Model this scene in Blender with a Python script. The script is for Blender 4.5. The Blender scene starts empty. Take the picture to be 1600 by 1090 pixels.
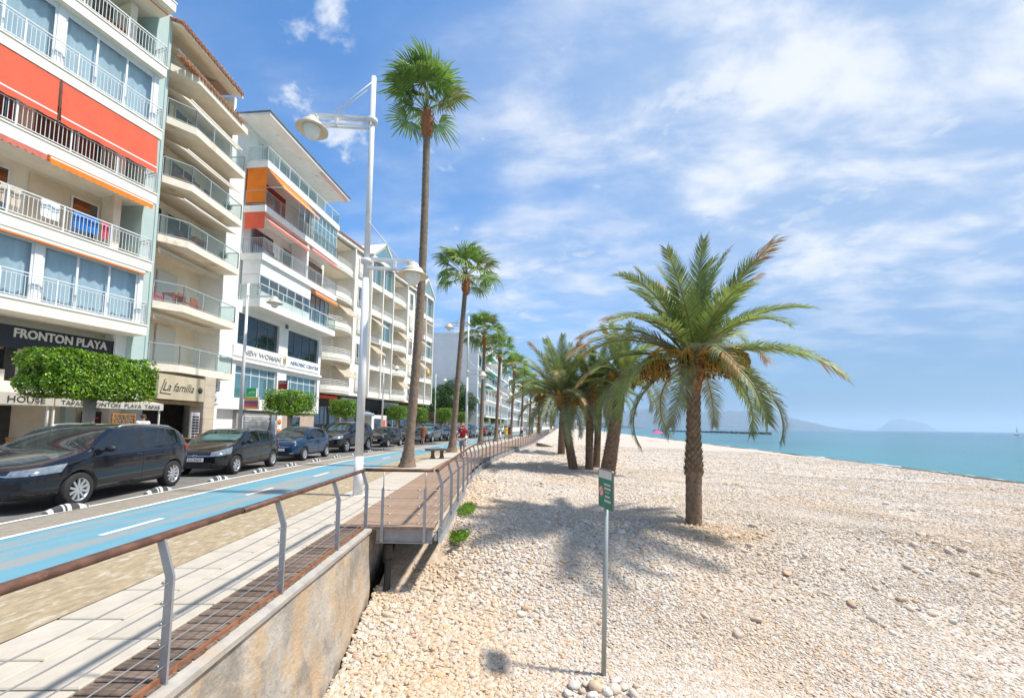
import bpy, math, random
import numpy as np
from mathutils import Vector, Matrix, Euler

random.seed(7)
rng = np.random.default_rng(7)
R = math.radians
scene = bpy.context.scene
col = scene.collection

# ------------------------------------------------------------------ camera
cam_d = bpy.data.cameras.new('camera')
cam = bpy.data.objects.new('camera', cam_d)
col.objects.link(cam)
scene.camera = cam
cam_d.sensor_fit = 'HORIZONTAL'
cam_d.sensor_width = 36.0
cam_d.lens = 14.625
cam_d.shift_y = 0.045
cam_d.clip_start = 0.05
cam_d.clip_end = 60000
cam.location = (0, 0, 1.65)
cam.rotation_euler = (Matrix.Rotation(R(90 + 4.2), 3, 'X') @ Matrix.Rotation(0.013, 3, 'Z')).to_euler()

# ------------------------------------------------------------------ sky and sun
SUN_EL = R(58)
sun_dir = Vector((math.cos(SUN_EL) * 0.995, -math.cos(SUN_EL) * 0.10, math.sin(SUN_EL))).normalized()
sd = bpy.data.lights.new('sun', 'SUN')
sd.energy = 3.9
sd.angle = R(3.2)
sd.color = (1.0, 0.955, 0.88)
sun = bpy.data.objects.new('sun', sd)
col.objects.link(sun)
sun.rotation_euler = sun_dir.to_track_quat('Z', 'Y').to_euler()
sun.location = (30, -5, 60)

scene.view_settings.view_transform = 'Standard'
scene.view_settings.look = 'None'
scene.view_settings.gamma = 1.0
scene.view_settings.use_curve_mapping = False
scene.view_settings.exposure = 0.72
scene.cycles.use_denoising = True
scene.cycles.max_bounces = 6
scene.cycles.diffuse_bounces = 4
scene.cycles.glossy_bounces = 3
scene.cycles.transparent_max_bounces = 12
scene.cycles.volume_bounces = 1
scene.cycles.caustics_reflective = False
scene.cycles.caustics_refractive = False

world = bpy.data.worlds.new('World')
scene.world = world
world.use_nodes = True


class NT:
    """small helper to write node trees"""
    def __init__(self, tree):
        self.t = tree
        tree.nodes.clear()

    def n(self, kind, ins=None, **props):
        nd = self.t.nodes.new(kind)
        for k, v in props.items():
            setattr(nd, k, v)
        for k, v in (ins or {}).items():
            s = nd.inputs[k]
            if isinstance(v, bpy.types.NodeSocket):
                self.t.links.new(v, s)
            else:
                s.default_value = v
        return nd

    def math(self, op, a, b=None, c=None, clamp=False):
        nd = self.t.nodes.new('ShaderNodeMath')
        nd.operation = op
        nd.use_clamp = clamp
        for i, v in enumerate((a, b, c)):
            if v is None:
                continue
            if isinstance(v, bpy.types.NodeSocket):
                self.t.links.new(v, nd.inputs[i])
            else:
                nd.inputs[i].default_value = v
        return nd.outputs[0]

    def ss(self, x, lo, hi, a=0.0, b=1.0):
        nd = self.n('ShaderNodeMapRange', {'Value': x, 'From Min': lo, 'From Max': hi, 'To Min': a, 'To Max': b})
        nd.interpolation_type = 'SMOOTHSTEP'
        return nd.outputs[0]

    def mix(self, f, a, b, mode='MIX'):
        nd = self.t.nodes.new('ShaderNodeMix')
        nd.data_type = 'RGBA'
        nd.blend_type = mode
        for i, v in ((0, f), (6, a), (7, b)):
            if isinstance(v, bpy.types.NodeSocket):
                self.t.links.new(v, nd.inputs[i])
            else:
                if i and len(v) == 3:
                    v = (*v, 1)
                nd.inputs[i].default_value = v
        return nd.outputs[2]


SKY_TINT = (0.56, 0.98, 1.30)
SKY_LOW = (0.8, 1.2, 1.85)
SKY_MID = (1.6, 2.4, 3.75)


def sky_nodes():
    w = NT(world.node_tree)
    out = w.n('ShaderNodeOutputWorld')
    bg = w.n('ShaderNodeBackground', {'Strength': 0.115})
    sky = w.n('ShaderNodeTexSky', sky_type='NISHITA')
    sky.sun_disc = False
    sky.sun_elevation = SUN_EL
    sky.sun_rotation = math.atan2(sun_dir.x, sun_dir.y)
    sky.air_density = 1.0
    sky.dust_density = 0.7
    sky.ozone_density = 1.6
    tc = w.n('ShaderNodeTexCoord')
    sep = w.n('ShaderNodeSeparateXYZ', {0: tc.outputs['Generated']})
    x, y, z = sep.outputs
    den = w.math('ADD', w.math('MAXIMUM', z, 0.0), 0.16)
    px = w.math('DIVIDE', x, den)
    py = w.math('DIVIDE', y, den)
    p = w.n('ShaderNodeCombineXYZ', {0: px, 1: py, 2: 0.0}).outputs[0]
    # wind-drawn cloud sheets: stretched noise on the cloud plane, running up to the right
    mp = w.n('ShaderNodeMapping', {'Vector': p, 'Rotation': (0, 0, R(38)), 'Scale': (0.62, 1.0, 1), 'Location': (1.35, 0.9, 0)}).outputs[0]
    n1 = w.n('ShaderNodeTexNoise', {'Vector': mp, 'Scale': 1.25, 'Detail': 8.0, 'Roughness': 0.54, 'Distortion': 0.15}).outputs[0]
    mp2 = w.n('ShaderNodeMapping', {'Vector': p, 'Rotation': (0, 0, R(30)), 'Scale': (0.9, 1.4, 1), 'Location': (4.1, 2.2, 0)}).outputs[0]
    n2 = w.n('ShaderNodeTexNoise', {'Vector': mp2, 'Scale': 2.9, 'Detail': 9.0, 'Roughness': 0.58, 'Distortion': 0.2}).outputs[0]
    n3 = w.n('ShaderNodeTexNoise', {'Vector': p, 'Scale': 3.4, 'Detail': 9.0, 'Roughness': 0.58, 'Distortion': 0.2}).outputs[0]
    # more cloud towards the sun's side
    side = w.ss(x, -0.45, 0.75)
    thr = w.math('MULTIPLY_ADD', side, -0.14, 0.47)
    veil = w.ss(w.math('SUBTRACT', n1, thr), -0.08, 0.17)
    streak = w.ss(n2, 0.36, 0.70)
    veil = w.math('MULTIPLY', veil, w.math('MULTIPLY_ADD', streak, 0.55, 0.42))
    puff = w.math('MULTIPLY', w.ss(n3, 0.56, 0.66), 0.95)
    cov = w.math('MAXIMUM', veil, puff)
    cov = w.math('MULTIPLY', cov, w.ss(z, 0.05, 0.36))          # sheets dissolve into the haze near the horizon
    base = w.mix(1.0, sky.outputs[0], SKY_TINT, 'MULTIPLY')
    hz = w.math('MULTIPLY', w.ss(z, 0.42, -0.02), 0.9)
    hz = w.math('MAXIMUM', hz, w.math('MULTIPLY', side, 0.8))
    low = w.mix(w.ss(z, 0.0, 0.35), SKY_LOW, SKY_MID)
    base = w.mix(hz, base, low)
    shade = w.mix(w.ss(n2, 0.34, 0.66), (2.7, 3.45, 4.65), (4.9, 5.1, 5.5))
    final = w.mix(cov, base, shade)
    w.t.links.new(final, bg.inputs[0])
    w.t.links.new(bg.outputs[0], out.inputs[0])


sky_nodes()

# ------------------------------------------------------------------ materials
_M = {}


def pm(name, c, rough=0.6, metal=0.0, var=0.12, vs=2.0, bump=0.0, bs=40.0, c2=None, spec=0.4, coat=0.0,
       rnd=0.0, trans=0.0, stain=None, ss=1.5, lo=0.52, hi=0.7, stretch=None, sub=None):
    """procedural material: base colour with noise variation, optional second colour in patches, fine bump"""
    if name in _M:
        return _M[name]
    m = bpy.data.materials.new(name)
    m.use_nodes = True
    t = NT(m.node_tree)
    out = t.n('ShaderNodeOutputMaterial')
    b = t.n('ShaderNodeBsdfPrincipled', {'Roughness': rough, 'Metallic': metal, 'Specular IOR Level': spec, 'Coat Weight': coat, 'Coat Roughness': 0.05})
    tc = t.n('ShaderNodeTexCoord').outputs['Object']
    if stretch:
        tc = t.n('ShaderNodeMapping', {'Vector': tc, 'Scale': stretch}).outputs[0]
    n = t.n('ShaderNodeTexNoise', {'Vector': tc, 'Scale': vs, 'Detail': 6.0, 'Roughness': 0.6}).outputs[0]
    a = [min(1, k * (1 - var)) for k in c]
    d = [min(1, k * (1 + var)) for k in c]
    cc = t.mix(t.ss(n, 0.3, 0.7), a, d)
    if c2:
        n3 = t.n('ShaderNodeTexNoise', {'Vector': tc, 'Scale': ss, 'Detail': 7.0, 'Roughness': 0.65}).outputs[0]
        cc = t.mix(t.ss(n3, lo, hi), cc, c2)
    if rnd:
        oi = t.n('ShaderNodeObjectInfo').outputs['Random']
        f = t.math('MULTIPLY_ADD', oi, 2 * rnd, 1 - rnd)
        hsv = t.n('ShaderNodeHueSaturation', {'Color': cc, 'Value': f})
        cc = hsv.outputs[0]
    t.t.links.new(cc, b.inputs['Base Color'])
    if bump:
        n2 = t.n('ShaderNodeTexNoise', {'Vector': tc, 'Scale': bs, 'Detail': 5.0}).outputs[0]
        bp = t.n('ShaderNodeBump', {'Strength': 0.6, 'Distance': bump, 'Height': n2}).outputs[0]
        t.t.links.new(bp, b.inputs['Normal'])
    sh = b.outputs[0]
    if trans:
        tl = t.n('ShaderNodeBsdfTranslucent', {'Color': cc}).outputs[0]
        sh = t.n('ShaderNodeMixShader', {0: trans, 1: sh, 2: tl}).outputs[0]
    t.t.links.new(sh, out.inputs[0])
    _M[name] = m
    return m


def glass_mat(name, tint, see=0.5, rough=0.02, dark=(0.02, 0.03, 0.035), mir=0.28):
    """window glass: partly seen through, partly a dark mirror"""
    if name in _M:
        return _M[name]
    m = bpy.data.materials.new(name)
    m.use_nodes = True
    t = NT(m.node_tree)
    out = t.n('ShaderNodeOutputMaterial')
    tr = t.n('ShaderNodeBsdfTransparent', {'Color': (*tint, 1)}).outputs[0]
    tc = t.n('ShaderNodeTexCoord').outputs['Object']
    nz = t.n('ShaderNodeTexNoise', {'Vector': tc, 'Scale': 0.9, 'Detail': 1.0}).outputs[0]
    bp = t.n('ShaderNodeBump', {'Strength': 0.12, 'Distance': 0.02, 'Height': nz}).outputs[0]
    pb = t.n('ShaderNodeBsdfPrincipled', {'Base Color': (*dark, 1), 'Roughness': rough, 'Specular IOR Level': 0.9, 'Normal': bp}).outputs[0]
    gl = t.n('ShaderNodeBsdfGlossy', {'Color': (0.9, 0.97, 1, 1), 'Roughness': rough, 'Normal': bp}).outputs[0]
    pg = t.n('ShaderNodeMixShader', {0: mir, 1: pb, 2: gl}).outputs[0]
    mx = t.n('ShaderNodeMixShader', {0: 1 - see, 1: tr, 2: pg}).outputs[0]
    t.t.links.new(mx, out.inputs[0])
    _M[name] = m
    return m


# ------------------------------------------------------------------ mesh helpers
class MB:
    def __init__(self):
        self.v, self.f, self.m, self.s = [], [], [], []

    def add(self, vs, fs, mi=0, smooth=False):
        o = len(self.v)
        self.v.extend([tuple(p) for p in vs])
        for f in fs:
            self.f.append(tuple(i + o for i in f))
            self.m.append(mi)
            self.s.append(smooth)
        return self

    def box(self, x0, x1, y0, y1, z0, z1, mi=0):
        vs = [(x0, y0, z0), (x1, y0, z0), (x1, y1, z0), (x0, y1, z0), (x0, y0, z1), (x1, y0, z1), (x1, y1, z1), (x0, y1, z1)]
        return self.add(vs, [(0, 3, 2, 1), (4, 5, 6, 7), (0, 1, 5, 4), (1, 2, 6, 5), (2, 3, 7, 6), (3, 0, 4, 7)], mi)

    def bar(self, p, q, w, h, up=(0, 0, 1), mi=0):
        p, q = Vector(p), Vector(q)
        d = (q - p).normalized()
        u = Vector(up)
        if abs(d.dot(u)) > 0.98:
            u = Vector((1, 0, 0))
        a = d.cross(u).normalized()
        b = a.cross(d).normalized()
        vs = []
        for c in (p, q):
            for sx, sz in ((-1, -1), (1, -1), (1, 1), (-1, 1)):
                vs.append(c + a * (sx * w / 2) + b * (sz * h / 2))
        return self.add(vs, [(3, 2, 1, 0), (4, 5, 6, 7), (0, 1, 5, 4), (1, 2, 6, 5), (2, 3, 7, 6), (3, 0, 4, 7)], mi)

    def tube(self, pts, r, n=8, mi=0, cap=True, smooth=True, flat=1.0):
        pts = [Vector(p) for p in pts]
        rs = r if isinstance(r, (list, tuple)) else [r] * len(pts)
        up = Vector((0, 0, 1))
        prev = None
        vs = []
        for i, p in enumerate(pts):
            d = (pts[min(i + 1, len(pts) - 1)] - pts[max(i - 1, 0)]).normalized()
            if prev is None:
                a = d.cross(up)
                if a.length < 0.05:
                    a = d.cross(Vector((1, 0, 0)))
            else:
                a = prev - d * prev.dot(d)
            a.normalize()
            prev = a
            b = d.cross(a)
            for k in range(n):
                t = 2 * math.pi * k / n
                vs.append(p + (a * math.cos(t) + b * math.sin(t) * flat) * rs[i])
        fs = []
        for i in range(len(pts) - 1):
            for k in range(n):
                k2 = (k + 1) % n
                fs.append((i * n + k, i * n + k2, (i + 1) * n + k2, (i + 1) * n + k))
        self.add(vs, fs, mi, smooth)
        if cap:
            o = len(self.v) - len(vs)
            self.f.append(tuple(o + k for k in reversed(range(n))))
            self.f.append(tuple(o + (len(pts) - 1) * n + k for k in range(n)))
            self.m += [mi, mi]
            self.s += [False, False]
        return self

    def lathe(self, prof, n=20, c=(0, 0, 0), axis='z', mi=0, smooth=True):
        vs = []
        for r, h in prof:
            for k in range(n):
                t = 2 * math.pi * k / n
                a, b = r * math.cos(t), r * math.sin(t)
                if axis == 'z':
                    vs.append((c[0] + a, c[1] + b, c[2] + h))
                elif axis == 'y':
                    vs.append((c[0] + a, c[1] + h, c[2] + b))
                else:
                    vs.append((c[0] + h, c[1] + a, c[2] + b))
        fs = []
        for i in range(len(prof) - 1):
            for k in range(n):
                k2 = (k + 1) % n
                fs.append((i * n + k, i * n + k2, (i + 1) * n + k2, (i + 1) * n + k))
        return self.add(vs, fs, mi, smooth)

    def prism(self, poly, h0, h1, fn=None, mi=0):
        """poly: 2-D points (counter-clockwise), pushed from h0 to h1; fn maps (a, b, h) to xyz"""
        fn = fn or (lambda a, b, h: (a, b, h))
        n = len(poly)
        vs = [fn(a, b, h0) for a, b in poly] + [fn(a, b, h1) for a, b in poly]
        fs = [tuple(reversed(range(n))), tuple(range(n, 2 * n))]
        for k in range(n):
            k2 = (k + 1) % n
            fs.append((k, k2, n + k2, n + k))
        return self.add(vs, fs, mi)

    def sheet(self, rows, mi=0, smooth=True):
        """rows: list of equally long point rows"""
        n = len(rows[0])
        vs = [p for r in rows for p in r]
        fs = [(i * n + k, i * n + k + 1, (i + 1) * n + k + 1, (i + 1) * n + k) for i in range(len(rows) - 1) for k in range(n - 1)]
        return self.add(vs, fs, mi, smooth)

    def ball(self, c, r, n=8, m=6, mi=0):
        rx, ry, rz = r if isinstance(r, (list, tuple)) else (r, r, r)
        vs = []
        for i in range(m + 1):
            ph = math.pi * i / m - math.pi / 2
            cr = max(math.cos(ph), 0.001)
            for k in range(n):
                t = 2 * math.pi * k / n
                vs.append((c[0] + rx * cr * math.cos(t), c[1] + ry * cr * math.sin(t), c[2] + rz * math.sin(ph)))
        fs = [(i * n + k, i * n + (k + 1) % n, (i + 1) * n + (k + 1) % n, (i + 1) * n + k) for i in range(m) for k in range(n)]
        return self.add(vs, fs, mi, True)

    def mesh(self, name, mats):
        me = bpy.data.meshes.new(name)
        me.from_pydata(self.v, [], self.f)
        for mt in (mats if isinstance(mats, (list, tuple)) else [mats]):
            me.materials.append(mt)
        me.polygons.foreach_set('material_index', self.m)
        me.polygons.foreach_set('use_smooth', self.s)
        me.update()
        return me

    def build(self, name, mats, parent=None, loc=None, rz=0.0):
        return link(name, self.mesh(name, mats), parent, loc, rz)


def link(name, me, parent=None, loc=None, rz=0.0):
    o = bpy.data.objects.new(name, me)
    col.objects.link(o)
    if parent is not None:
        o.parent = parent
    if loc is not None:
        o.location = loc
    if rz:
        o.rotation_euler = (0, 0, rz)
    return o


def tag(o, label, cat, group=None):
    o['label'] = label
    o['category'] = cat
    if group:
        o['group'] = group
    return o


def struct(o, kind='structure', label=None):
    o['kind'] = kind
    if label:
        o['label'] = label
    return o


def thing(name, label, cat, loc=(0, 0, 0), rz=0.0, group=None):
    o = bpy.data.objects.new(name, None)
    col.objects.link(o)
    o.empty_display_size = 0.3
    o.location = loc
    o.rotation_euler = (0, 0, rz)
    return tag(o, label, cat, group)


def copy_tree(o, parent=None):
    c = o.copy()
    col.objects.link(c)
    c.parent = parent
    for ch in list(o.children):
        copy_tree(ch, c)
    return c


def text_mesh(txt, size, depth, mat, shear=0.0, space=1.0, fat=0.0, align='LEFT'):
    """lettering as a solid mesh in the local xz plane, facing -y"""
    cu = bpy.data.curves.new('lettering', 'FONT')
    cu.body = txt
    cu.size = size
    cu.extrude = depth / 2
    cu.shear = shear
    cu.space_character = space
    cu.offset = fat
    cu.align_x = align
    cu.resolution_u = 3
    ob = bpy.data.objects.new('lettering', cu)
    col.objects.link(ob)
    dg = bpy.context.evaluated_depsgraph_get()
    me = bpy.data.meshes.new_from_object(ob.evaluated_get(dg))
    bpy.data.objects.remove(ob)
    me.transform(Matrix.Rotation(R(90), 4, 'X'))
    me.materials.clear()
    me.materials.append(mat)
    return me


def smoothstep(t):
    t = min(1.0, max(0.0, t))
    return t * t * (3 - 2 * t)


def off(Y):
    """sideways course of the shore road: it drifts left at first, then swings right along the bay"""
    if Y < 14:
        return -0.03 * (Y - 5)
    if Y < 28:
        q = Y - 14
        return -0.27 - 0.03 * q + 0.15 * q * q / 28
    return 0.36 + 0.12 * (Y - 28)


def edge(Y):
    return -1.08 + off(Y) + 1.1 * smoothstep((Y - 11) / 36)


def beach_z(X, Y):
    d = X - edge(Y)
    z = -0.28 - 0.030 * max(d, 0) if d < 25 else -1.03 - 0.085 * (d - 25)
    dip = 1.15 * smoothstep((9.6 - Y) / 4.6) * (1 - smoothstep((X - 5) / 14))
    return z - dip


def shore(Y):
    return edge(Y) + 25 + 1.02 / 0.085
# ================================================================== THE SETTING
asphalt = pm('asphalt', (0.165, 0.155, 0.14), 0.9, var=0.18, vs=3, bump=0.004, bs=220, c2=(0.21, 0.195, 0.17), ss=0.6)
tan_asphalt = pm('worn_tan_asphalt', (0.34, 0.265, 0.165), 0.9, var=0.2, vs=14, bump=0.006, bs=160, c2=(0.46, 0.40, 0.31), ss=9, lo=0.54, hi=0.63, stretch=(1, 0.45, 1))
verge_asphalt = pm('grey_tan_asphalt', (0.27, 0.235, 0.185), 0.9, var=0.15, vs=9, bump=0.004, bs=200, c2=(0.33, 0.30, 0.25), ss=1.2)
white_paint = pm('road_paint', (0.72, 0.71, 0.67), 0.7, var=0.08, vs=6, c2=(0.42, 0.39, 0.34), ss=6, lo=0.6, hi=0.72)
conc = pm('cream_concrete', (0.47, 0.42, 0.345), 0.85, var=0.08, vs=4, bump=0.002, bs=120, c2=(0.44, 0.385, 0.305), ss=1.3, lo=0.5, hi=0.75, rnd=0.045)
joint_m = pm('joint_sand', (0.20, 0.16, 0.12), 0.95, var=0.2, vs=20)
wood = pm('weathered_decking', (0.165, 0.118, 0.088), 0.8, var=0.3, vs=6, bump=0.003, bs=60, stretch=(1, 9, 1), rnd=0.28, c2=(0.245, 0.185, 0.14), ss=4)
wood2 = pm('pale_decking', (0.30, 0.20, 0.135), 0.8, var=0.2, vs=6, bump=0.003, bs=60, stretch=(1, 9, 1), rnd=0.12, c2=(0.36, 0.26, 0.185), ss=4)
kerb_m = pm('kerb_stone', (0.46, 0.43, 0.38), 0.85, var=0.1, vs=4, bump=0.003, bs=90)
paving_m = pm('pavement_tiles', (0.50, 0.45, 0.38), 0.8, var=0.12, vs=6, bump=0.003, bs=90)


def bike_material():
    m = bpy.data.materials.new('blue_cycle_paint')
    m.use_nodes = True
    t = NT(m.node_tree)
    out = t.n('ShaderNodeOutputMaterial')
    b = t.n('ShaderNodeBsdfPrincipled', {'Roughness': 0.75})
    tc = t.n('ShaderNodeTexCoord').outputs['Object']
    mp = t.n('ShaderNodeMapping', {'Vector': tc, 'Scale': (2.2, 0.22, 1)}).outputs[0]
    n = t.n('ShaderNodeTexNoise', {'Vector': mp, 'Scale': 1.0, 'Detail': 8.0, 'Roughness': 0.62, 'Distortion': 0.3}).outputs[0]
    n2 = t.n('ShaderNodeTexNoise', {'Vector': tc, 'Scale': 38.0, 'Detail': 4.0}).outputs[0]
    n3 = t.n('ShaderNodeTexNoise', {'Vector': tc, 'Scale': 1.6, 'Detail': 5.0}).outputs[0]
    blue = t.mix(n3, (0.085, 0.245, 0.32), (0.15, 0.33, 0.405))
    sx_ = t.n('ShaderNodeSeparateXYZ', {0: tc}).outputs[0]
    mid_ = t.ss(t.math('ABSOLUTE', t.math('ADD', sx_, 5.95)), 0.75, 0.1)
    thr = t.math('MULTIPLY_ADD', mid_, -0.13, 0.61)
    wear = t.ss(t.math('SUBTRACT', t.math('MULTIPLY_ADD', n2, 0.18, n), thr), 0.0, 0.13)
    wear = t.math('MULTIPLY', wear, 0.85)
    c = t.mix(wear, blue, (0.27, 0.27, 0.25))
    t.t.links.new(c, b.inputs['Base Color'])
    bp = t.n('ShaderNodeBump', {'Strength': 0.5, 'Distance': 0.004, 'Height': n2}).outputs[0]
    t.t.links.new(bp, b.inputs['Normal'])
    t.t.links.new(b.outputs[0], out.inputs[0])
    return m


YS = [-8, 0, 4, 8, 12, 17] + [17 + 1.5 * i for i in range(1, 13)] + [40, 50, 60, 80, 100, 130, 170, 220, 300, 420]


def strip(name, s0, s1, z, mat, ys=YS, kind='structure'):
    mb = MB()
    mb.sheet([[(s0 + off(y), y, z), (s1 + off(y), y, z)] for y in ys], smooth=False)
    mb.f = [tuple(f) for f in mb.f]
    return struct(mb.build(name, mat), kind)


# land under everything, out to the hills
mb = MB()
rows = [[(-9000, y, -0.06), (-60, y, -0.06), (-2.8 + off(y), y, -0.06)] for y in YS]
mb.sheet(rows, smooth=False)
mb.add([(-9000, 420, -0.06), (70, 420, -0.06), (70, 9000, -0.06), (-9000, 9000, -0.06)], [(0, 1, 2, 3)])
struct(mb.build('ground', pm('dry_ground', (0.30, 0.26, 0.20), 0.95, var=0.2, vs=0.2, bump=0.01, bs=20)))

strip('road', -13.9, -7.95, 0.0, asphalt)
strip('promenade_asphalt', -7.95, -3.80, 0.0, verge_asphalt)
strip('cycle_lane', -6.92, -4.85, 0.005, bike_material())
strip('tan_footpath', -4.85, -3.80, 0.005, tan_asphalt)
lines = [('cycle_lane_line', -7.04, -6.93), ('parking_line', -8.02, -7.92)]
for nm, a, b in lines:
    strip(nm, a, b, 0.009, white_paint, [y for y in YS if y < 135])
dash = MB()
dash.add([(-0.05, -0.55, 0), (0.05, -0.55, 0), (0.05, 0.55, 0), (-0.05, 0.55, 0)], [(0, 1, 2, 3)])
dme = dash.mesh('lane_dash', white_paint)
for k in range(18):
    y = 3.2 + 3.45 * k
    o = struct(link('lane_dash', dme, None, (-5.84 + off(y), y, 0.010)))
    o.rotation_euler.z = -math.atan(off(y + 1) - off(y))
# far footway with kerb
mb = MB()
mb.sheet([[(-13.9 + off(y), y, -0.02), (-13.9 + off(y), y, 0.13), (-14.08 + off(y), y, 0.13)] for y in YS], smooth=False)
struct(mb.build('kerb', kerb_m))
strip('pavement', -24, -14.08, 0.127, paving_m)

# concrete paving slabs beside the boardwalk
strip('slab_bed', -3.80, -2.70, -0.012, joint_m)
bed = bpy.data.objects['slab_bed']
sm = MB()
L, W, e = 0.592, 0.530, 0.008
sm.v = [(-W / 2, -L / 2, -0.03), (W / 2, -L / 2, -0.03), (W / 2, L / 2, -0.03), (-W / 2, L / 2, -0.03),
        (-W / 2, -L / 2, -0.003), (W / 2, -L / 2, -0.003), (W / 2, L / 2, -0.003), (-W / 2, L / 2, -0.003),
        (-W / 2 + e, -L / 2 + e, 0.006), (W / 2 - e, -L / 2 + e, 0.006), (W / 2 - e, L / 2 - e, 0.006), (-W / 2 + e, L / 2 - e, 0.006)]
for k in range(4):
    k2 = (k + 1) % 4
    sm.f += [(k, k2, 4 + k2, 4 + k), (4 + k, 4 + k2, 8 + k2, 8 + k)]
sm.f.append((8, 9, 10, 11))
sm.m, sm.s = [0] * len(sm.f), [False] * len(sm.f)
sme = sm.mesh('paving_slab', conc)
for k in range(75):
    for c in (0, 1):
        y = -1.0 + 0.612 * k + 0.306 * c
        o = link('paving_slab', sme, bed, (-3.524 + 0.546 * c + off(y), y, random.uniform(-0.0015, 0.0015)))
        o.rotation_euler.z = -math.atan(off(y + 0.5) - off(y - 0.5))
strip('slab_paving', -3.80, -2.70, 0.003, conc, [y for y in [45.0, 50, 60, 80, 100, 130, 170, 220]])

# boardwalk: one plank at a time as far as planks can be told apart, a ribbed deck beyond
plank_bed = strip('boardwalk', -2.70, -2.28, -0.05, pm('plank_bed', (0.06, 0.04, 0.03), 0.9), [-8, 0, 6.8])


def plank_mesh(w, d=0.118):
    m = MB()
    m.v = [(-w / 2, -d / 2, -0.03), (w / 2, -d / 2, -0.03), (w / 2, d / 2, -0.03), (-w / 2, d / 2, -0.03),
           (-w / 2, -d / 2, -0.002), (w / 2, -d / 2, -0.002), (w / 2, d / 2, -0.002), (-w / 2, d / 2, -0.002),
           (-w / 2, -d / 2 + 0.005, 0.004), (w / 2, -d / 2 + 0.005, 0.004), (w / 2, d / 2 - 0.005, 0.004), (-w / 2, d / 2 - 0.005, 0.004)]
    for k in range(4):
        k2 = (k + 1) % 4
        m.f += [(k, k2, 4 + k2, 4 + k), (4 + k, 4 + k2, 8 + k2, 8 + k)]
    m.f.append((8, 9, 10, 11))
    m.m, m.s = [0] * len(m.f), [False] * len(m.f)
    return m


pme = plank_mesh(0.44, 0.112).mesh('plank', wood)
pme2 = plank_mesh(1.52, 0.122).mesh('plank', wood2)
y = -1.0
while y < 6.75:
    o = link('plank', pme, plank_bed, (-2.475 + off(y) + random.uniform(-0.004, 0.004), y, random.uniform(-0.003, 0.003)))
    o.rotation_euler.z = random.uniform(-0.004, 0.004)
    y += 0.132
y = 6.92
while y < 17:
    o = link('plank', pme2, plank_bed, (-1.94 + off(y) + 0.55 * smoothstep((y - 11) / 36) + random.uniform(-0.006, 0.006), y, random.uniform(-0.003, 0.003)))
    y += 0.128
mb = MB()
while y < 75:
    a = math.atan(off(y + 0.5) - off(y - 0.5))
    ex = 1.1 * smoothstep((y - 11) / 36)
    q = plank_mesh(1.52 + ex)
    ca, sa = math.cos(-a), math.sin(-a)
    mb.add([(-1.94 + ex / 2 + off(y) + px * ca - py * sa, y + px * sa + py * ca, pz) for px, py, pz in q.v], q.f)
    y += 0.128
far_deck = mb.build('far_planks', wood2, plank_bed)
far_deck['kind'] = 'stuff'
strip('far_boardwalk', -2.70, 0.0, 0.0, wood2, [75, 80, 100, 130, 170, 220])
strip('deck_underside', -2.70, -1.22, -0.052, pm('plank_bed', (0.06, 0.04, 0.03)), [6.9, 8, 12, 17] + [17 + 1.5 * i for i in range(1, 13)] + [40, 50, 60, 80])

# ------------------------------------------------------------------ beach
def earth(t, pos, n):
    """ochre earth mixed into the shingle along the foot of the deck and round the near palm"""
    sp = t.n('ShaderNodeSeparateXYZ', {0: pos})
    x, y = sp.outputs[0], sp.outputs[1]
    near = t.math('MULTIPLY', t.ss(x, 0.9, -0.9), t.ss(y, 26, 12))
    dx = t.math('SUBTRACT', x, 4.6)
    dy = t.math('SUBTRACT', y, 8.9)
    rr = t.math('SQRT', t.math('ADD', t.math('MULTIPLY', dx, dx), t.math('MULTIPLY', t.math('MULTIPLY', dy, dy), 1.6)))
    palm = t.ss(rr, 2.0, 0.2)
    m = t.math('MAXIMUM', near, palm)
    return t.math('MULTIPLY', t.ss(t.math('MULTIPLY_ADD', m, 0.30, n), 0.60, 0.86), 0.42)


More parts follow.
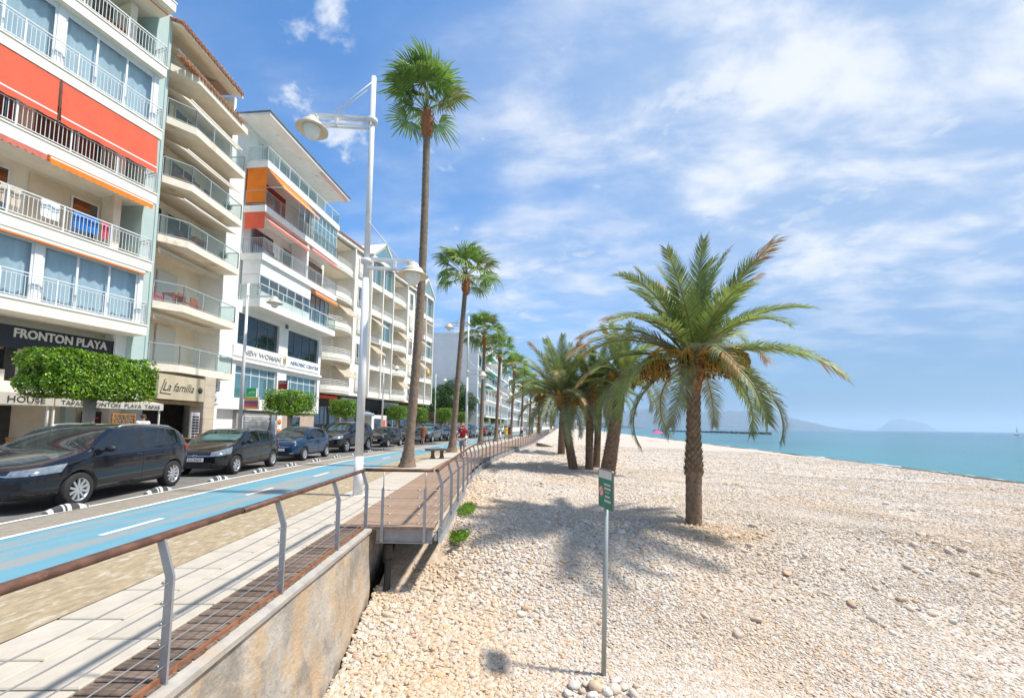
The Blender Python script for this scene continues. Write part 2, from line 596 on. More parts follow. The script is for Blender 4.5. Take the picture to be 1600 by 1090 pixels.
def beach_material():
    m = bpy.data.materials.new('pebble_ground')
    m.use_nodes = True
    t = NT(m.node_tree)
    out = t.n('ShaderNodeOutputMaterial')
    b = t.n('ShaderNodeBsdfPrincipled', {'Roughness': 0.9, 'Specular IOR Level': 0.2})
    tc = t.n('ShaderNodeTexCoord').outputs['Object']
    v1 = t.n('ShaderNodeTexVoronoi', {'Vector': tc, 'Scale': 24.0, 'Randomness': 1.0})
    v2 = t.n('ShaderNodeTexVoronoi', {'Vector': tc, 'Scale': 7.0, 'Randomness': 1.0})
    s1 = t.n('ShaderNodeSeparateColor', {0: v1.outputs['Color']})
    s2 = t.n('ShaderNodeSeparateColor', {0: v2.outputs['Color']})
    big = t.n('ShaderNodeTexNoise', {'Vector': tc, 'Scale': 0.35, 'Detail': 6.0}).outputs[0]
    c = t.mix(s1.outputs[0], (0.45, 0.385, 0.315), (0.60, 0.555, 0.505))
    c = t.mix(t.math('MULTIPLY', t.ss(s1.outputs[1], 0.78, 0.92), 0.7), c, (0.46, 0.31, 0.18))
    c = t.mix(t.math('MULTIPLY', t.ss(s2.outputs[1], 0.85, 0.97), 0.3), c, (0.33, 0.28, 0.24))
    c = t.mix(t.math('MULTIPLY', t.ss(big, 0.46, 0.66), 0.38), c, (0.52, 0.38, 0.25))
    c = t.mix(earth(t, tc, big), c, (0.50, 0.335, 0.19))
    t.t.links.new(c, b.inputs['Base Color'])
    h = t.math('MULTIPLY', v1.outputs['Distance'], -0.7)
    h = t.math('MULTIPLY_ADD', v2.outputs['Distance'], -1.2, h)
    bp = t.n('ShaderNodeBump', {'Strength': 0.6, 'Distance': 0.03, 'Height': h}).outputs[0]
    t.t.links.new(bp, b.inputs['Normal'])
    t.t.links.new(b.outputs[0], out.inputs[0])
    return m


def ripple(x, y):
    return 0.04 * math.sin(x * 1.7 + 0.6 * y) * math.sin(y * 1.3 - 0.4 * x) + 0.035 * math.sin(x * 0.62 - 0.35 * y + 1.0) + 0.018 * math.sin(2.6 * y + 1.1 * x)


ys = list(np.arange(-6, 20, 0.3)) + list(np.arange(20, 60, 0.5)) + list(np.arange(60, 420, 10.0)) + [420.0]
ds = list(np.arange(-1.0, 44, 0.35))
rows = []
for y in ys:
    row = []
    for d in ds:
        x = edge(y) + d
        z = beach_z(x, y) + ripple(x, y)
        row.append((x, y, z))
    rows.append(row)
mb = MB()
mb.sheet(rows)
beach = struct(mb.build('beach', beach_material()))


def pebble_material():
    m = bpy.data.materials.new('pebble_stone')
    m.use_nodes = True
    t = NT(m.node_tree)
    out = t.n('ShaderNodeOutputMaterial')
    b = t.n('ShaderNodeBsdfPrincipled', {'Roughness': 0.8, 'Specular IOR Level': 0.25})
    rn = t.n('ShaderNodeObjectInfo').outputs['Random']
    tc = t.n('ShaderNodeTexCoord').outputs['Object']
    rp = t.n('ShaderNodeValToRGB', {'Fac': rn})
    cr = rp.color_ramp
    stops = [(0.0, (0.49, 0.43, 0.36)), (0.18, (0.60, 0.555, 0.51)), (0.34, (0.52, 0.39, 0.27)), (0.48, (0.59, 0.52, 0.43)), (0.62, (0.65, 0.62, 0.58)),
             (0.72, (0.52, 0.34, 0.19)), (0.80, (0.57, 0.47, 0.35)), (0.92, (0.45, 0.40, 0.35)), (0.965, (0.34, 0.31, 0.29)), (1.0, (0.52, 0.31, 0.17))]
    cr.elements[0].position, cr.elements[0].color = stops[0][0], (*stops[0][1], 1)
    cr.elements[1].position, cr.elements[1].color = stops[-1][0], (*stops[-1][1], 1)
    for p_, c_ in stops[1:-1]:
        el = cr.elements.new(p_)
        el.color = (*c_, 1)
    n = t.n('ShaderNodeTexNoise', {'Vector': tc, 'Scale': 2.4, 'Detail': 6.0}).outputs[0]
    pos = t.n('ShaderNodeNewGeometry').outputs['Position']
    big = t.n('ShaderNodeTexNoise', {'Vector': pos, 'Scale': 0.35, 'Detail': 6.0}).outputs[0]
    c = t.mix(t.math('MULTIPLY', t.ss(n, 0.42, 0.7), 0.25), rp.outputs[0], (0.50, 0.38, 0.25))
    c = t.mix(t.math('MULTIPLY', t.ss(big, 0.46, 0.66), 0.28), c, (0.56, 0.40, 0.25))
    c = t.mix(t.math('MULTIPLY', earth(t, pos, big), 0.75), c, (0.56, 0.38, 0.21))
    t.t.links.new(c, b.inputs['Base Color'])
    bp = t.n('ShaderNodeBump', {'Strength': 0.3, 'Distance': 0.05, 'Height': n}).outputs[0]
    t.t.links.new(bp, b.inputs['Normal'])
    t.t.links.new(b.outputs[0], out.inputs[0])
    return m


peb_m = pebble_material()


def pebble_scatter():
    """the shingle itself: points carrying size and turn, a rounded stone on each"""
    P, S = [], []
    def region(n, x0, x1, y0, y1, s0, s1, pw):
        xs = rng.uniform(x0, x1, n)
        yy = rng.uniform(y0, y1, n)
        ss_ = s0 + (s1 - s0) * rng.power(pw, n)
        for a, b_, c_ in zip(xs, yy, ss_):
            a = a + off(b_)
            if a < edge(b_) + 0.05 and b_ > 7.6:
                continue
            if a < -2.12 + off(b_):
                continue
            zz = beach_z(a, b_) + ripple(a, b_)
            k_ = 0.5 + 0.5 * math.sin(a * 0.9 + 1.3 * math.sin(b_ * 0.7)) * math.sin(b_ * 0.8 + a * 0.3)
            c_ *= (0.72 + 0.55 * k_) * (1 + 0.35 * smoothstep((1.2 - a) / 2.5))
            P.append((a, b_, zz + c_ * 0.05))
            S.append(c_)
    region(70000, -2.3, 6.5, 3.2, 7.0, 0.008, 0.027, 0.5)
    region(9000, -2.3, 6.0, 3.2, 7.0, 0.018, 0.040, 0.6)
    region(80000, -1.6, 15.0, 7.0, 12.0, 0.009, 0.030, 0.5)
    region(9000, -1.6, 15.0, 7.0, 13.0, 0.02, 0.046, 0.6)
    region(16000, 6.0, 12.0, 4.5, 7.6, 0.009, 0.032, 0.55)
    region(56000, -1.3, 28.0, 12.0, 22.0, 0.014, 0.042, 0.5)
    region(30000, -1.3, 35.0, 22.0, 48.0, 0.025, 0.062, 0.5)
    n = len(P)
    me = bpy.data.meshes.new('shingle')
    me.vertices.add(n)
    me.vertices.foreach_set('co', np.array(P, dtype=np.float32).ravel())
    a = me.attributes.new('size', 'FLOAT', 'POINT')
    a.data.foreach_set('value', np.array(S, dtype=np.float32))
    o = link('shingle', me)
    struct(o, 'stuff', 'pale rounded beach pebbles covering the beach')
    g = bpy.data.node_groups.new('scatter', 'GeometryNodeTree')
    g.interface.new_socket('Geometry', in_out='INPUT', socket_type='NodeSocketGeometry')
    g.interface.new_socket('Geometry', in_out='OUTPUT', socket_type='NodeSocketGeometry')
    N = g.nodes
    gi, go = N.new('NodeGroupInput'), N.new('NodeGroupOutput')
    iop = N.new('GeometryNodeInstanceOnPoints')
    ico = N.new('GeometryNodeMeshIcoSphere')
    ico.inputs['Radius'].default_value = 1.0
    ico.inputs['Subdivisions'].default_value = 2
    sp = N.new('GeometryNodeSetPosition')
    nz = N.new('ShaderNodeTexNoise')
    nz.inputs['Scale'].default_value = 0.9
    vm = N.new('ShaderNodeVectorMath')
    vm.operation = 'MULTIPLY_ADD'
    vm.inputs[1].default_value = (0.9, 0.9, 0.9)
    vm.inputs[2].default_value = (-0.45, -0.45, -0.45)
    g.links.new(nz.outputs['Color'], vm.inputs[0])
    g.links.new(ico.outputs['Mesh'], sp.inputs['Geometry'])
    g.links.new(vm.outputs[0], sp.inputs['Offset'])
    smn = N.new('GeometryNodeSetShadeSmooth')
    g.links.new(sp.outputs[0], smn.inputs[0])
    smt = N.new('GeometryNodeSetMaterial')
    smt.inputs['Material'].default_value = peb_m
    g.links.new(smn.outputs[0], smt.inputs[0])
    rv = N.new('FunctionNodeRandomValue')
    rv.data_type = 'FLOAT_VECTOR'
    rv.inputs[0].default_value = (-0.5, -0.5, 0)
    rv.inputs[1].default_value = (0.5, 0.5, 6.28)
    rs = N.new('FunctionNodeRandomValue')
    rs.data_type = 'FLOAT_VECTOR'
    rs.inputs[0].default_value = (0.85, 0.65, 0.34)
    rs.inputs[1].default_value = (1.45, 1.0, 0.66)
    at = N.new('GeometryNodeInputNamedAttribute')
    at.data_type = 'FLOAT'
    at.inputs['Name'].default_value = 'size'
    sc = N.new('ShaderNodeVectorMath')
    sc.operation = 'SCALE'
    g.links.new(rs.outputs[0], sc.inputs[0])
    g.links.new(at.outputs[0], sc.inputs['Scale'])
    mtp = N.new('GeometryNodeMeshToPoints')
    g.links.new(gi.outputs[0], mtp.inputs[0])
    g.links.new(mtp.outputs[0], iop.inputs['Points'])
    g.links.new(smt.outputs[0], iop.inputs['Instance'])
    g.links.new(rv.outputs[0], iop.inputs['Rotation'])
    g.links.new(sc.outputs[0], iop.inputs['Scale'])
    g.links.new(iop.outputs[0], go.inputs[0])
    mo = o.modifiers.new('scatter', 'NODES')
    mo.node_group = g


pebble_scatter()


def stone_mesh(seed):
    r = random.Random(seed)
    mb = MB()
    n, m = 9, 6
    ph = [r.uniform(0, 6.28) for _ in range(6)]
    vs = []
    for i in range(m + 1):
        a = math.pi * i / m - math.pi / 2
        for k in range(n):
            t = 2 * math.pi * k / n
            x, y, z = math.cos(a) * math.cos(t), math.cos(a) * math.sin(t), math.sin(a)
            s = 1 + 0.16 * math.sin(2 * x + ph[0]) + 0.14 * math.sin(3 * y + ph[1]) + 0.1 * math.sin(3 * z + 2 * x + ph[2])
            vs.append((x * s, y * s * 0.75, z * s * 0.55))
    fs = [(i * n + k, i * n + (k + 1) % n, (i + 1) * n + (k + 1) % n, (i + 1) * n + k) for i in range(m) for k in range(n)]
    mb.add(vs, fs, 0, True)
    return mb.mesh('pebble', peb_m)


stones = [stone_mesh(s) for s in range(5)]


def put_stone(x, y, s, sink=0.25, k=None):
    o = link('pebble', stones[random.randrange(5) if k is None else k], beach, (x, y, beach_z(x, y) + ripple(x, y) + s * (0.55 - sink)))
    o.scale = (s * random.uniform(0.85, 1.3), s * random.uniform(0.8, 1.1), s * random.uniform(0.8, 1.15))
    o.rotation_euler = (random.uniform(-0.25, 0.25), random.uniform(-0.25, 0.25), random.uniform(0, 6.28))


# the pile round the foot of the sign post
for x, y, s in [(0.62, 4.62, 0.085), (0.80, 4.66, 0.062), (0.90, 4.58, 0.10), (1.02, 4.50, 0.075), (1.10, 4.56, 0.09), (0.72, 4.52, 0.055),
                (1.24, 4.62, 0.06), (0.55, 4.46, 0.07), (0.95, 4.72, 0.06), (1.32, 4.48, 0.07), (1.18, 4.74, 0.07), (0.83, 4.46, 0.06), (1.40, 4.66, 0.05)]:
    put_stone(x + 0.15, y + 0.62, s, 0.12)
# larger stones lie in loose clusters
heaps = []
for k in range(46):
    y = random.uniform(4.6, 13) if k < 36 else random.uniform(12, 20)
    heaps.append((random.uniform(-1.6, 1.25 * y), y))
heaps += [(4.0, 9.05), (4.3, 9.3), (3.7, 9.2), (5.0, 8.7), (6.9, 7.6), (4.6, 9.9), (5.3, 9.0)]
cnt = 13
while cnt < 300:
    hx, hy = random.choice(heaps)
    x, y = hx + random.gauss(0, 0.32), hy + random.gauss(0, 0.3)
    if x < (-2.0 if y < 6.8 else edge(y) + 0.12):
        continue
    s = random.choice([0.022, 0.026, 0.03, 0.03, 0.035, 0.04, 0.045, 0.06]) * (1 + 0.05 * y)
    put_stone(x, y, s, 0.34)
    cnt += 1

# dark weed and wet shingle along the waterline
mb = MB()
rows = []
for i in range(190):
    y = -20 + 1.9 * i
    w = 0.5 + 0.35 * math.sin(i * 0.7) + 0.2 * math.sin(i * 2.3)
    x = shore(y) - 0.7 + 0.25 * math.sin(i * 0.9)
    rows.append([(x - w, y, beach_z(x - w, y) + 0.03), (x, y, beach_z(x, y) + 0.10), (x + w + 1.2, y, beach_z(x + w + 1.2, y) + 0.05)])
mb.sheet(rows)
struct(mb.build('wrack_line', pm('wrack', (0.10, 0.085, 0.06), 0.9, var=0.4, vs=3, bump=0.05, bs=9, c2=(0.3, 0.25, 0.19), ss=2.5)), 'stuff', 'dark seaweed and wet shingle along the waterline')


# ------------------------------------------------------------------ sea
def sea_material():
    m = bpy.data.materials.new('sea_water')
    m.use_nodes = True
    t = NT(m.node_tree)
    out = t.n('ShaderNodeOutputMaterial')
    b = t.n('ShaderNodeBsdfPrincipled', {'Roughness': 0.10, 'IOR': 1.33, 'Specular IOR Level': 0.5})
    tc = t.n('ShaderNodeTexCoord').outputs['Object']
    sp = t.n('ShaderNodeSeparateXYZ', {0: tc})
    # metres out from the beach: pale turquoise shallows, deeper blue outside, weed beds in patches
    dx = t.math('SUBTRACT', sp.outputs[0], t.math('MULTIPLY', sp.outputs[1], 0.158))
    n = t.n('ShaderNodeTexNoise', {'Vector': t.n('ShaderNodeMapping', {'Vector': tc, 'Scale': (0.03, 0.012, 1)}).outputs[0], 'Scale': 1.0, 'Detail': 6.0}).outputs[0]
    d2 = t.math('MULTIPLY_ADD', n, 60.0, dx)
    c = t.mix(t.ss(d2, 45, 110), (0.042, 0.235, 0.225), (0.022, 0.165, 0.18))
    c = t.mix(t.ss(d2, 110, 420), c, (0.010, 0.10, 0.135))
    c = t.mix(t.math('MULTIPLY', t.ss(n, 0.52, 0.62), 0.4), c, (0.013, 0.085, 0.12))
    t.t.links.new(c, b.inputs['Base Color'])
    w1 = t.n('ShaderNodeTexNoise', {'Vector': t.n('ShaderNodeMapping', {'Vector': tc, 'Scale': (1.0, 0.45, 1)}).outputs[0], 'Scale': 0.8, 'Detail': 8.0, 'Roughness': 0.6}).outputs[0]
    bp = t.n('ShaderNodeBump', {'Strength': 0.9, 'Distance': 0.9, 'Height': w1}).outputs[0]
    t.t.links.new(bp, b.inputs['Normal'])
    t.t.links.new(b.outputs[0], out.inputs[0])
    return m


SEA_Z = -2.06
mb = MB()
mb.add([(-200, -20000, SEA_Z), (30000, -20000, SEA_Z), (30000, 30000, SEA_Z), (-200, 30000, SEA_Z)], [(0, 1, 2, 3)])
struct(mb.build('sea', sea_material()))

mb = MB()
rows = []
for i in range(420):
    y = -10 + 0.8 * i
    xw = edge(y) + 25 + (SEA_Z + 1.03) / -0.085
    a_ = 0.22 * math.sin(i * 0.31) + 0.15 * math.sin(i * 0.83 + 1)
    wd = max(0.02, 0.20 + 0.2 * math.sin(i * 0.47) + 0.13 * math.sin(i * 1.9))
    rows.append([(xw + 0.25 + a_ - 0.1, y, SEA_Z + 0.012), (xw + 0.25 + a_ + wd, y, SEA_Z + 0.03), (xw + 0.3 + a_ + 1.8 * wd, y, SEA_Z + 0.012)])
mb.sheet(rows)
struct(mb.build('foam', pm('sea_foam', (0.62, 0.66, 0.66), 0.8, var=0.15, vs=3)), 'stuff', 'thin white foam along the waterline')

# ------------------------------------------------------------------ hills across the bay
def hill(name, pts, depth, seed):
    """pts: (x, y, height) along the ridge; a real ridge with two flanks and spurs"""
    r = random.Random(seed)
    rows = []
    n = len(pts)
    fr = [(-1.0, 0.0), (-0.7, 0.22), (-0.45, 0.5), (-0.2, 0.82), (0, 1.0), (0.3, 0.7), (0.7, 0.25), (1.0, 0.0)]
    fine = []
    for i in range(n - 1):
        for k in range(10):
            t = k / 10
            fine.append(tuple(pts[i][j] + (pts[i + 1][j] - pts[i][j]) * t for j in range(3)))
    fine.append(pts[-1])
    for i, (x, y, h) in enumerate(fine):
        jj = 1 + 0.04 * math.sin(i * 1.3 + seed) + 0.03 * math.sin(i * 3.1) + r.uniform(-0.015, 0.015)
        row = []
        for q, z in fr:
            sp = math.sin(i * 0.9 + q * 4) * 0.1
            row.append((x, y + depth * q * (1 + sp), SEA_Z - 2 + (h * jj * (z + (0.08 * math.sin(i * 1.1 + q * 7) if 0 < z < 1 else 0)))))
        rows.append(row)
    m_ = MB()
    m_.sheet(rows)
    return struct(m_.build(name, pm('hill_scrub', (0.05, 0.06, 0.045), 0.95, var=0.3, vs=0.004, c2=(0.10, 0.09, 0.07), ss=0.006)))


hill('hills', [(560, 9800, 160), (1540, 9800, 350), (2660, 9800, 400), (3500, 9800, 490), (4060, 9800, 400), (4620, 9900, 400), (5460, 9900, 430), (6160, 9900, 380), (6930, 9900, 210), (7840, 9900, 2)], 900, 3)
hill('headland', [(14280, 16000, 2), (14400, 16000, 260), (14560, 16000, 430), (14800, 16000, 470), (15100, 16000, 455), (15450, 16000, 410), (15800, 16000, 330), (16000, 16000, 170), (16250, 16000, 2)], 500, 5)
hill('town_hill', [(-1800, 3000, 60), (-900, 2600, 120), (-200, 2400, 90), (200, 2300, 75), (420, 2300, 40), (700, 2400, 4)], 500, 9)

# low breakwater out in the bay
mb = MB()
rb = random.Random(4)
for i in range(300):
    t = i / 300
    x, y = 160 + 27 * t, 470 - 170 * t
    s = rb.uniform(0.7, 1.4) * (1.0 if t > 0.55 else 0.75)
    q = Matrix.Rotation(rb.uniform(0, 6), 3, 'Z') @ Matrix.Rotation(rb.uniform(0, 6), 3, 'X')
    pts = [q @ Vector(p) for p in ((-s, -s, -s), (s, -s, -s * .7), (s, s * .8, -s), (-s, s, -s), (-s * .8, -s, s), (s, -s * .7, s), (s, s, s * .8), (-s, s, s))]
    cx, cy = x + rb.uniform(-1, 1), y + rb.uniform(-1.2, 1.2)
    mb.add([(cx + p.x, cy + p.y, SEA_Z + 0.15 + p.z * 0.8) for p in pts], [(0, 3, 2, 1), (4, 5, 6, 7), (0, 1, 5, 4), (1, 2, 6, 5), (2, 3, 7, 6), (3, 0, 4, 7)])
o = mb.build('breakwater', pm('dark_rock', (0.09, 0.085, 0.08), 0.9, var=0.3, vs=1))
o['kind'] = 'stuff'
o['label'] = 'low dark breakwater of boulders out in the bay'
# ================================================================== SEA WALL, RAILING, PLATFORM
steel = pm('galvanised_steel', (0.36, 0.36, 0.38), 0.45, metal=0.55, var=0.1, vs=8)
cable_m = pm('steel_cable', (0.42, 0.41, 0.40), 0.4, metal=0.7, var=0.1)
rail_m = pm('brown_handrail', (0.115, 0.055, 0.036), 0.55, var=0.35, vs=9, bump=0.002, bs=40, c2=(0.24, 0.13, 0.085), ss=7, lo=0.6, hi=0.75)
rust = pm('rusty_edge', (0.24, 0.10, 0.05), 0.8, var=0.3, vs=12, bump=0.003, bs=60)

wall_m = pm('stained_render', (0.50, 0.43, 0.35), 0.9, var=0.14, vs=2.2, bump=0.012, bs=26, c2=(0.52, 0.33, 0.16), ss=1.1, lo=0.5, hi=0.66)


def seawall_material():
    m = bpy.data.materials.new('weathered_seawall')
    m.use_nodes = True
    t = NT(m.node_tree)
    out = t.n('ShaderNodeOutputMaterial')
    b = t.n('ShaderNodeBsdfPrincipled', {'Roughness': 0.92, 'Specular IOR Level': 0.2})
    tc = t.n('ShaderNodeTexCoord').outputs['Object']
    n1 = t.n('ShaderNodeTexNoise', {'Vector': tc, 'Scale': 2.6, 'Detail': 12.0, 'Roughness': 0.72}).outputs[0]
    n2 = t.n('ShaderNodeTexNoise', {'Vector': tc, 'Scale': 1.1, 'Detail': 12.0, 'Roughness': 0.7, 'Distortion': 0.3}).outputs[0]
    n3 = t.n('ShaderNodeTexNoise', {'Vector': t.n('ShaderNodeMapping', {'Vector': tc, 'Location': (3, 7, 1), 'Scale': (1, 1, 0.45)}).outputs[0], 'Scale': 2.4, 'Detail': 12.0, 'Roughness': 0.74}).outputs[0]
    n4 = t.n('ShaderNodeTexNoise', {'Vector': tc, 'Scale': 24.0, 'Detail': 6.0}).outputs[0]
    c = t.mix(t.ss(n1, 0.35, 0.68), (0.33, 0.30, 0.265), (0.50, 0.46, 0.40))
    c = t.mix(t.math('MULTIPLY', t.ss(n3, 0.41, 0.60), 0.75), c, (0.50, 0.345, 0.20))
    c = t.mix(t.math('MULTIPLY', t.ss(n2, 0.47, 0.60), 0.7), c, (0.21, 0.19, 0.16))
    c = t.mix(t.math('MULTIPLY', t.ss(n4, 0.55, 0.75), 0.3), c, (0.25, 0.2, 0.15))
    t.t.links.new(c, b.inputs['Base Color'])
    h = t.math('MULTIPLY_ADD', n4, 0.35, n1)
    bp = t.n('ShaderNodeBump', {'Strength': 0.7, 'Distance': 0.05, 'Height': h}).outputs[0]
    t.t.links.new(bp, b.inputs['Normal'])
    t.t.links.new(b.outputs[0], out.inputs[0])
    return m


sw = seawall_material()
wall = thing('sea_wall', 'stained concrete retaining wall below the boardwalk, patched orange and grey', 'wall', (-2.2, 0, 0))
mb = MB()
rows = []
nz = 60
rw = random.Random(2)
for i in range(nz + 1):
    y = -6 + 12.8 * i / nz
    row = []
    for k in range(13):
        z = -0.03 - 1.75 * k / 12
        row.append((0.012 * math.sin(y * 3.1 + k) + rw.uniform(-0.006, 0.006) + 0.05 * (k / 12) + off(y), y, z + (rw.uniform(-0.012, 0.012) if k == 0 else 0)))
    rows.append(row)
mb.sheet(rows)
end = [[(p[0] - 0.30 * q, 6.8 + (0.35 * q), p[2]) for q in (0, 0.5, 1.0, 4.0)] for p in rows[-1]]
mb.sheet(end)
mb.build('wall_face', sw, wall)
mb = MB()
mb.sheet([[(-0.10 + off(q), q, -0.012), (0.045 + off(q) + rw.uniform(-0.008, 0.008), q, -0.02), (0.04 + off(q), q, -0.07)] for q in [-6 + 12.8 * i / 20 for i in range(21)]], smooth=False)
mb.build('coping', pm('coping', (0.40, 0.37, 0.33), 0.9, var=0.15, vs=6, bump=0.004, bs=50, c2=(0.45, 0.3, 0.18), ss=3), wall)
mb = MB()
mb.bar((-0.085 + off(-6), -6, 0.004), (-0.085 + off(6.75), 6.75, 0.004), 0.025, 0.05)
mb.build('deck_edge_angle', rust, wall)
# the older rough wall the deck springs from, seen in the dark under the platform
mb = MB()
rows = []
for i in range(40):
    y = 6.9 + (1.75 * i)
    rows.append([(0.12 + off(y) + rw.uniform(-0.03, 0.03) - 0.25, y, -0.06 - 1.5 * k / 7) for k in range(8)])
mb.sheet(rows)
mb.build('old_wall', pm('dark_masonry', (0.42, 0.35, 0.27), 0.95, var=0.35, vs=5, bump=0.03, bs=14), wall)

rail_h = 0.90


def post_plate(mat=steel):
    m = MB()
    w = 0.026
    poly = [(w, -0.10), (w, 0.655), (-0.075 + w, 0.885), (-0.075 - w, 0.885), (-w, 0.645), (-w, -0.10)]
    m.prism(poly, -0.009, 0.009, lambda a, b, h: (a, -h, b))
    for z in (0.096, 0.226, 0.355, 0.485, 0.614):
        m.tube([(-0.034, -0.016, z), (-0.034, 0.016, z)], 0.010, 6)
    m.bar((-0.0, -0.05, -0.07), (-0.0, 0.05, -0.07), 0.05, 0.10)
    return m


def handrail(pts):
    m = MB()
    m.tube(pts, 0.034, 12, flat=0.8)
    return m


railing = thing('beach_railing', 'brown topped steel cable railing running along the boardwalk edge', 'railing', (-2.2, 0, 0))
pm_post = post_plate().mesh('post', steel)
near_y = [-3.0, -1.55, -0.10, 1.35, 2.77, 4.19, 5.6, 6.78]
for y in near_y:
    link('post', pm_post, railing, (-0.06 + off(y), y, 0))
hr = handrail([(-0.14 + off(y), y, rail_h) for y in np.linspace(-3.2, 3.6, 12)])
hr.build('handrail', rail_m, railing)
hr = handrail([(-0.14 + off(y), y, rail_h - 0.006) for y in np.linspace(3.62, 6.86, 6)])
hr.build('handrail', rail_m, railing)
for z in (0.096, 0.226, 0.355, 0.485, 0.614):
    m = MB()
    pts = []
    for a, b in zip(near_y[:-1], near_y[1:]):
        pts += [(-0.06 + off(a), a, z), (-0.06 + off((a + b) / 2), (a + b) / 2, z - 0.008)]
    pts.append((-0.06 + off(near_y[-1]), near_y[-1], z))
    m.tube(pts, 0.0042, 6)
    m.build('cable', cable_m, railing)
# return across the end of the platform
hr = handrail([(-0.19, 6.87, rail_h), (0.2, 6.87, rail_h), (0.66, 6.87, rail_h), (0.93, 6.90, rail_h)])
hr.build('handrail', rail_m, railing)
m = MB()
m.prism([(0, -0.23), (0.045, -0.23), (0.045, 0.60), (0.03, 0.66), (0, 0.60)], -0.006, 0.006, lambda a, b, h: (a, -h, b))
m.tube([(0.03, 0, 0.6), (0.03, 0, 0.88)], 0.008, 6)
fp = m.mesh('post', steel)
link('post', fp, railing, (0.12, 6.80, 0))
link('post', fp, railing, (0.80, 6.80, 0))
for k, z in enumerate((0.10, 0.23, 0.36, 0.48, 0.60)):
    m = MB()
    sag = (0.035, 0.025, 0.03, 0.012, 0.008)[k]
    xs = np.linspace(-0.11, 1.03, 13)
    m.tube([(x, 6.80, z - sag * (1 - ((x - 0.46) / 0.57) ** 2)) for x in xs], 0.0036, 6)
    for x in (0.25, 0.72):
        zz = z - sag * (1 - ((x - 0.46) / 0.57) ** 2)
        m.tube([(x - 0.025, 6.80, zz), (x + 0.025, 6.80, zz)], 0.009, 6)
    m.build('cable', cable_m, railing)
# the long run that follows the shore
far_y = [6.98]
while far_y[-1] < 100:
    far_y.append(far_y[-1] + 1.42)
for y in far_y:
    o = link('post', pm_post, railing, (edge(y) + 2.2 - 0.0, y, 0))
    o.rotation_euler.z = -math.atan(edge(y + 0.5) - edge(y - 0.5))
hy = list(np.arange(6.89, 40, 1.2)) + list(np.arange(40, 102, 3.0))
handrail([(edge(y) + 2.2 - 0.075, y, rail_h) for y in hy]).build('handrail', rail_m, railing)
for z in (0.096, 0.226, 0.355, 0.485, 0.614):
    m = MB()
    m.tube([(edge(y) + 2.2 - 0.03, y, z) for y in hy], 0.0042, 5)
    m.build('cable', cable_m, railing)

plat = thing('deck_platform', 'grey steel framed deck platform jutting out over the pebbles', 'platform', (-2.25, 6.83, 0))
fas = pm('fascia_steel', (0.30, 0.30, 0.31), 0.5, metal=0.3, var=0.12, vs=5, c2=(0.26, 0.2, 0.16), ss=4, lo=0.62, hi=0.75)
m = MB()
m.box(0.10, 1.0, 0.0, 0.012, -0.245, -0.035)
m.box(0.10, 1.0, -0.03, 0.0, -0.05, -0.036)
m.box(0.10, 1.0, -0.03, 0.0, -0.247, -0.233)
m.build('fascia_beam', fas, plat)
m = MB()
ysd = list(np.arange(0.0, 30, 1.0)) + list(np.arange(30, 70, 4))
m.sheet([[(edge(6.83 + q) + 2.25 - 0.02, q, -0.035), (edge(6.83 + q) + 2.25 - 0.02, q, -0.25)] for q in ysd], smooth=False)
m.sheet([[(edge(6.83 + q) + 2.25 - 0.06, q, -0.25), (edge(6.83 + q) + 2.25 + 0.03, q, -0.25)] for q in ysd], smooth=False)
m.build('side_beam', fas, plat)
m = MB()
m.box(-0.5, 1.03, -0.035, 0.03, -0.034, 0.006)
m.build('edge_board', wood, plat)
m = MB()
m.box(1.03, 1.08, -0.02, 0.22, -0.20, -0.10)
m.build('bracket', fas, plat)

pipe = thing('drain_pipe', 'black plastic drain pipe hanging under the deck platform', 'pipe', (-2.0, 7.0, 0))
bp_ = pm('black_pvc', (0.025, 0.027, 0.03), 0.4, var=0.2)
m = MB()
m.tube([(0, 0.1, -0.12), (0, 0.0, -0.30), (0.0, -0.01, -0.36), (0.01, -0.02, -0.7), (0.015, -0.06, -0.98), (0.0, -0.10, -1.08)], [0.06, 0.06, 0.058, 0.055, 0.055, 0.055], 12)
m.build('pipe_run', bp_, pipe)
m = MB()
m.lathe([(0.06, -0.54), (0.072, -0.53), (0.074, -0.32), (0.066, -0.30), (0.06, -0.29)], 14, (0, -0.01, 0))
m.lathe([(0.06, -0.60), (0.07, -0.59), (0.07, -0.54), (0.06, -0.54)], 14, (0, -0.01, 0))
m.build('coupling', bp_, pipe)

# ================================================================== STREET LAMPS
lamp_white = pm('lamp_white', (0.72, 0.70, 0.70), 0.4, var=0.05, vs=3, c2=(0.62, 0.57, 0.52), ss=2)
lamp_cream = pm('lamp_cream', (0.66, 0.58, 0.46), 0.5, var=0.08, vs=3)
frost = pm('lamp_glass', (0.75, 0.75, 0.72), 0.25, var=0.03)


def lamp_head(parent, x, z):
    """shallow dish under a cap, with a glass bowl below"""
    m = MB()
    m.lathe([(0.02, 0.0), (0.10, 0.0), (0.13, -0.03), (0.15, -0.10), (0.16, -0.12), (0.22, -0.14), (0.25, -0.20), (0.25, -0.24), (0.36, -0.30), (0.37, -0.315), (0.35, -0.32), (0.24, -0.27), (0.20, -0.26), (0.02, -0.25)], 24, (x, 0, z))
    h = m.build('lamp_head', lamp_cream, parent)
    m = MB()
    m.lathe([(0.20, -0.27), (0.19, -0.34), (0.15, -0.46), (0.09, -0.53), (0.01, -0.545)], 18, (x, 0, z))
    m.build('glass_bowl', frost, h)


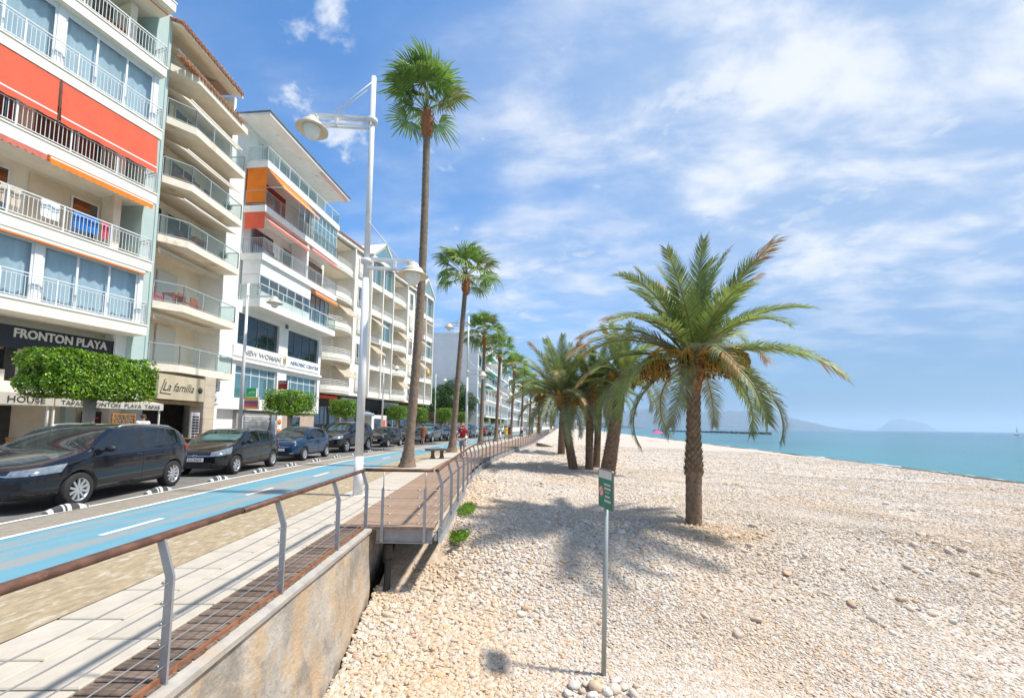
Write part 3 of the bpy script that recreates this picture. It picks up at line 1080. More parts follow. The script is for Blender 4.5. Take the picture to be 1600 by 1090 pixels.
def promenade_lamp(loc, rz, label, height=10.2, lean=0.0):
    t = thing('street_lamp', label, 'street lamp', loc, rz, 'tall two-armed lamps along the promenade')
    m = MB()
    m.tube([(0, 0, 0), (0, 0, 0.9)], [0.105, 0.10], 20)
    m.tube([(0, 0, 0.9), (0, 0, 5.1)], [0.094, 0.082], 20)
    m.tube([(0, 0, 5.1), (0, 0, height)], [0.070, 0.060], 20)
    m.lathe([(0.17, 0.0), (0.17, 0.02), (0.11, 0.03)], 20)
    m.build('pole', lamp_white, t)
    for sx, z, ln in ((-1, 9.05, 1.42), (1, 5.52, 1.10)):
        m = MB()
        m.lathe([(0.075, -0.05), (0.13, -0.045), (0.13, 0.045), (0.075, 0.05)], 18, (0, 0, z))
        for q in (-0.055, 0.055):
            m.bar((0, q, z + 0.05), (sx * ln, q, z + 0.05), 0.02, 0.06)
            m.bar((0, q, z - 0.16), (sx * ln * 0.86, q, z - 0.16), 0.02, 0.05)
        m.bar((sx * ln * 0.6, 0, z - 0.16), (sx * ln * 0.6, 0, z + 0.05), 0.14, 0.06)
        m.bar((sx * (ln - 0.12), 0, z + 0.02), (sx * (ln + 0.03), 0, z + 0.02), 0.16, 0.06)
        a = m.build('arm', lamp_white, t)
        m = MB()
        for q in (-0.05, 0.05):
            m.tube([(0, q, z + 1.0), (sx * ln * 0.68, q, z + 0.08)], 0.011, 6)
        m.build('stay_rod', lamp_white, a)
        lamp_head(t, sx * (ln + 0.0), z + 0.0)
    return t


promenade_lamp((-3.52, 9.7, 0.0), R(4), 'tall white two-armed street lamp standing nearest, right at the railing corner')
promenade_lamp((-3.25, 30, 0.0), R(-3), 'white two-armed street lamp seen behind the second fan palm', 9.6)
promenade_lamp((-1.30, 48.5, 0.0), R(-6), 'white two-armed street lamp between third and fourth fan palms', 9.6)
promenade_lamp((1.6, 67, 0.0), R(-8), 'small distant white two-armed street lamp in front of the leafy palms', 9.4)


def road_lamp(loc, rz, label, height=8.2):
    t = thing('road_lamp', label, 'street lamp', loc, rz, 'single-armed lamps on the far pavement')
    m = MB()
    m.tube([(0, 0, 0), (0, 0, 1.2)], [0.12, 0.11], 16)
    m.tube([(0, 0, 1.2), (0, 0, height)], [0.09, 0.055], 16)
    m.build('pole', lamp_white, t)
    z = height - 0.62
    m = MB()
    for q in (-0.05, 0.05):
        m.bar((0, q, z), (1.35, q, z), 0.02, 0.06)
    m.bar((1.2, 0, z - 0.03), (1.4, 0, z - 0.03), 0.14, 0.05)
    a = m.build('arm', lamp_white, t)
    m = MB()
    m.tube([(0, 0, height - 0.05), (1.1, 0, z + 0.04)], 0.012, 6)
    m.build('stay_rod', lamp_white, a)
    lamp_head(t, 1.32, z - 0.03)


road_lamp((-13.15, 20.2, 0.0), R(2), 'single-armed white street lamp beside the restaurant pillar', 8.5)
road_lamp((-12.9, 41.5, 0.12), R(-6), 'single-armed white street lamp before the white balcony block', 8.0)
road_lamp((-10.7, 58, 0.12), R(-8), 'single-armed white street lamp standing before the big green tree', 8.6)

# ================================================================== BENCH, SIGN, LANE SEPARATORS
bench = thing('stone_bench', 'dark stone slab bench on two stubby legs by the fan palm', 'bench', (-3.6, 20.4, 0), R(20))
stone_d = pm('dark_stone', (0.12, 0.10, 0.085), 0.7, var=0.2, vs=6, bump=0.004, bs=40)
m = MB()
pr = []
for k in range(24):
    t_ = 2 * math.pi * k / 24
    pr.append((0.60 * abs(math.cos(t_)) ** 0.7 * (1 if math.cos(t_) > 0 else -1), 0.27 * abs(math.sin(t_)) ** 0.6 * (1 if math.sin(t_) > 0 else -1)))
m.prism(pr, 0.40, 0.49)
m.build('seat', stone_d, bench)
for sx in (-0.22, 0.22):
    m = MB()
    m.lathe([(0.13, 0.0), (0.12, 0.05), (0.08, 0.2), (0.09, 0.34), (0.12, 0.40)], 12, (sx, 0, 0))
    m.build('leg', stone_d, bench)

sx, sy = 1.20, 5.5
sign = thing('beach_sign', 'green and white notice on a tall grey pole among the pebbles', 'sign', (sx, sy, beach_z(sx, sy)), 0)
pole_m = pm('sign_pole', (0.33, 0.36, 0.34), 0.5, metal=0.3, var=0.08, vs=5)
m = MB()
m.tube([(0, 0, -0.2), (0.05, 0, 2.42)], 0.031, 14)
m.build('pole', pole_m, sign)
ang = R(62)                      # the board is turned well away from the camera
bd = bpy.data.objects.new('board', None)
m = MB()
w2, z0, z1, r_ = 0.22, 2.06, 2.56, 0.03
rp = []
for cx, cz, a0 in ((w2 - r_, z1 - r_, 0), (-w2 + r_, z1 - r_, 90), (-w2 + r_, z0 + r_, 180), (w2 - r_, z0 + r_, 270)):
    for q in range(4):
        a = R(a0 + 30 * q)
        rp.append((cx + r_ * math.cos(a), cz + r_ * math.sin(a)))
m.prism(rp, 0.0, 0.022, lambda a, b, h: (a, -h, b), 0)
board = m.build('board', pm('sign_back', (0.16, 0.17, 0.17), 0.5, metal=0.4), sign, (0.045, -0.033, 0), -ang * -1)
board.rotation_euler.z = R(-79)
green = pm('sign_green', (0.02, 0.20, 0.12), 0.5, var=0.05)
sgw = pm('sign_white', (0.62, 0.60, 0.56), 0.55, var=0.06)
sgr = pm('sign_red', (0.62, 0.10, 0.07), 0.5, var=0.05)
m = MB()
m.box(-w2 + 0.012, w2 - 0.012, -0.025, -0.023, z0 + 0.012, z1 - 0.12, 0)
m.box(-w2 + 0.02, w2 - 0.02, -0.025, -0.023, z1 - 0.118, z1 - 0.014, 1)
m.build('sign_face', [green, sgw], board)
m = MB()
m.lathe([(0.0, 0), (0.075, 0), (0.075, 0.002), (0.0, 0.002)], 24, (-0.115, -0.0275, 2.27), 'y', 0, False)
m.lathe([(0.0, 0), (0.055, 0), (0.055, 0.001), (0.0, 0.001)], 24, (-0.115, -0.0288, 2.27), 'y', 1, False)
m.bar((-0.16, -0.0292, 2.23), (-0.07, -0.0292, 2.31), 0.001, 0.018, mi=0)
m.build('prohibition_symbol', [sgr, sgw], board)
m = MB()
for k, (a, b, z, h) in enumerate(((-0.02, 0.17, 2.37, 0.026), (-0.02, 0.18, 2.32, 0.03), (0.0, 0.14, 2.275, 0.008), (-0.0, 0.15, 2.22, 0.026), (-0.02, 0.18, 2.165, 0.03))):
    x = a
    rr = random.Random(k)
    while x < b:
        w_ = rr.uniform(0.012, 0.022) if h > 0.01 else 0.2
        m.box(x, min(x + w_, b), -0.0275, -0.026, z - h / 2, z + h / 2)
        x += w_ + 0.006
m.build('sign_lettering', sgw, board)['kind'] = 'stuff'

rubber = pm('black_rubber', (0.05, 0.05, 0.053), 0.8, var=0.2, vs=9, bump=0.003, bs=60)
refl = pm('reflective_band', (0.50, 0.50, 0.49), 0.6, var=0.12, vs=20)


def separator_mesh():
    m = MB()
    n = 22
    rows = []
    bands = []
    for i in range(n + 1):
        t_ = i / n
        x = -0.40 + 0.80 * t_
        h = 0.125 * max(0.0, math.sin(math.pi * min(1, max(0, t_)) ** 0.85)) ** 0.7 + 0.004
        w = 0.085 * (0.55 + 0.45 * math.sin(math.pi * t_) ** 0.6)
        rows.append([(x, w * math.cos(a), h * math.sin(a)) for a in np.linspace(0, math.pi, 9)])
    for i in range(n):
        t_ = (i + 0.5) / n
        white = any(abs(t_ - c) < 0.035 for c in (0.08, 0.34, 0.46, 0.72, 0.82, 0.93))
        m.sheet([rows[i], rows[i + 1]], 1 if white else 0)
    return m.mesh('lane_separator', [rubber, refl])


sepm = separator_mesh()
ord_ = ['nearest', 'second', 'third', 'fourth', 'fifth', 'sixth', 'seventh', 'eighth', 'ninth', 'tenth', 'eleventh', 'twelfth']
for k in range(12):
    y = 7.75 + 2.12 * k
    o = link('lane_separator', sepm, None, (-8.02 + off(y) - 0.12 * max(0, y - 8) / 6, y, 0.0), R(90))
    tag(o, f'striped black and white rubber lane separator, {ord_[k]} along the parked cars', 'lane separator', 'rubber separators along the parking line')
# ================================================================== PALMS
trunk_w = pm('fan_palm_trunk', (0.20, 0.145, 0.105), 0.9, var=0.25, vs=7, bump=0.012, bs=30, c2=(0.27, 0.20, 0.15), ss=3)
boot_red = pm('palm_boot_red', (0.34, 0.125, 0.05), 0.85, var=0.3, vs=12, bump=0.01, bs=30, c2=(0.22, 0.10, 0.05), ss=6)
fan_green = pm('fan_leaf', (0.18, 0.29, 0.055), 0.5, var=0.35, vs=2.5, spec=0.5, trans=0.35, rnd=0.22)
fan_light = pm('fan_leaf_yellowed', (0.22, 0.26, 0.07), 0.5, var=0.3, vs=2.5, trans=0.25, rnd=0.15)
stem_green = pm('petiole_green', (0.18, 0.23, 0.06), 0.5, var=0.2)


def fan_frond(seed, R_=0.95, pet=1.15, droop=0.55, dry=False):
    r = random.Random(seed)
    m = MB()
    # petiole
    pts = [(pet * t, 0, 0.10 * pet * math.sin(t * 1.6) - 0.05 * t) for t in (0, .35, .7, 1.0)]
    m.tube(pts, [0.026, 0.018, 0.014, 0.012], 5, 1)
    cx, cz = pts[-1][0], pts[-1][2]
    n = 26
    span = R(118)
    for k in range(n):
        a0 = -span + 2 * span * k / n
        a1 = -span + 2 * span * (k + 1) / n
        am = (a0 + a1) / 2
        ln = R_ * (0.80 + 0.22 * math.cos(am * 0.8)) * r.uniform(0.88, 1.08)
        pleat = 0.018
        wob = r.uniform(-0.10, 0.10)
        dr = droop * r.uniform(0.6, 1.4)

        def P(rad, ang, lift):
            f = rad / R_
            z = cz + 0.16 * f * abs(math.sin(am)) - dr * max(0, f - 0.42) ** 2 * 1.5 - 0.12 * f * f + lift
            return (cx + rad * math.cos(ang) * (1 - 0.10 * f * f), rad * math.sin(ang) * (1 - 0.08 * f), z)
        s0, s1, s2 = 0.08 * R_, 0.52 * ln, 0.80 * ln
        h = (a1 - a0) / 2
        row = [[P(s0, a0, 0), P(s0, am, pleat * .3), P(s0, a1, 0)],
               [P(s1, a0 + h * .06, 0), P(s1, am, pleat * 1.6), P(s1, a1 - h * .06, 0)],
               [P(s2, am + wob * .4 - h * .5, 0), P(s2, am + wob * .4, pleat), P(s2, am + wob * .4 + h * .5, 0)],
               [P(ln, am + wob - h * .06, 0), P(ln, am + wob, 0.0), P(ln, am + wob + h * .06, 0)]]
        m.sheet(row, 0, False)
    return m.mesh('frond', [pm('fan_leaf_dry', (0.30, 0.22, 0.11), 0.7, var=0.3) if dry else (fan_green if seed % 4 else fan_light), stem_green])


FAN = [fan_frond(s, droop=d) for s, d in ((1, 0.45), (2, 0.7), (3, 0.95), (4, 0.6), (5, 1.2))]


def orient(frond, az, el, roll=0.0):
    frond.rotation_euler = (Matrix.Rotation(az, 3, 'Z') @ Matrix.Rotation(-el, 3, 'Y') @ Matrix.Rotation(roll, 3, 'X')).to_euler()


def palm_trunk(base, top, r0, r1, rings, bulge=1.9, bend=0.0):
    m = MB()
    pts, rs = [], []
    n = rings * 2
    b, t = Vector(base), Vector(top)
    for i in range(n + 1):
        f = i / n
        p = b.lerp(t, f)
        p.x += bend * math.sin(math.pi * f)
        r_ = r0 + (r1 - r0) * f
        if f * (t - b).length < 1.2:
            r_ *= 1 + (bulge - 1) * (1 - f * (t - b).length / 1.2) ** 2
        r_ *= 1 + (0.05 if i % 2 else -0.03) + random.uniform(-0.035, 0.03)
        pts.append(p)
        rs.append(r_)
    m.tube(pts, rs, 14)
    return m


def fan_palm(base, crown, label, nf=34, scale=1.0, seed=0, wind=-0.25, low=R(118), bend=0.0):
    r = random.Random(seed)
    t = thing('fan_palm', label, 'palm tree', base, 0, 'fan palms along the promenade')
    top = Vector(crown) - Vector(base)
    palm_trunk((0, 0, -0.05), top, 0.175 * scale ** .5, 0.125 * scale ** .5, 64, 2.0, bend).build('trunk', trunk_w, t)
    m = MB()
    h = 1.05 * scale
    pts = [top - Vector((0, 0, h * 0.9)) + Vector((0, 0, h * 1.25 * q)) for q in (0, .12, .3, .5, .7, .85, 1.0)]
    m.tube(pts, [0.14 * scale, 0.19 * scale, 0.215 * scale, 0.20 * scale, 0.17 * scale, 0.11 * scale, 0.05], 12)
    for k in range(40):
        a, q = r.uniform(0, 6.28), r.uniform(0.0, 0.8)
        p = top - Vector((0, 0, h * 0.9)) + Vector((math.cos(a), math.sin(a), 0)) * 0.17 * scale + Vector((0, 0, h * 1.1 * q))
        m.bar(p, p + Vector((math.cos(a) * 0.09, math.sin(a) * 0.09, 0.16)) * scale, 0.07 * scale, 0.02)
    m.build('boot_sheath', boot_red, t)
    big = MB()
    for k in range(nf):
        f = (k + 0.5) / nf
        el = R(86) - f ** 0.85 * low
        az = k * 2.399 + r.uniform(-0.25, 0.25)
        el += r.uniform(-0.12, 0.12) - wind * 0.35 * math.cos(az)
        fr = link('frond', FAN[(k * 7 + seed) % 5], t, top + Vector((0, 0, 0.1 * scale)))
        s = scale * r.uniform(0.85, 1.12)
        fr.scale = (s, s, s)
        # the sea wind lays the crown over towards the street
        dirv = Vector((math.cos(az) * math.cos(el) + wind, math.sin(az) * math.cos(el), math.sin(el))).normalized()
        orient(fr, math.atan2(dirv.y, dirv.x), math.asin(dirv.z), r.uniform(-0.5, 0.5))
    return t


fan_palm((-4.03, 16.3, 0), (-3.66, 16.3, 14.45), 'tallest fan palm, nearest one beside the stone bench', 25, 1.10, 1, -0.18, R(76), bend=0.16)
fan_palm((-3.62, 25.5, 0), (-2.97, 25.5, 10.85), 'second tallest fan palm behind the person in red', 26, 1.14, 2, -0.10, R(108))
fan_palm((-2.62, 35.5, 0), (-2.42, 35.5, 9.45), 'third fan palm along the promenade from the camera', 28, 1.05, 3, 0.0)
fan_palm((-1.62, 43.5, 0), (-1.32, 43.5, 9.3), 'fourth fan palm along the promenade, before the teal awning', 26, 1.05, 4, 0.0)
fan_palm((-0.1, 53, 0), (0.3, 53, 9.0), 'fifth fan palm along the promenade, right of the blue awning', 26, 1.1, 5, 0.05)
fan_palm((1.45, 63, 0), (1.7, 63, 8.2), 'sixth fan palm along the promenade, shorter and yellowed', 28, 1.2, 6, 0.0)
fan_palm((3.1, 74, 0), (3.4, 74, 8.0), 'seventh fan palm, small and far, behind the leaning date fronds', 26, 1.2, 7, 0.0)
fan_palm((5.6, 88, 0), (5.8, 88, 8.4), 'eighth and farthest fan palm on the promenade', 26, 1.2, 8, 0.0)

# ------------------------------------------------------------------ date palms
date_green = pm('date_leaf', (0.19, 0.25, 0.06), 0.5, var=0.35, vs=3, spec=0.5, trans=0.35, rnd=0.25)
date_grey = pm('date_leaf_grey', (0.24, 0.27, 0.14), 0.5, var=0.3, vs=3, spec=0.5, trans=0.3, rnd=0.2)
date_dry = pm('date_leaf_dry', (0.42, 0.27, 0.11), 0.8, var=0.3, vs=4, trans=0.15)
rachis_m = pm('date_rachis', (0.27, 0.24, 0.09), 0.5, var=0.25, c2=(0.42, 0.24, 0.06), ss=2)
date_trunk = pm('date_trunk', (0.21, 0.14, 0.09), 0.95, var=0.35, vs=9, bump=0.02, bs=24, c2=(0.25, 0.175, 0.115), ss=7, lo=0.5, hi=0.66)
date_boot = pm('date_boot', (0.27, 0.105, 0.04), 0.9, var=0.35, vs=9, bump=0.01, bs=25, c2=(0.36, 0.19, 0.08), ss=6)
dates_m = pm('dates', (0.24, 0.155, 0.03), 0.45, var=0.5, vs=16, c2=(0.13, 0.13, 0.03), ss=12, lo=0.5, hi=0.6)
stalk_m = pm('date_stalk', (0.78, 0.33, 0.035), 0.6, var=0.25, vs=5)


def date_frond(seed, L_=2.5, bendy=1.3, kind=0, n=82):
    """feather leaf: an arching midrib with two combs of narrow leaflets; the last stretch may be dry"""
    r = random.Random(seed)
    m = MB()
    pts = []
    x = z = 0.0
    N = 24
    for i in range(N + 1):
        f = i / N
        pts.append(Vector((x, 0.05 * math.sin(f * 3 + seed), z)))
        a = -bendy * f ** 1.6 + 0.10
        x += math.cos(a) * L_ / N
        z += math.sin(a) * L_ / N
    m.tube(pts, [0.030 * (1 - 0.85 * (i / N)) + 0.003 for i in range(N + 1)], 5, 1)
    for k in range(n):
        f = 0.13 + 0.87 * (k + 0.5) / n
        g = f * N
        i = min(int(g), N - 1)
        p = pts[i].lerp(pts[i + 1], g - i)
        d = (pts[i + 1] - pts[i]).normalized()
        upv = Vector((-d.z, 0, d.x))
        dry = (kind == 1 and f > 0.80) or (kind == 2 and f > 0.62)
        for sgn in (-1, 1):
            ln = (0.16 + 0.36 * math.sin(math.pi * min(1, (f * 0.92 + 0.06)) ** 0.8)) * r.uniform(0.85, 1.12) * L_ / 2.5
            if f < 0.25:
                ln *= 0.55 + 1.8 * (f - 0.13)
            fw = 0.62 + 0.55 * f + r.uniform(-0.10, 0.10)
            side = Vector((0, sgn, 0))
            q = (d * fw + side * (1.0 - 0.25 * f) + upv * (0.42 + r.uniform(-0.22, 0.2))).normalized()
            w = 0.027 * r.uniform(0.8, 1.15)
            wv = (d * 0.8 - side * 0.45 * 0).cross(q).cross(q).normalized() * w if False else d * w
            sag = Vector((0, 0, -1)) * ln * (0.30 + (0.5 if dry else 0.0))
            a_, b_, c_ = p, p + q * ln * 0.55 + sag * 0.25, p + q * ln + sag
            vs = [a_ - wv * .5, a_ + wv * .5, b_ + wv * .6 + upv * 0.004, b_ - wv * .6, c_]
            m.add(vs, [(0, 1, 2, 3), (3, 2, 4)], 2 if dry else 0)
    return m.mesh('frond', [date_green if seed % 3 else date_grey, rachis_m, date_dry])


DF_UP = [date_frond(s, 2.75, 0.5, k) for s, k in ((1, 0), (2, 0), (4, 1))]
DF_MID = [date_frond(s, 2.6, 1.15, k) for s, k in ((5, 0), (3, 1), (7, 1), (8, 0))]
DF_LOW = [date_frond(s, 2.7, 1.75, k) for s, k in ((9, 0), (10, 0), (6, 0))]
DF_DRY = [date_frond(12, 2.2, 1.7, 2)]


def date_trunk_mesh(base, top, r_low, r_mid, knobs=True, seed=0, collar=True):
    """trunk of stacked leaf bases: every course of boots is modelled"""
    r = random.Random(seed)
    m = MB()
    b, t = Vector(base), Vector(top)
    ln = (t - b).length
    rows = int(ln / 0.075)
    pts, rs = [], []
    for i in range(rows + 1):
        f = i / rows
        p = b.lerp(t, f)
        if collar:
            rr = r_low if f < 0.33 else r_mid * (1.0 + 0.30 * smoothstep((0.62 - f) / 0.25)) if f < 0.95 else r_mid
        else:
            rr = r_low + (r_mid - r_low) * f
        pts.append(p)
        rs.append(rr * (1 + r.uniform(-0.03, 0.03)))
    m.tube(pts, rs, 16)
    for i in range(1, rows):
        f = i / rows
        p = pts[i]
        k_n = 9
        lowband = collar and f < 0.33
        for k in range(k_n):
            a = 2 * math.pi * (k + 0.5 * (i % 2)) / k_n + r.uniform(-0.05, 0.05)
            c, s = math.cos(a), math.sin(a)
            w = rs[i] * 0.30
            o_ = rs[i] * (0.05 if lowband else 0.20)
            base_p = p + Vector((c, s, 0)) * rs[i] * 0.97
            tv = Vector((-s, c, 0))
            up_p = base_p + Vector((c * o_, s * o_, 0.05 + r.uniform(0, 0.02)))
            lo_p = base_p + Vector((0, 0, -0.06))
            m.add([lo_p, base_p + tv * w, up_p + tv * w * 0.4, up_p - tv * w * 0.4, base_p - tv * w], [(0, 1, 2, 3), (0, 3, 4), (2, 1, 4, 3)], 0)
    return m


def fruit_cluster(parent, top, az, reach, drop, n=34, seed=0, size=1.0):
    r = random.Random(seed)
    m = MB()
    d = Vector((math.cos(az), math.sin(az), 0))
    root = top + Vector((0, 0, 0.05))
    knee = root + d * reach * 0.75 + Vector((0, 0, 0.12))
    m.tube([root, root + d * reach * 0.4 + Vector((0, 0, 0.16)), knee, knee + d * 0.10 * size + Vector((0, 0, -0.12))], [0.04, 0.036, 0.03, 0.02], 6, 0)
    tip = knee + d * 0.08
    for k in range(n):
        a = r.uniform(0, 6.28)
        s = r.uniform(0.04, 0.20) * size
        e = tip + Vector((math.cos(a) * s, math.sin(a) * s, -drop * r.uniform(0.45, 1.0)))
        mid = tip.lerp(e, 0.5) + Vector((math.cos(a), math.sin(a), 0)) * 0.06 * size
        m.tube([tip, mid, e], 0.008, 3, 0, False)
        for q in (0.45, 0.6, 0.72, 0.84, 0.95):
            c = (mid.lerp(e, (q - 0.5) * 2) if q > 0.5 else mid) + Vector((r.uniform(-.02, .02), r.uniform(-.02, .02), r.uniform(-.02, .02)))
            m.ball(c, (0.020, 0.020, 0.028), 5, 3, 1)
    m.build('fruit_cluster', [stalk_m, dates_m], parent)


def date_palm(base, top, label, nf=46, size=1.0, seed=0, fruits=6, r_low=0.19, r_mid=0.155, collar=True, lean_down=True):
    r = random.Random(seed)
    bz = beach_z(base[0], base[1])
    t = thing('date_palm', label, 'palm tree', (base[0], base[1], bz), 0, 'date palms growing on the beach')
    tv = Vector((top[0] - base[0], top[1] - base[1], top[2]))
    date_trunk_mesh((0, 0, -0.1), tv, r_low, r_mid, True, seed, collar).build('trunk', date_trunk, t)
    m = MB()
    up = tv.normalized()
    q0 = tv - up * 0.62 * size
    m.tube([q0, q0 + up * 0.15, q0 + up * 0.45 * size, q0 + up * 0.8 * size, q0 + up * 1.05 * size], [r_mid * 1.02, r_mid * 1.28, r_mid * 1.45, r_mid * 1.2, 0.04], 14)
    for k in range(60):
        a, q = r.uniform(0, 6.28), r.uniform(0.1, 0.9)
        p = q0 + up * q * size + Vector((math.cos(a), math.sin(a), 0)) * r_mid * 1.25
        m.bar(p, p + Vector((math.cos(a) * 0.10, math.sin(a) * 0.10, 0.17)), 0.075, 0.03)
    m.build('crown_boots', date_boot, t)
    for k in range(nf):
        f = (k + 0.5) / nf
        el = R(84) - f ** 0.9 * (R(112) if lean_down else R(95)) + r.uniform(-0.10, 0.10)
        az = k * 2.39996 + r.uniform(-0.2, 0.2)
        lst = DF_UP if f < 0.28 else DF_MID if f < 0.72 else DF_LOW
        me = lst[r.randrange(len(lst))]
        if 0.3 < f < 0.95 and r.random() < 0.08:
            me = DF_DRY[0]
        fr = link('frond', me, t, tv + up * 0.15 + Vector((math.cos(az), math.sin(az), 0)) * 0.07)
        s = size * r.uniform(0.85, 1.08) * (0.94 if f < 0.28 else 1)
        fr.scale = (s, s, s)
        orient(fr, az, el, r.uniform(-0.35, 0.35))
    for k in range(fruits):
        az = (k + 0.3) * 2 * math.pi / max(1, fruits) + r.uniform(-0.25, 0.25)
        fruit_cluster(t, tv + up * 0.12, az, (1.05 + r.uniform(-0.15, 0.25)) * size, (0.50 + r.uniform(0, 0.2)) * size, 64, seed * 10 + k, size * 1.15)
    return t


date_palm((4.02, 9.3), (4.08, 9.3, 3.50), 'big date palm with orange fruit standing alone on the right', 44, 1.03, 11, 10, 0.165, 0.14)
date_palm((4.25, 18.6), (5.05, 19.0, 4.25), 'leaning date palm with a thick trunk, just left of the lone one', 36, 1.0, 12, 4, 0.32, 0.20, False)
date_palm((3.75, 20.2), (3.80, 20.2, 3.55), 'straight date palm in the middle of the beach clump', 32, 0.95, 13, 3, 0.18, 0.15, False)
date_palm((4.35, 21.5), (4.55, 21.5, 3.9), 'date palm half hidden behind the middle one of the clump', 28, 0.9, 14, 2, 0.17, 0.14, False)
date_palm((2.98, 19.9), (2.35, 19.9, 3.35), 'date palm of the clump leaning left over the railing, with low fronds', 38, 1.12, 15, 6, 0.21, 0.14, False)
date_palm((3.75, 31.5), (3.9, 31.5, 3.9), 'farther date palm seen between the clump and the railing', 34, 1.1, 16, 2, 0.26, 0.22, False)

# ================================================================== CLIPPED TREES AND OTHER GREENERY
leaf_hedge = pm('hedge_leaf', (0.10, 0.23, 0.013), 0.42, var=0.45, vs=5, spec=0.5, trans=0.28)
leaf_hedge2 = pm('hedge_leaf_young', (0.28, 0.43, 0.025), 0.42, var=0.35, vs=5, spec=0.5, trans=0.3)
leaf_dark = pm('tree_leaf', (0.040, 0.10, 0.020), 0.5, var=0.5, vs=1.5, trans=0.2)
leaf_mid = pm('tree_leaf_light', (0.085, 0.16, 0.03), 0.5, var=0.4, vs=1.5, trans=0.25)
bark = pm('pale_bark', (0.36, 0.31, 0.26), 0.9, var=0.2, vs=6, bump=0.008, bs=24, c2=(0.24, 0.20, 0.16), ss=3)
dark_core = pm('crown_gap_shade', (0.018, 0.045, 0.008), 0.9, var=0.4, vs=6)  # near-black green that paints the shade between the leaves


def leaf_mesh(name, P, Nn, size, mats, seed=0, split=0.4):
    """P points, Nn preferred normals: one folded leaf on each"""
    g = np.random.default_rng(seed)
    n = len(P)
    nr = Nn + g.normal(0, 0.55, (n, 3))
    nr /= np.linalg.norm(nr, axis=1)[:, None] + 1e-9
    t = np.cross(nr, g.normal(0, 1, (n, 3)))
    t /= np.linalg.norm(t, axis=1)[:, None] + 1e-9
    b = np.cross(nr, t)
    s = (size * g.uniform(0.7, 1.25, n))[:, None]
    v = np.empty((n, 4, 3))
    v[:, 0] = P - t * s
    v[:, 1] = P + b * s * 0.55 + nr * s * 0.18
    v[:, 2] = P + t * s
    v[:, 3] = P - b * s * 0.55 + nr * s * 0.18
    me = bpy.data.meshes.new(name)
    me.vertices.add(n * 4)
    me.vertices.foreach_set('co', v.astype(np.float32).ravel())
    fi = np.arange(n) * 4
    tri = np.stack([fi, fi + 1, fi + 2, fi, fi + 2, fi + 3], 1).astype(np.int32).ravel()
    me.loops.add(n * 6)
    me.loops.foreach_set('vertex_index', tri)
    me.polygons.add(n * 2)
    me.polygons.foreach_set('loop_start', (np.arange(n * 2) * 3).astype(np.int32))
    for q in mats:
        me.materials.append(q)
    mi = (g.random(n) < split).astype(np.int32)
    me.polygons.foreach_set('material_index', np.repeat(mi, 2))
    me.update(calc_edges=True)
    me.validate()
    return me


def hedge_tree(loc, lx, ly, h, z0, label, n=9000, leaf=0.045, rz=0.0, seed=0, half=False):
    t = thing('clipped_tree', label, 'tree', loc, rz, 'box-clipped trees along the far pavement')
    g = np.random.default_rng(seed + 50)
    u = g.uniform(-1, 1, (n, 3))
    # push most points to the shell of a rounded box
    k = g.random(n)
    ax = np.argmax(np.abs(u) * np.array([1 / 1.0, 1.05, 1.1]), axis=1)
    sh = k < 0.8
    rows_ = np.arange(n)
    sg = np.sign(u[rows_, ax])
    u[rows_[sh], ax[sh]] = sg[sh] * g.uniform(0.9, 1.0, sh.sum())
    ln = np.sum(np.abs(u) ** 12, axis=1) ** (1 / 12)
    u = u / np.maximum(ln, 1.0)[:, None]
    wob = 1 + 0.05 * np.sin(u[:, 0] * 9 + seed) * np.cos(u[:, 2] * 7) + 0.04 * np.sin(u[:, 1] * 11 + u[:, 0] * 5) + g.normal(0, 0.017, n)
    u = u * wob[:, None]
    P = u * np.array([lx / 2, ly / 2, h / 2]) + np.array([0, 0, z0 + h / 2])
    Nn = np.zeros((n, 3))
    Nn[rows_, ax] = sg
    link('crown', leaf_mesh('crown', P, Nn, leaf, [leaf_hedge, leaf_hedge2], seed, 0.42), t)
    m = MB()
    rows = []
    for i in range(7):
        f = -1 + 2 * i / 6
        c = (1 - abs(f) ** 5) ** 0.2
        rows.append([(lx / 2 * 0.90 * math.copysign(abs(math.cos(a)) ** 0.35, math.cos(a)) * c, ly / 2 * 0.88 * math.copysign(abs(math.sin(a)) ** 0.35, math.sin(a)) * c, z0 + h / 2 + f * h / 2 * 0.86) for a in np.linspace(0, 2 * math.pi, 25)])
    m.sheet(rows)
    m.build('gap_shade_core', dark_core, t)  # solid hull inside the leaves; its dark colour stands for shaded gaps
    m = MB()
    m.tube([(0, 0, 0), (0.02, 0.01, z0 * 0.6), (0, 0, z0 + 0.3)], [0.17, 0.145, 0.16], 12)
    for a in (0.3, 2.2, 4.1, 5.4):
        m.tube([(0, 0, z0 - 0.1), (math.cos(a) * lx * 0.16, math.sin(a) * ly * 0.16, z0 + 0.3)], [0.07, 0.04], 7)
    m.build('trunk', bark, t)


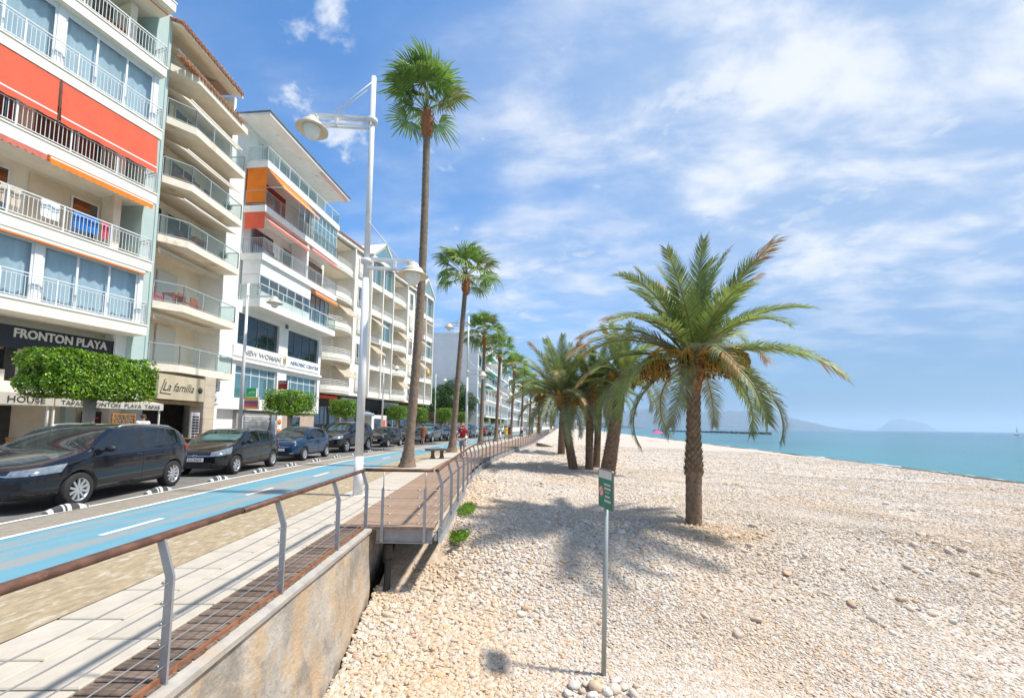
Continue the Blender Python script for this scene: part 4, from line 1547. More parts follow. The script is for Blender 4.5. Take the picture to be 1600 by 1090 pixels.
hedge_tree((-13.2, 13.0, 0.1), 3.0, 1.5, 1.36, 2.22, 'large box-clipped green tree before the restaurant terrace, nearest one', 26000, 0.042, R(86), 1)
hedge_tree((-14.1, 26.5, 0.1), 3.1, 1.9, 1.50, 2.05, 'box-clipped green tree under the gym sign', 9000, 0.05, R(86), 2)
hedge_tree((-14.2, 35.6, 0.1), 2.5, 1.9, 1.45, 2.1, 'box-clipped green tree half hidden by the tall lamp pole', 6000, 0.055, R(86), 3)
hedge_tree((-13.2, 48.0, 0.1), 2.6, 1.9, 1.55, 2.1, 'box-clipped green tree left of the tallest palm trunk', 5000, 0.06, R(82), 4)
hedge_tree((-11.6, 51.5, 0.1), 2.7, 1.9, 1.5, 2.1, 'box-clipped green tree right of the tallest palm trunk', 5000, 0.06, R(82), 5)
hedge_tree((-10.0, 62.5, 0.1), 2.7, 2.2, 1.9, 2.1, 'rounder clipped green tree in front of the big dark tree', 4500, 0.07, R(82), 6)
hedge_tree((-8.2, 68.0, 0.1), 3.0, 2.0, 1.6, 2.0, 'clipped green tree beside the second fan palm trunk', 4000, 0.07, R(82), 7)
hedge_tree((-6.8, 74.0, 0.1), 3.4, 2.0, 1.6, 2.0, 'first clipped tree of the row before the long white block', 3500, 0.08, R(82), 8)
hedge_tree((-5.6, 80.0, 0.1), 3.4, 2.0, 1.6, 2.0, 'second clipped tree of the row before the long white block', 3500, 0.08, R(82), 9)
hedge_tree((-4.3, 87.0, 0.1), 3.4, 2.0, 1.6, 2.0, 'third clipped tree of the row before the long white block', 3500, 0.08, R(82), 10)
hedge_tree((-2.9, 95.0, 0.1), 3.4, 2.0, 1.6, 2.0, 'fourth clipped tree of the row before the long white block', 3500, 0.08, R(82), 11)


def broad_tree(loc, blobs, label, n=9000, leaf=0.11, seed=0, mats=None, split=0.4, group=None, name='broadleaf_tree'):
    t = thing(name, label, 'tree', loc, 0, group)
    g = np.random.default_rng(seed)
    tot = sum(b[3] ** 2 for b in blobs)
    Ps, Ns = [], []
    for (x, y, z, r_) in blobs:
        k = int(n * r_ ** 2 / tot)
        d = g.normal(0, 1, (k, 3))
        d /= np.linalg.norm(d, axis=1)[:, None]
        rad = r_ * (0.45 + 0.6 * g.random(k) ** 0.45) * (1 + 0.2 * np.sin(d[:, 0] * 6 + x) * np.cos(d[:, 2] * 5 + y))
        Ps.append(d * rad[:, None] + np.array([x, y, z]))
        Ns.append(d)
    link('crown', leaf_mesh('crown', np.concatenate(Ps), np.concatenate(Ns), leaf, mats or [leaf_dark, leaf_mid], seed, split), t)
    m = MB()
    zc = min(b[2] for b in blobs)
    m.tube([(0, 0, 0), (0.05, 0, zc * 0.5), (0, 0.05, zc)], [0.22, 0.17, 0.13], 10)
    for b in blobs:
        m.tube([(0, 0.02, zc * 0.8), (b[0] * 0.5, b[1] * 0.5, zc * 0.6 + b[2] * 0.4), (b[0], b[1], b[2])], [0.10, 0.07, 0.03], 6)
    m.build('trunk', bark, t)
    return t


bl = [(0, 0, 5.2, 2.6), (2.2, 0.5, 4.2, 2.1), (-2.0, 0, 4.4, 2.2), (0.6, 0.3, 7.4, 2.0), (-1.4, 0.4, 6.9, 1.7), (3.4, 0, 5.6, 1.5), (1.6, 0.2, 6.2, 1.8)]
broad_tree((-10.8, 72, 0.1), bl, 'big leafy green tree filling the gap between the white blocks', 16000, 0.15, 21)
broad_tree((-15.0, 70, 0.1), [(0, 0, 3.6, 2.4), (-1.6, 0, 5.0, 2.0), (1.4, 0, 5.6, 1.8)], 'lower dark tree close against the balcony block', 7000, 0.15, 22, split=0.2)
bou = pm('bougainvillea_flower', (0.36, 0.03, 0.12), 0.6, var=0.3, vs=2, trans=0.3)
broad_tree((-11.9, 66.3, 0.1), [(0, 0, 1.5, 1.0), (0.8, 0, 2.6, 0.8), (-0.8, 0, 2.9, 0.7)], 'bushy bougainvillea with magenta flowers under the big tree', 3000, 0.10, 23, [leaf_dark, bou], 0.3, name='flowering_bush')

# weeds at the foot of the deck
grass_m = pm('weed_green', (0.17, 0.30, 0.03), 0.6, var=0.4, vs=6, trans=0.3)


def weeds(loc, n, spread, hgt, label, seed):
    g = random.Random(seed)
    m = MB()
    for k in range(n):
        a, rr = g.uniform(0, 6.28), spread * math.sqrt(g.random())
        x, y = math.cos(a) * rr * 0.45 + 0.08 * math.sin(rr * 40), math.sin(a) * rr * 2.2
        h = hgt * g.uniform(0.3, 1.0)
        b = g.uniform(0, 6.28)
        dx, dy = math.cos(b) * h * 0.9, math.sin(b) * h * 0.9
        w = 0.012
        m.add([(x - w * math.sin(b), y + w * math.cos(b), 0), (x + w * math.sin(b), y - w * math.cos(b), 0), (x + dx * .4 + w * math.sin(b), y + dy * .4, h * .7), (x + dx, y + dy, h)], [(0, 1, 2), (0, 2, 3)])
    o = m.build('weed_clump', grass_m, None, loc)
    tag(o, label, 'weeds', 'weeds at the foot of the deck')


weeds((-0.98, 8.35, beach_z(-1.0, 8.35)), 1100, 0.26, 0.085, 'bright green weed clump at the platform corner, nearer of two', 1)
weeds((-1.0, 9.8, beach_z(-1.0, 9.8)), 700, 0.34, 0.07, 'looser green weed patch behind the nearer clump', 2)
# ================================================================== BUILDINGS
cream = pm('cream_render', (0.74, 0.67, 0.55), 0.85, var=0.05, vs=1.2, bump=0.002, bs=60, c2=(0.54, 0.47, 0.37), ss=0.7, lo=0.5, hi=0.8)
white_w = pm('white_render', (0.80, 0.79, 0.765), 0.85, var=0.04, vs=1.0, bump=0.002, bs=60, c2=(0.72, 0.70, 0.66), ss=0.8, lo=0.5, hi=0.8)
beige_w = pm('beige_render', (0.80, 0.71, 0.57), 0.85, var=0.06, vs=1.5, bump=0.002, bs=60)
slab_m = pm('balcony_edge', (0.78, 0.73, 0.64), 0.8, var=0.06, vs=2, c2=(0.70, 0.60, 0.46), ss=1.1, lo=0.56, hi=0.78)
slab_w = pm('balcony_edge_white', (0.82, 0.81, 0.79), 0.8, var=0.05, vs=2, c2=(0.60, 0.56, 0.52), ss=1.1, lo=0.58, hi=0.8)
slab_b2 = pm('balcony_edge_stained', (0.78, 0.70, 0.58), 0.85, var=0.08, vs=2, c2=(0.50, 0.33, 0.18), ss=0.9, lo=0.55, hi=0.74)
teal_w = pm('pale_teal_render', (0.42, 0.52, 0.50), 0.85, var=0.05, vs=1)
rail_w = pm('white_railing', (0.68, 0.70, 0.70), 0.45, var=0.04)
rail_g = pm('grey_railing', (0.36, 0.40, 0.41), 0.45, var=0.06)
frame_w = pm('white_frame', (0.70, 0.71, 0.72), 0.45, var=0.04)
frame_d = pm('dark_frame', (0.10, 0.11, 0.12), 0.45, var=0.05)
int_dark = pm('dim_interior', (0.05, 0.045, 0.04), 0.9, var=0.3, vs=1.5)  # near-black puts the dimness of rooms into colour; also used on dark furniture
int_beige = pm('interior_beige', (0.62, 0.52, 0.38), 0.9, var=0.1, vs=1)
curtain = pm('white_curtain', (0.80, 0.82, 0.83), 0.9, var=0.12, vs=0.5, stretch=(14, 1, 0.3))
aw_red = pm('red_awning', (0.86, 0.155, 0.085), 0.85, var=0.06, vs=2, trans=0.25)
aw_orange = pm('orange_awning', (0.95, 0.27, 0.03), 0.85, var=0.06, vs=2, trans=0.3)
aw_pink = pm('faded_red_awning', (0.66, 0.20, 0.15), 0.85, var=0.08, vs=2, trans=0.25)
aw_beige = pm('beige_awning', (0.80, 0.70, 0.56), 0.9, var=0.05, vs=1.5, trans=0.6)
aw_teal = pm('teal_awning', (0.02, 0.40, 0.30), 0.85, var=0.08, trans=0.2)
aw_blue = pm('blue_awning', (0.03, 0.28, 0.60), 0.85, var=0.08, trans=0.2)
bar_w = pm('awning_bar', (0.74, 0.72, 0.68), 0.5, var=0.03)
terra = pm('terracotta_tile', (0.42, 0.18, 0.095), 0.85, var=0.3, vs=7, bump=0.004, bs=40, c2=(0.30, 0.16, 0.10), ss=4)
shutter = pm('roller_shutter', (0.63, 0.61, 0.57), 0.6, var=0.04, bump=0.01, bs=3, stretch=(0.2, 0.2, 14))
black_sign = pm('black_sign', (0.022, 0.024, 0.030), 0.5, var=0.2)
letter_c = pm('cream_letters', (0.62, 0.58, 0.50), 0.5, var=0.05)
letter_d = pm('dark_letters', (0.05, 0.05, 0.05), 0.6, var=0.1)
glass_b = glass_mat('balcony_glass', (0.93, 0.97, 0.96), 0.92, 0.03, (0.20, 0.27, 0.27))
glass_w = glass_mat('window_glass', (0.88, 0.95, 0.98), 0.84, 0.02, (0.035, 0.06, 0.08))
glass_k = glass_mat('dark_window_glass', (0.6, 0.66, 0.7), 0.5, 0.02, (0.02, 0.03, 0.035))
glass_t = glass_mat('pale_blue_glass', (0.82, 0.95, 0.97), 0.62, 0.04, (0.16, 0.30, 0.34))
wicker = pm('brown_furniture', (0.14, 0.06, 0.035), 0.7, var=0.2)
pinkch = pm('pink_plastic', (0.62, 0.06, 0.12), 0.5, var=0.1)
plant_g = pm('pot_plant', (0.05, 0.13, 0.03), 0.6, var=0.4, vs=8)


class Bld:
    def __init__(self, name, label, A, B_):
        d = Vector((B_[0] - A[0], B_[1] - A[1]))
        self.L = d.length
        self.t = thing(name, label, 'building', (A[0], A[1], 0), math.atan2(d.y, d.x))

    def box(self, name, u0, u1, v0, v1, z0, z1, mat, parent=None):
        return MB().box(u0, u1, v0, v1, z0, z1).build(name, mat, parent or self.t)

    def window(self, u0, u1, z0, z1, v, n=2, fm=None, gm=None, bar=0.05, tran=0.0, back=None, depth=0.05, name='window'):
        """frame with mullions; every pane is a piece of its own; v is the outer face"""
        fm, gm = fm or frame_w, gm or glass_w
        m = MB()
        m.box(u0, u1, v, v + depth, z0, z0 + bar)
        m.box(u0, u1, v, v + depth, z1 - bar, z1)
        e = [u0 + (u1 - u0) * k / n for k in range(n + 1)]
        for k, x in enumerate(e):
            a = x - bar / 2 if 0 < k < n else (x if k == 0 else x - bar)
            m.box(a, a + bar, v + 0.002, v + depth - 0.002, z0 + bar, z1 - bar)
        if tran:
            m.box(u0 + bar, u1 - bar, v + 0.004, v + depth - 0.004, z1 - tran - bar, z1 - tran)
        f = m.build(name, fm, self.t)
        for k in range(n):
            a, b = e[k] + bar * 0.6, e[k + 1] - bar * 0.6
            MB().box(a, b, v + depth * 0.45, v + depth * 0.55, z0 + bar * 0.7, z1 - bar * 0.7).build('pane', gm, f)
        if back is not None:
            wv = MB()
            nn = max(12, int((u1 - u0) * 9))
            wv.sheet([[(u0 + (u1 - u0) * i / nn, v + depth + 0.16 + 0.035 * math.sin(i * 2.1) , z) for z in (z0, z1)] for i in range(nn + 1)])
            wv.build('curtain', back, self.t)
        return f

    def bars(self, path, z, h=0.95, sp=0.115, mat=None, post=1.5, name='railing', low=0.10, bar=0.016, inner=True):
        """metal balustrade along a plan path"""
        m = MB()
        mat = mat or rail_w
        for (a, b) in zip(path[:-1], path[1:]):
            p, q = Vector((a[0], a[1], z)), Vector((b[0], b[1], z))
            ln = (q - p).length
            up = Vector((0, 0, 1))
            m.bar(p + up * h, q + up * h, 0.045, 0.035)
            if inner:
                m.bar(p + up * (h - 0.11), q + up * (h - 0.11), 0.022, 0.02)
            m.bar(p + up * low, q + up * low, 0.025, 0.025)
            k = max(1, int(ln / sp))
            for i in range(1, k):
                c = p.lerp(q, i / k)
                m.bar(c + up * low, c + up * (h - (0.11 if inner else 0.01)), bar, bar)
            k = max(1, round(ln / post))
            for i in range(k + 1):
                c = p.lerp(q, i / k)
                m.bar(c, c + up * h, 0.04, 0.04)
        return m.build(name, mat, self.t)

    def glass_rail(self, path, z, h=0.95, mat=None, gm=None, post=1.1):
        m = MB()
        ps = []
        for (a, b) in zip(path[:-1], path[1:]):
            p, q = Vector((a[0], a[1], z)), Vector((b[0], b[1], z))
            up = Vector((0, 0, 1))
            m.bar(p + up * h, q + up * h, 0.05, 0.04)
            m.bar(p + up * 0.08, q + up * 0.08, 0.025, 0.025)
            k = max(1, round((q - p).length / post))
            for i in range(k + 1):
                c = p.lerp(q, i / k)
                m.bar(c, c + up * h, 0.04, 0.04)
            for i in range(k):
                c0, c1 = p.lerp(q, (i + 0.04) / k), p.lerp(q, (i + 0.96) / k)
                ps.append((c0 + up * 0.11, c1 + up * 0.11, c1 + up * (h - 0.03), c0 + up * (h - 0.03)))
        r = m.build('glass_railing', mat or rail_g, self.t)
        for a, b, c, d in ps:
            nrm = (b - a).cross(d - a).normalized() * 0.004
            MB().add([a - nrm, b - nrm, c - nrm, d - nrm, a + nrm, b + nrm, c + nrm, d + nrm], [(0, 3, 2, 1), (4, 5, 6, 7), (0, 1, 5, 4), (1, 2, 6, 5), (2, 3, 7, 6), (3, 0, 4, 7)]).build('glass_panel', gm or glass_b, r)
        return r

    def slab(self, poly, z0, z1, mat, name='balcony_slab'):
        return MB().prism(poly, z0, z1).build(name, mat, self.t)

    def awning(self, u0, u1, va, za, vb, zb, mat, val=0.2, scal=0.16, bar=True, name='awning', sag=0.02):
        """fabric from (va, za) to (vb, zb) with a front bar and a scalloped valance"""
        m = MB()
        n = 8
        rows = []
        for i in range(n + 1):
            f = i / n
            rows.append([(u0 + (u1 - u0) * k / 6, va + (vb - va) * f, za + (zb - za) * f - sag * math.sin(math.pi * f)) for k in range(7)])
        m.sheet(rows)
        k = max(2, int((u1 - u0) / scal))
        if val:
            top, bot = [], []
            for i in range(k * 4 + 1):
                u = u0 + (u1 - u0) * i / (k * 4)
                top.append((u, vb - 0.022, zb))
                bot.append((u, vb - 0.026 + 0.01 * math.sin(i), zb - val * (0.78 + 0.22 * abs(math.sin(math.pi * i / 4)))))
            m.sheet([top, bot])
        a = m.build(name, mat, self.t)
        if bar:
            MB().bar((u0, vb, zb + 0.01), (u1, vb, zb + 0.01), 0.05, 0.055).build('front_bar', bar_w, a)
        return a

    def cassette(self, u0, u1, v, z, mat):
        a = MB().box(u0, u1, v, v + 0.13, z - 0.13, z - 0.005).build('awning_cassette', bar_w, self.t)
        MB().box(u0, u1, v - 0.006, v + 0.02, z - 0.19, z - 0.131).build('fabric_edge', mat, a)

    def text(self, txt, u, v, z, size, mat, depth=0.03, parent=None, width=None, **k):
        me = text_mesh(txt, size, depth, mat, **k)
        o = link('lettering', me, parent or self.t, (u, v, z))
        if width:
            w = max(p.co.x for p in me.vertices) - min(p.co.x for p in me.vertices)
            o.scale.x = width / w
        return o

    def chair(self, u, v, z, mat, s=1.0):
        m = MB()
        m.box(u - .22 * s, u + .22 * s, v - .22 * s, v + .22 * s, z + .40 * s, z + .45 * s)
        m.box(u - .22 * s, u + .22 * s, v + .18 * s, v + .22 * s, z + .45 * s, z + .9 * s)
        for a in (-.19, .19):
            for b in (-.19, .19):
                m.box(u + a * s - .02, u + a * s + .02, v + b * s - .02, v + b * s + .02, z, z + .4 * s)
        m.build('balcony_chair', mat, self.t)

    def table(self, u, v, z, mat):
        m = MB()
        m.box(u - .4, u + .4, v - .3, v + .3, z + .70, z + .74)
        for a in (-.35, .35):
            for b in (-.25, .25):
                m.box(u + a - .02, u + a + .02, v + b - .02, v + b + .02, z, z + .7)
        m.build('balcony_table', mat, self.t)


def tiles(parent, u0, u1, va, za, vb, zb, mat=terra, sp=0.21):
    m = MB()
    n = int((u1 - u0) / sp)
    for i in range(n):
        u = u0 + sp * (i + 0.5)
        k = max(2, int(math.hypot(vb - va, zb - za) / 0.38))
        for j in range(k):
            f0, f1 = j / k, (j + 1.08) / k
            p = (u + random.uniform(-.01, .01), va + (vb - va) * f0, za + (zb - za) * f0)
            q = (u, va + (vb - va) * f1, za + (zb - za) * f1)
            m.tube([p, q], [0.105, 0.09], 7)
    o = m.build('roof_tiles', mat, parent)
    o['kind'] = 'stuff'
    return o


# ------------------------------------------------------------------ first block: cream, red awnings, restaurant below
b = Bld('apartment_block', 'cream apartment block with big red awnings above the black restaurant sign', (-18.6, 7.93), (-15.7, 17.6))
L = b.L
S = [5.29, 8.08, 11.13, 14.08, 17.02, 20.1]
b.box('rear_wall', 0, L - 0.05, 1.75, 11, 0.0, 20.2, cream)
b.box('far_end_wall', L - 1.0, L - 0.75, 0.9, 1.74, 5.9, 19.9, cream)
for i, z in enumerate(S):
    ex = 0.0 if i else 0.0
    p = [(0, 0), (L, 0), (L, 1.9), (0, 1.9)] if i < 5 else [(0, -0.25), (L + 0.02, -0.25), (L + 0.02, 1.9), (0, 1.9)]
    b.slab([(0, 0.0 if i < 5 else -0.25), p[1], p[2], p[3]], z, z + 0.40, slab_m, 'balcony_slab' if i < 5 else 'roof_slab')
    b.slab([(0, -0.03 - (0.25 if i == 5 else 0)), (p[1][0] + 0.03, p[1][1] - 0.03), (p[2][0] + 0.03, 1.2), (0, 1.2)], z + 0.40, z + 0.46, slab_m, 'slab_lip')
T = [z + 0.46 for z in S]
for i in range(5):
    b.bars([(0.0, 0.05), (L - 0.05, 0.05), (L - 0.05, 1.2)], T[i], 0.95)
for i in (1, 2, 4):
    b.window(0.8, 3.2, T[i] + 0.05, T[i] + 2.2, 1.69, 2, gm=glass_k)
    b.window(4.2, 6.4, T[i] + 0.05, T[i] + 2.2, 1.69, 2, gm=glass_k, back=None)
    b.box('wall_panel', 6.9, 9.4, 1.70, 1.745, T[i], T[i] + 2.4, int_beige if i != 2 else wicker)
    b.window(8.1, 9.0, T[i] + 0.05, T[i] + 2.15, 1.64, 1, gm=glass_k)
for i in (0, 3):
    for (a, c, n) in ((0.1, 6.60, 5), (6.82, L - 0.3, 3)):
        b.window(a, c, T[i] + 0.03, S[i + 1] - 0.16, 0.28, n, back=curtain, bar=0.07)
    b.box('corner_post', 6.60, 6.82, 0.25, 0.40, T[i], S[i + 1], frame_w)
    b.box('end_post', L - 0.3, L - 0.12, 0.25, 0.45, T[i], S[i + 1], frame_w)
    b.box('glazing_head', 0.1, L - 0.14, 0.27, 0.40, S[i + 1] - 0.16, S[i + 1], frame_w)
# third floor: drop awnings in two widths
for a, c in ((1.2, 6.70), (6.80, L - 0.12)):
    b.awning(a, c, 0.03, S[3] - 0.02, -0.02, S[3] - 1.38, aw_red, 0.26, 0.5, sag=-0.03)
MB().bar((6.75, -0.01, S[3]), (6.75, -0.01, S[3] - 1.7), 0.03, 0.03).build('awning_pole', wicker, b.t)
b.awning(6.6, L - 0.2, 0.5, S[2] - 0.03, -0.10, S[2] - 0.14, aw_orange, 0.24, 0.18)
b.awning(0.5, 6.5, 0.5, S[2] - 0.03, -0.12, S[2] - 0.10, aw_pink, 0.24, 0.18)
b.cassette(0.2, L - 0.2, 0.02, S[1], aw_orange)
b.cassette(0.2, L - 0.1, 0.05, S[5], aw_orange)
for u, mt, w in ((6.6, curtain, 0.5), (7.5, pm('blue_towel', (0.03, 0.17, 0.50), 0.9), 0.75), (8.35, pinkch, 0.22), (5.6, pm('cream_towel', (0.6, 0.5, 0.4), 0.9), 0.5)):
    m = MB()
    m.sheet([[(u + w * k / 5, 0.16 + 0.02 * math.sin(k * 1.7 + j), T[1] + 0.98 - 0.16 * j) for k in range(6)] for j in range(5)])
    m.build('laundry', mt, b.t)
b.chair(7.6, 1.0, T[4], wicker)
b.table(8.6, 0.9, T[4], wicker)
b.chair(9.5, 0.9, T[4], wicker)
# ground floor restaurant
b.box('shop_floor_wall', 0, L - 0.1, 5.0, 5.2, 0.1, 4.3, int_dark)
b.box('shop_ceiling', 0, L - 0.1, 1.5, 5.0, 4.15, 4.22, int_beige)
sg = b.box('restaurant_sign', 0, 9.85, 1.10, 1.22, 4.18, 4.98, black_sign)
b.text('FRONTON PLAYA', 6.62, 1.08, 4.58, 0.44, letter_c, 0.05, width=2.72, fat=0.012)
b.box('end_pier', L - 0.5, L - 0.05, 1.0, 1.7, 0.1, 5.5, white_w)
b.box('shop_lintel', 0, 6.6, 1.3, 1.5, 2.9, 3.4, cream)
b.window(0.2, 6.4, 3.4, 4.2, 1.35, 5, frame_d, glass_k)
for u in (6.6, 8.4):
    b.box('shop_pier', u, u + 0.3, 1.4, 1.75, 0.1, 4.2, teal_w if u > 7 else int_dark)
b.window(0.4, 6.3, 0.2, 2.85, 2.2, 4, frame_d, glass_k)
b.window(7.0, 8.3, 0.2, 2.9, 2.0, 1, frame_d, glass_k)
b.box('red_menu_board', 8.95, 9.6, 1.5, 1.56, 0.9, 2.0, int_dark)
for k in range(4):
    b.box('menu_line', 9.02, 9.5, 1.49, 1.499, 1.05 + 0.22 * k, 1.12 + 0.22 * k, pinkch)


# ------------------------------------------------------------------ second block: angled glass balconies
b = Bld('apartment_block', 'narrow beige block with angled glass balconies and beige awnings beside the teal wall', (-15.62, 18.6), (-15.54, 23.0))
S2 = [3.94, 6.80, 9.92, 12.74, 15.62, 18.25]
poly = [(-0.05, 0.78), (0.78, 0.0), (4.4, 0.0), (4.4, 2.6), (-0.05, 2.6)]
b.box('teal_party_wall', -0.85, -0.1, 0.80, 9, 0.1, 20.9, teal_w)
b.box('teal_pier', -0.26, -0.12, 0.76, 0.80, 4.4, 20.7, teal_w)
b.box('rear_wall', -0.1, 4.4, 2.3, 9, 4.1, 18.1, beige_w)
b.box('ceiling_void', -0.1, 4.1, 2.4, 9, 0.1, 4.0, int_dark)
b.box('side_wall', 4.4, 4.58, 0.9, 9, 0.1, 20.6, white_w)
for i, z in enumerate(S2):
    b.slab(poly, z, z + 0.34, slab_b2)
T2 = [z + 0.34 for z in S2]
for i in range(5):
    b.glass_rail([(-0.02, 0.82), (0.8, 0.06), (4.35, 0.06), (4.35, 0.9)], T2[i], 0.92)
b.glass_rail([(0.3, 1.5), (1.1, 0.75), (4.0, 0.75)], T2[5], 0.9)
for i in (2, 3, 4):
    b.window(0.1, 1.7, T2[i] + 0.05, T2[i] + 2.1, 2.22, 2, gm=glass_k)
    b.window(2.0, 3.6, T2[i] + 0.05, T2[i] + 2.1, 2.22, 2, gm=glass_k)
b.window(0.1, 1.5, T2[1] + 0.05, T2[1] + 2.1, 2.22, 1, gm=glass_k)
b.box('roller_shutter', 1.7, 2.9, 2.22, 2.28, T2[1] + 0.05, T2[1] + 2.1, shutter)
b.box('roller_shutter', 0.1, 1.7, 2.2, 2.28, T2[0] + 0.05, T2[0] + 2.2, shutter)
b.box('roller_shutter', 1.85, 3.0, 2.2, 2.28, T2[0] + 0.05, T2[0] + 2.2, shutter)
for i in (2, 3, 4):
    drop = 0.95 if i == 4 else 0.85 if i == 3 else 0.45
    m = MB()
    zc = S2[i + 1] - 0.04
    rows = []
    for f in np.linspace(0, 1, 7):
        vv = 2.2 + (0.22 - 2.2) * f
        rows.append([(0.05 + (1.0 - f) * 0.0 + (0.55 * f), vv, zc - drop * f), (2.0, vv, zc - drop * f - 0.03), (4.3, vv, zc - drop * f)])
    m.sheet(rows)
    a = m.build('awning', aw_beige, b.t)
    MB().bar((0.55, 0.2, zc - drop), (4.3, 0.2, zc - drop), 0.06, 0.07).build('front_bar', bar_w, a)
for i in (0, 1):
    b.awning(0.1, 4.0, 1.4, S2[i + 1] - 0.05, 0.85, S2[i + 1] - 0.28, aw_beige, 0.2, 0.2)
b.chair(0.7, 1.4, T2[1], pinkch, 1.05)
b.table(1.6, 1.2, T2[1], pm('red_wood', (0.32, 0.08, 0.03), 0.6))
for u in (1.9, 2.7):
    b.chair(u, 0.9, T2[1], pm('red_wood', (0.32, 0.08, 0.03), 0.6))
for u in (1.4, 2.9):
    b.chair(u, 0.9, T2[2], wicker)
b.table(2.2, 0.8, T2[2], wicker)
for u in (1.0, 2.2, 3.0):
    b.chair(u, 0.8, T2[3], wicker, 1.05)
for u, z in ((3.7, T2[3]), (3.6, T2[2]), (3.75, T2[5])):
    m = MB()
    m.lathe([(0.09, 0), (0.13, 0.26), (0.12, 0.27)], 10, (u, 0.4, z), mi=1)
    for k in range(26):
        a, h = k * 2.4, 0.2 + 0.35 * ((k * 7) % 10) / 10
        m.tube([(u, 0.4, z + 0.25), (u + 0.12 * math.cos(a), 0.4 + 0.12 * math.sin(a), z + 0.25 + h * .7), (u + 0.26 * math.cos(a), 0.4 + 0.26 * math.sin(a), z + 0.2 + h)], [0.012, 0.03, 0.006], 4)
    m.build('potted_plant', [plant_g, terra], b.t)
tiles(b.t, -0.3, 4.1, -0.10, T2[5] + 0.02, 0.35, T2[5] + 0.16)
b.box('attic_wall', 0, 4.1, 2.3, 8, 18.45, 20.7, beige_w)
b.awning(0.4, 3.9, 2.0, 20.35, 0.9, 19.75, aw_beige, 0.12, 0.2)
MB().prism([(0.25, 20.42), (3.4, 21.6), (3.4, 21.45), (0.25, 20.30)], -0.2, 4.2, lambda a, c, h: (h, a, c)).build('attic_roof', beige_w, b.t)
tiles(b.t, -0.3, 4.25, 0.15, 20.47, 3.4, 21.66)
b.box('roof_parapet', 3.3, 4.28, 1.0, 3.6, 20.6, 21.6, pm('pink_render', (0.50, 0.33, 0.25), 0.9, var=0.1))
# ground floor of the second block: sign board, pier, cooling units
sgb = b.box('name_board', -0.4, 2.28, -0.10, 0.0, 2.64, 3.76, pm('sand_board', (0.50, 0.43, 0.30), 0.8, var=0.12, vs=1.5, c2=(0.42, 0.35, 0.22), ss=1.2))
b.text('La familia', -0.2, -0.112, 3.03, 0.56, letter_d, 0.012, shear=0.42, width=1.75, fat=-0.004)
m = MB()
m.bar((-0.3, -0.112, 2.91), (0.27, -0.112, 2.88), 0.012, 0.03)
m.bar((-0.3, -0.112, 2.91), (-0.08, -0.112, 3.53), 0.012, 0.03)
m.lathe([(0.0, 0), (0.15, 0), (0.15, 0.01), (0.0, 0.01)], 20, (2.0, -0.112, 3.18), 'y')
m.build('sign_flourish', letter_d, b.t)
for k in range(6):
    b.box('timber_slat', -0.4, 2.28, 0.12 + 0.13 * k, 0.22 + 0.13 * k, 2.46 + 0.0 * k, 2.62, pm('pale_timber', (0.48, 0.33, 0.18), 0.7, var=0.2, vs=4))
b.box('pier', 2.36, 3.1, -0.05, 0.65, 0.1, 3.93, pm('beige_stone', (0.52, 0.44, 0.34), 0.8, var=0.08, vs=2))
for k in range(6):
    b.box('stone_joint', 2.355, 3.105, -0.053, 0.653, 0.62 + 0.58 * k, 0.632 + 0.58 * k, joint_m)
b.box('menu_case', 1.75, 2.28, 0.05, 0.12, 0.6, 2.1, frame_w)
m = MB()
for k in range(9):
    for j in range(2):
        m.box(1.82 + 0.22 * j, 2.0 + 0.22 * j, 0.042, 0.048, 0.72 + 0.14 * k, 0.80 + 0.14 * k, (k * 3 + j) % 3)
m.build('menu_photos', [int_dark, wicker, pm('menu_red', (0.4, 0.06, 0.05), 0.5)], b.t)['kind'] = 'stuff'
b.box('end_wall_low', 3.1, 4.4, 0.9, 1.0, 0.1, 4.0, white_w)
b.box('brown_door', 3.3, 4.1, 0.86, 0.9, 0.15, 2.2, wicker)
for z in (2.62, 3.34):
    ac = b.box('cooling_unit', 3.4, 4.1, 0.45, 0.78, z, z + 0.55, frame_w)
    MB().lathe([(0.0, 0), (0.2, 0), (0.2, 0.012), (0.17, 0.014)], 20, (3.69, 0.438, z + 0.27), 'y').build('fan_grille', rail_g, ac)
    MB().box(3.394, 3.4, 0.5, 0.74, z + 0.08, z + 0.47).build('side_grille', rail_g, ac)
    MB().box(3.4, 4.15, 0.5, 0.9, z - 0.04, z - 0.005).build('bracket', rail_g, ac)

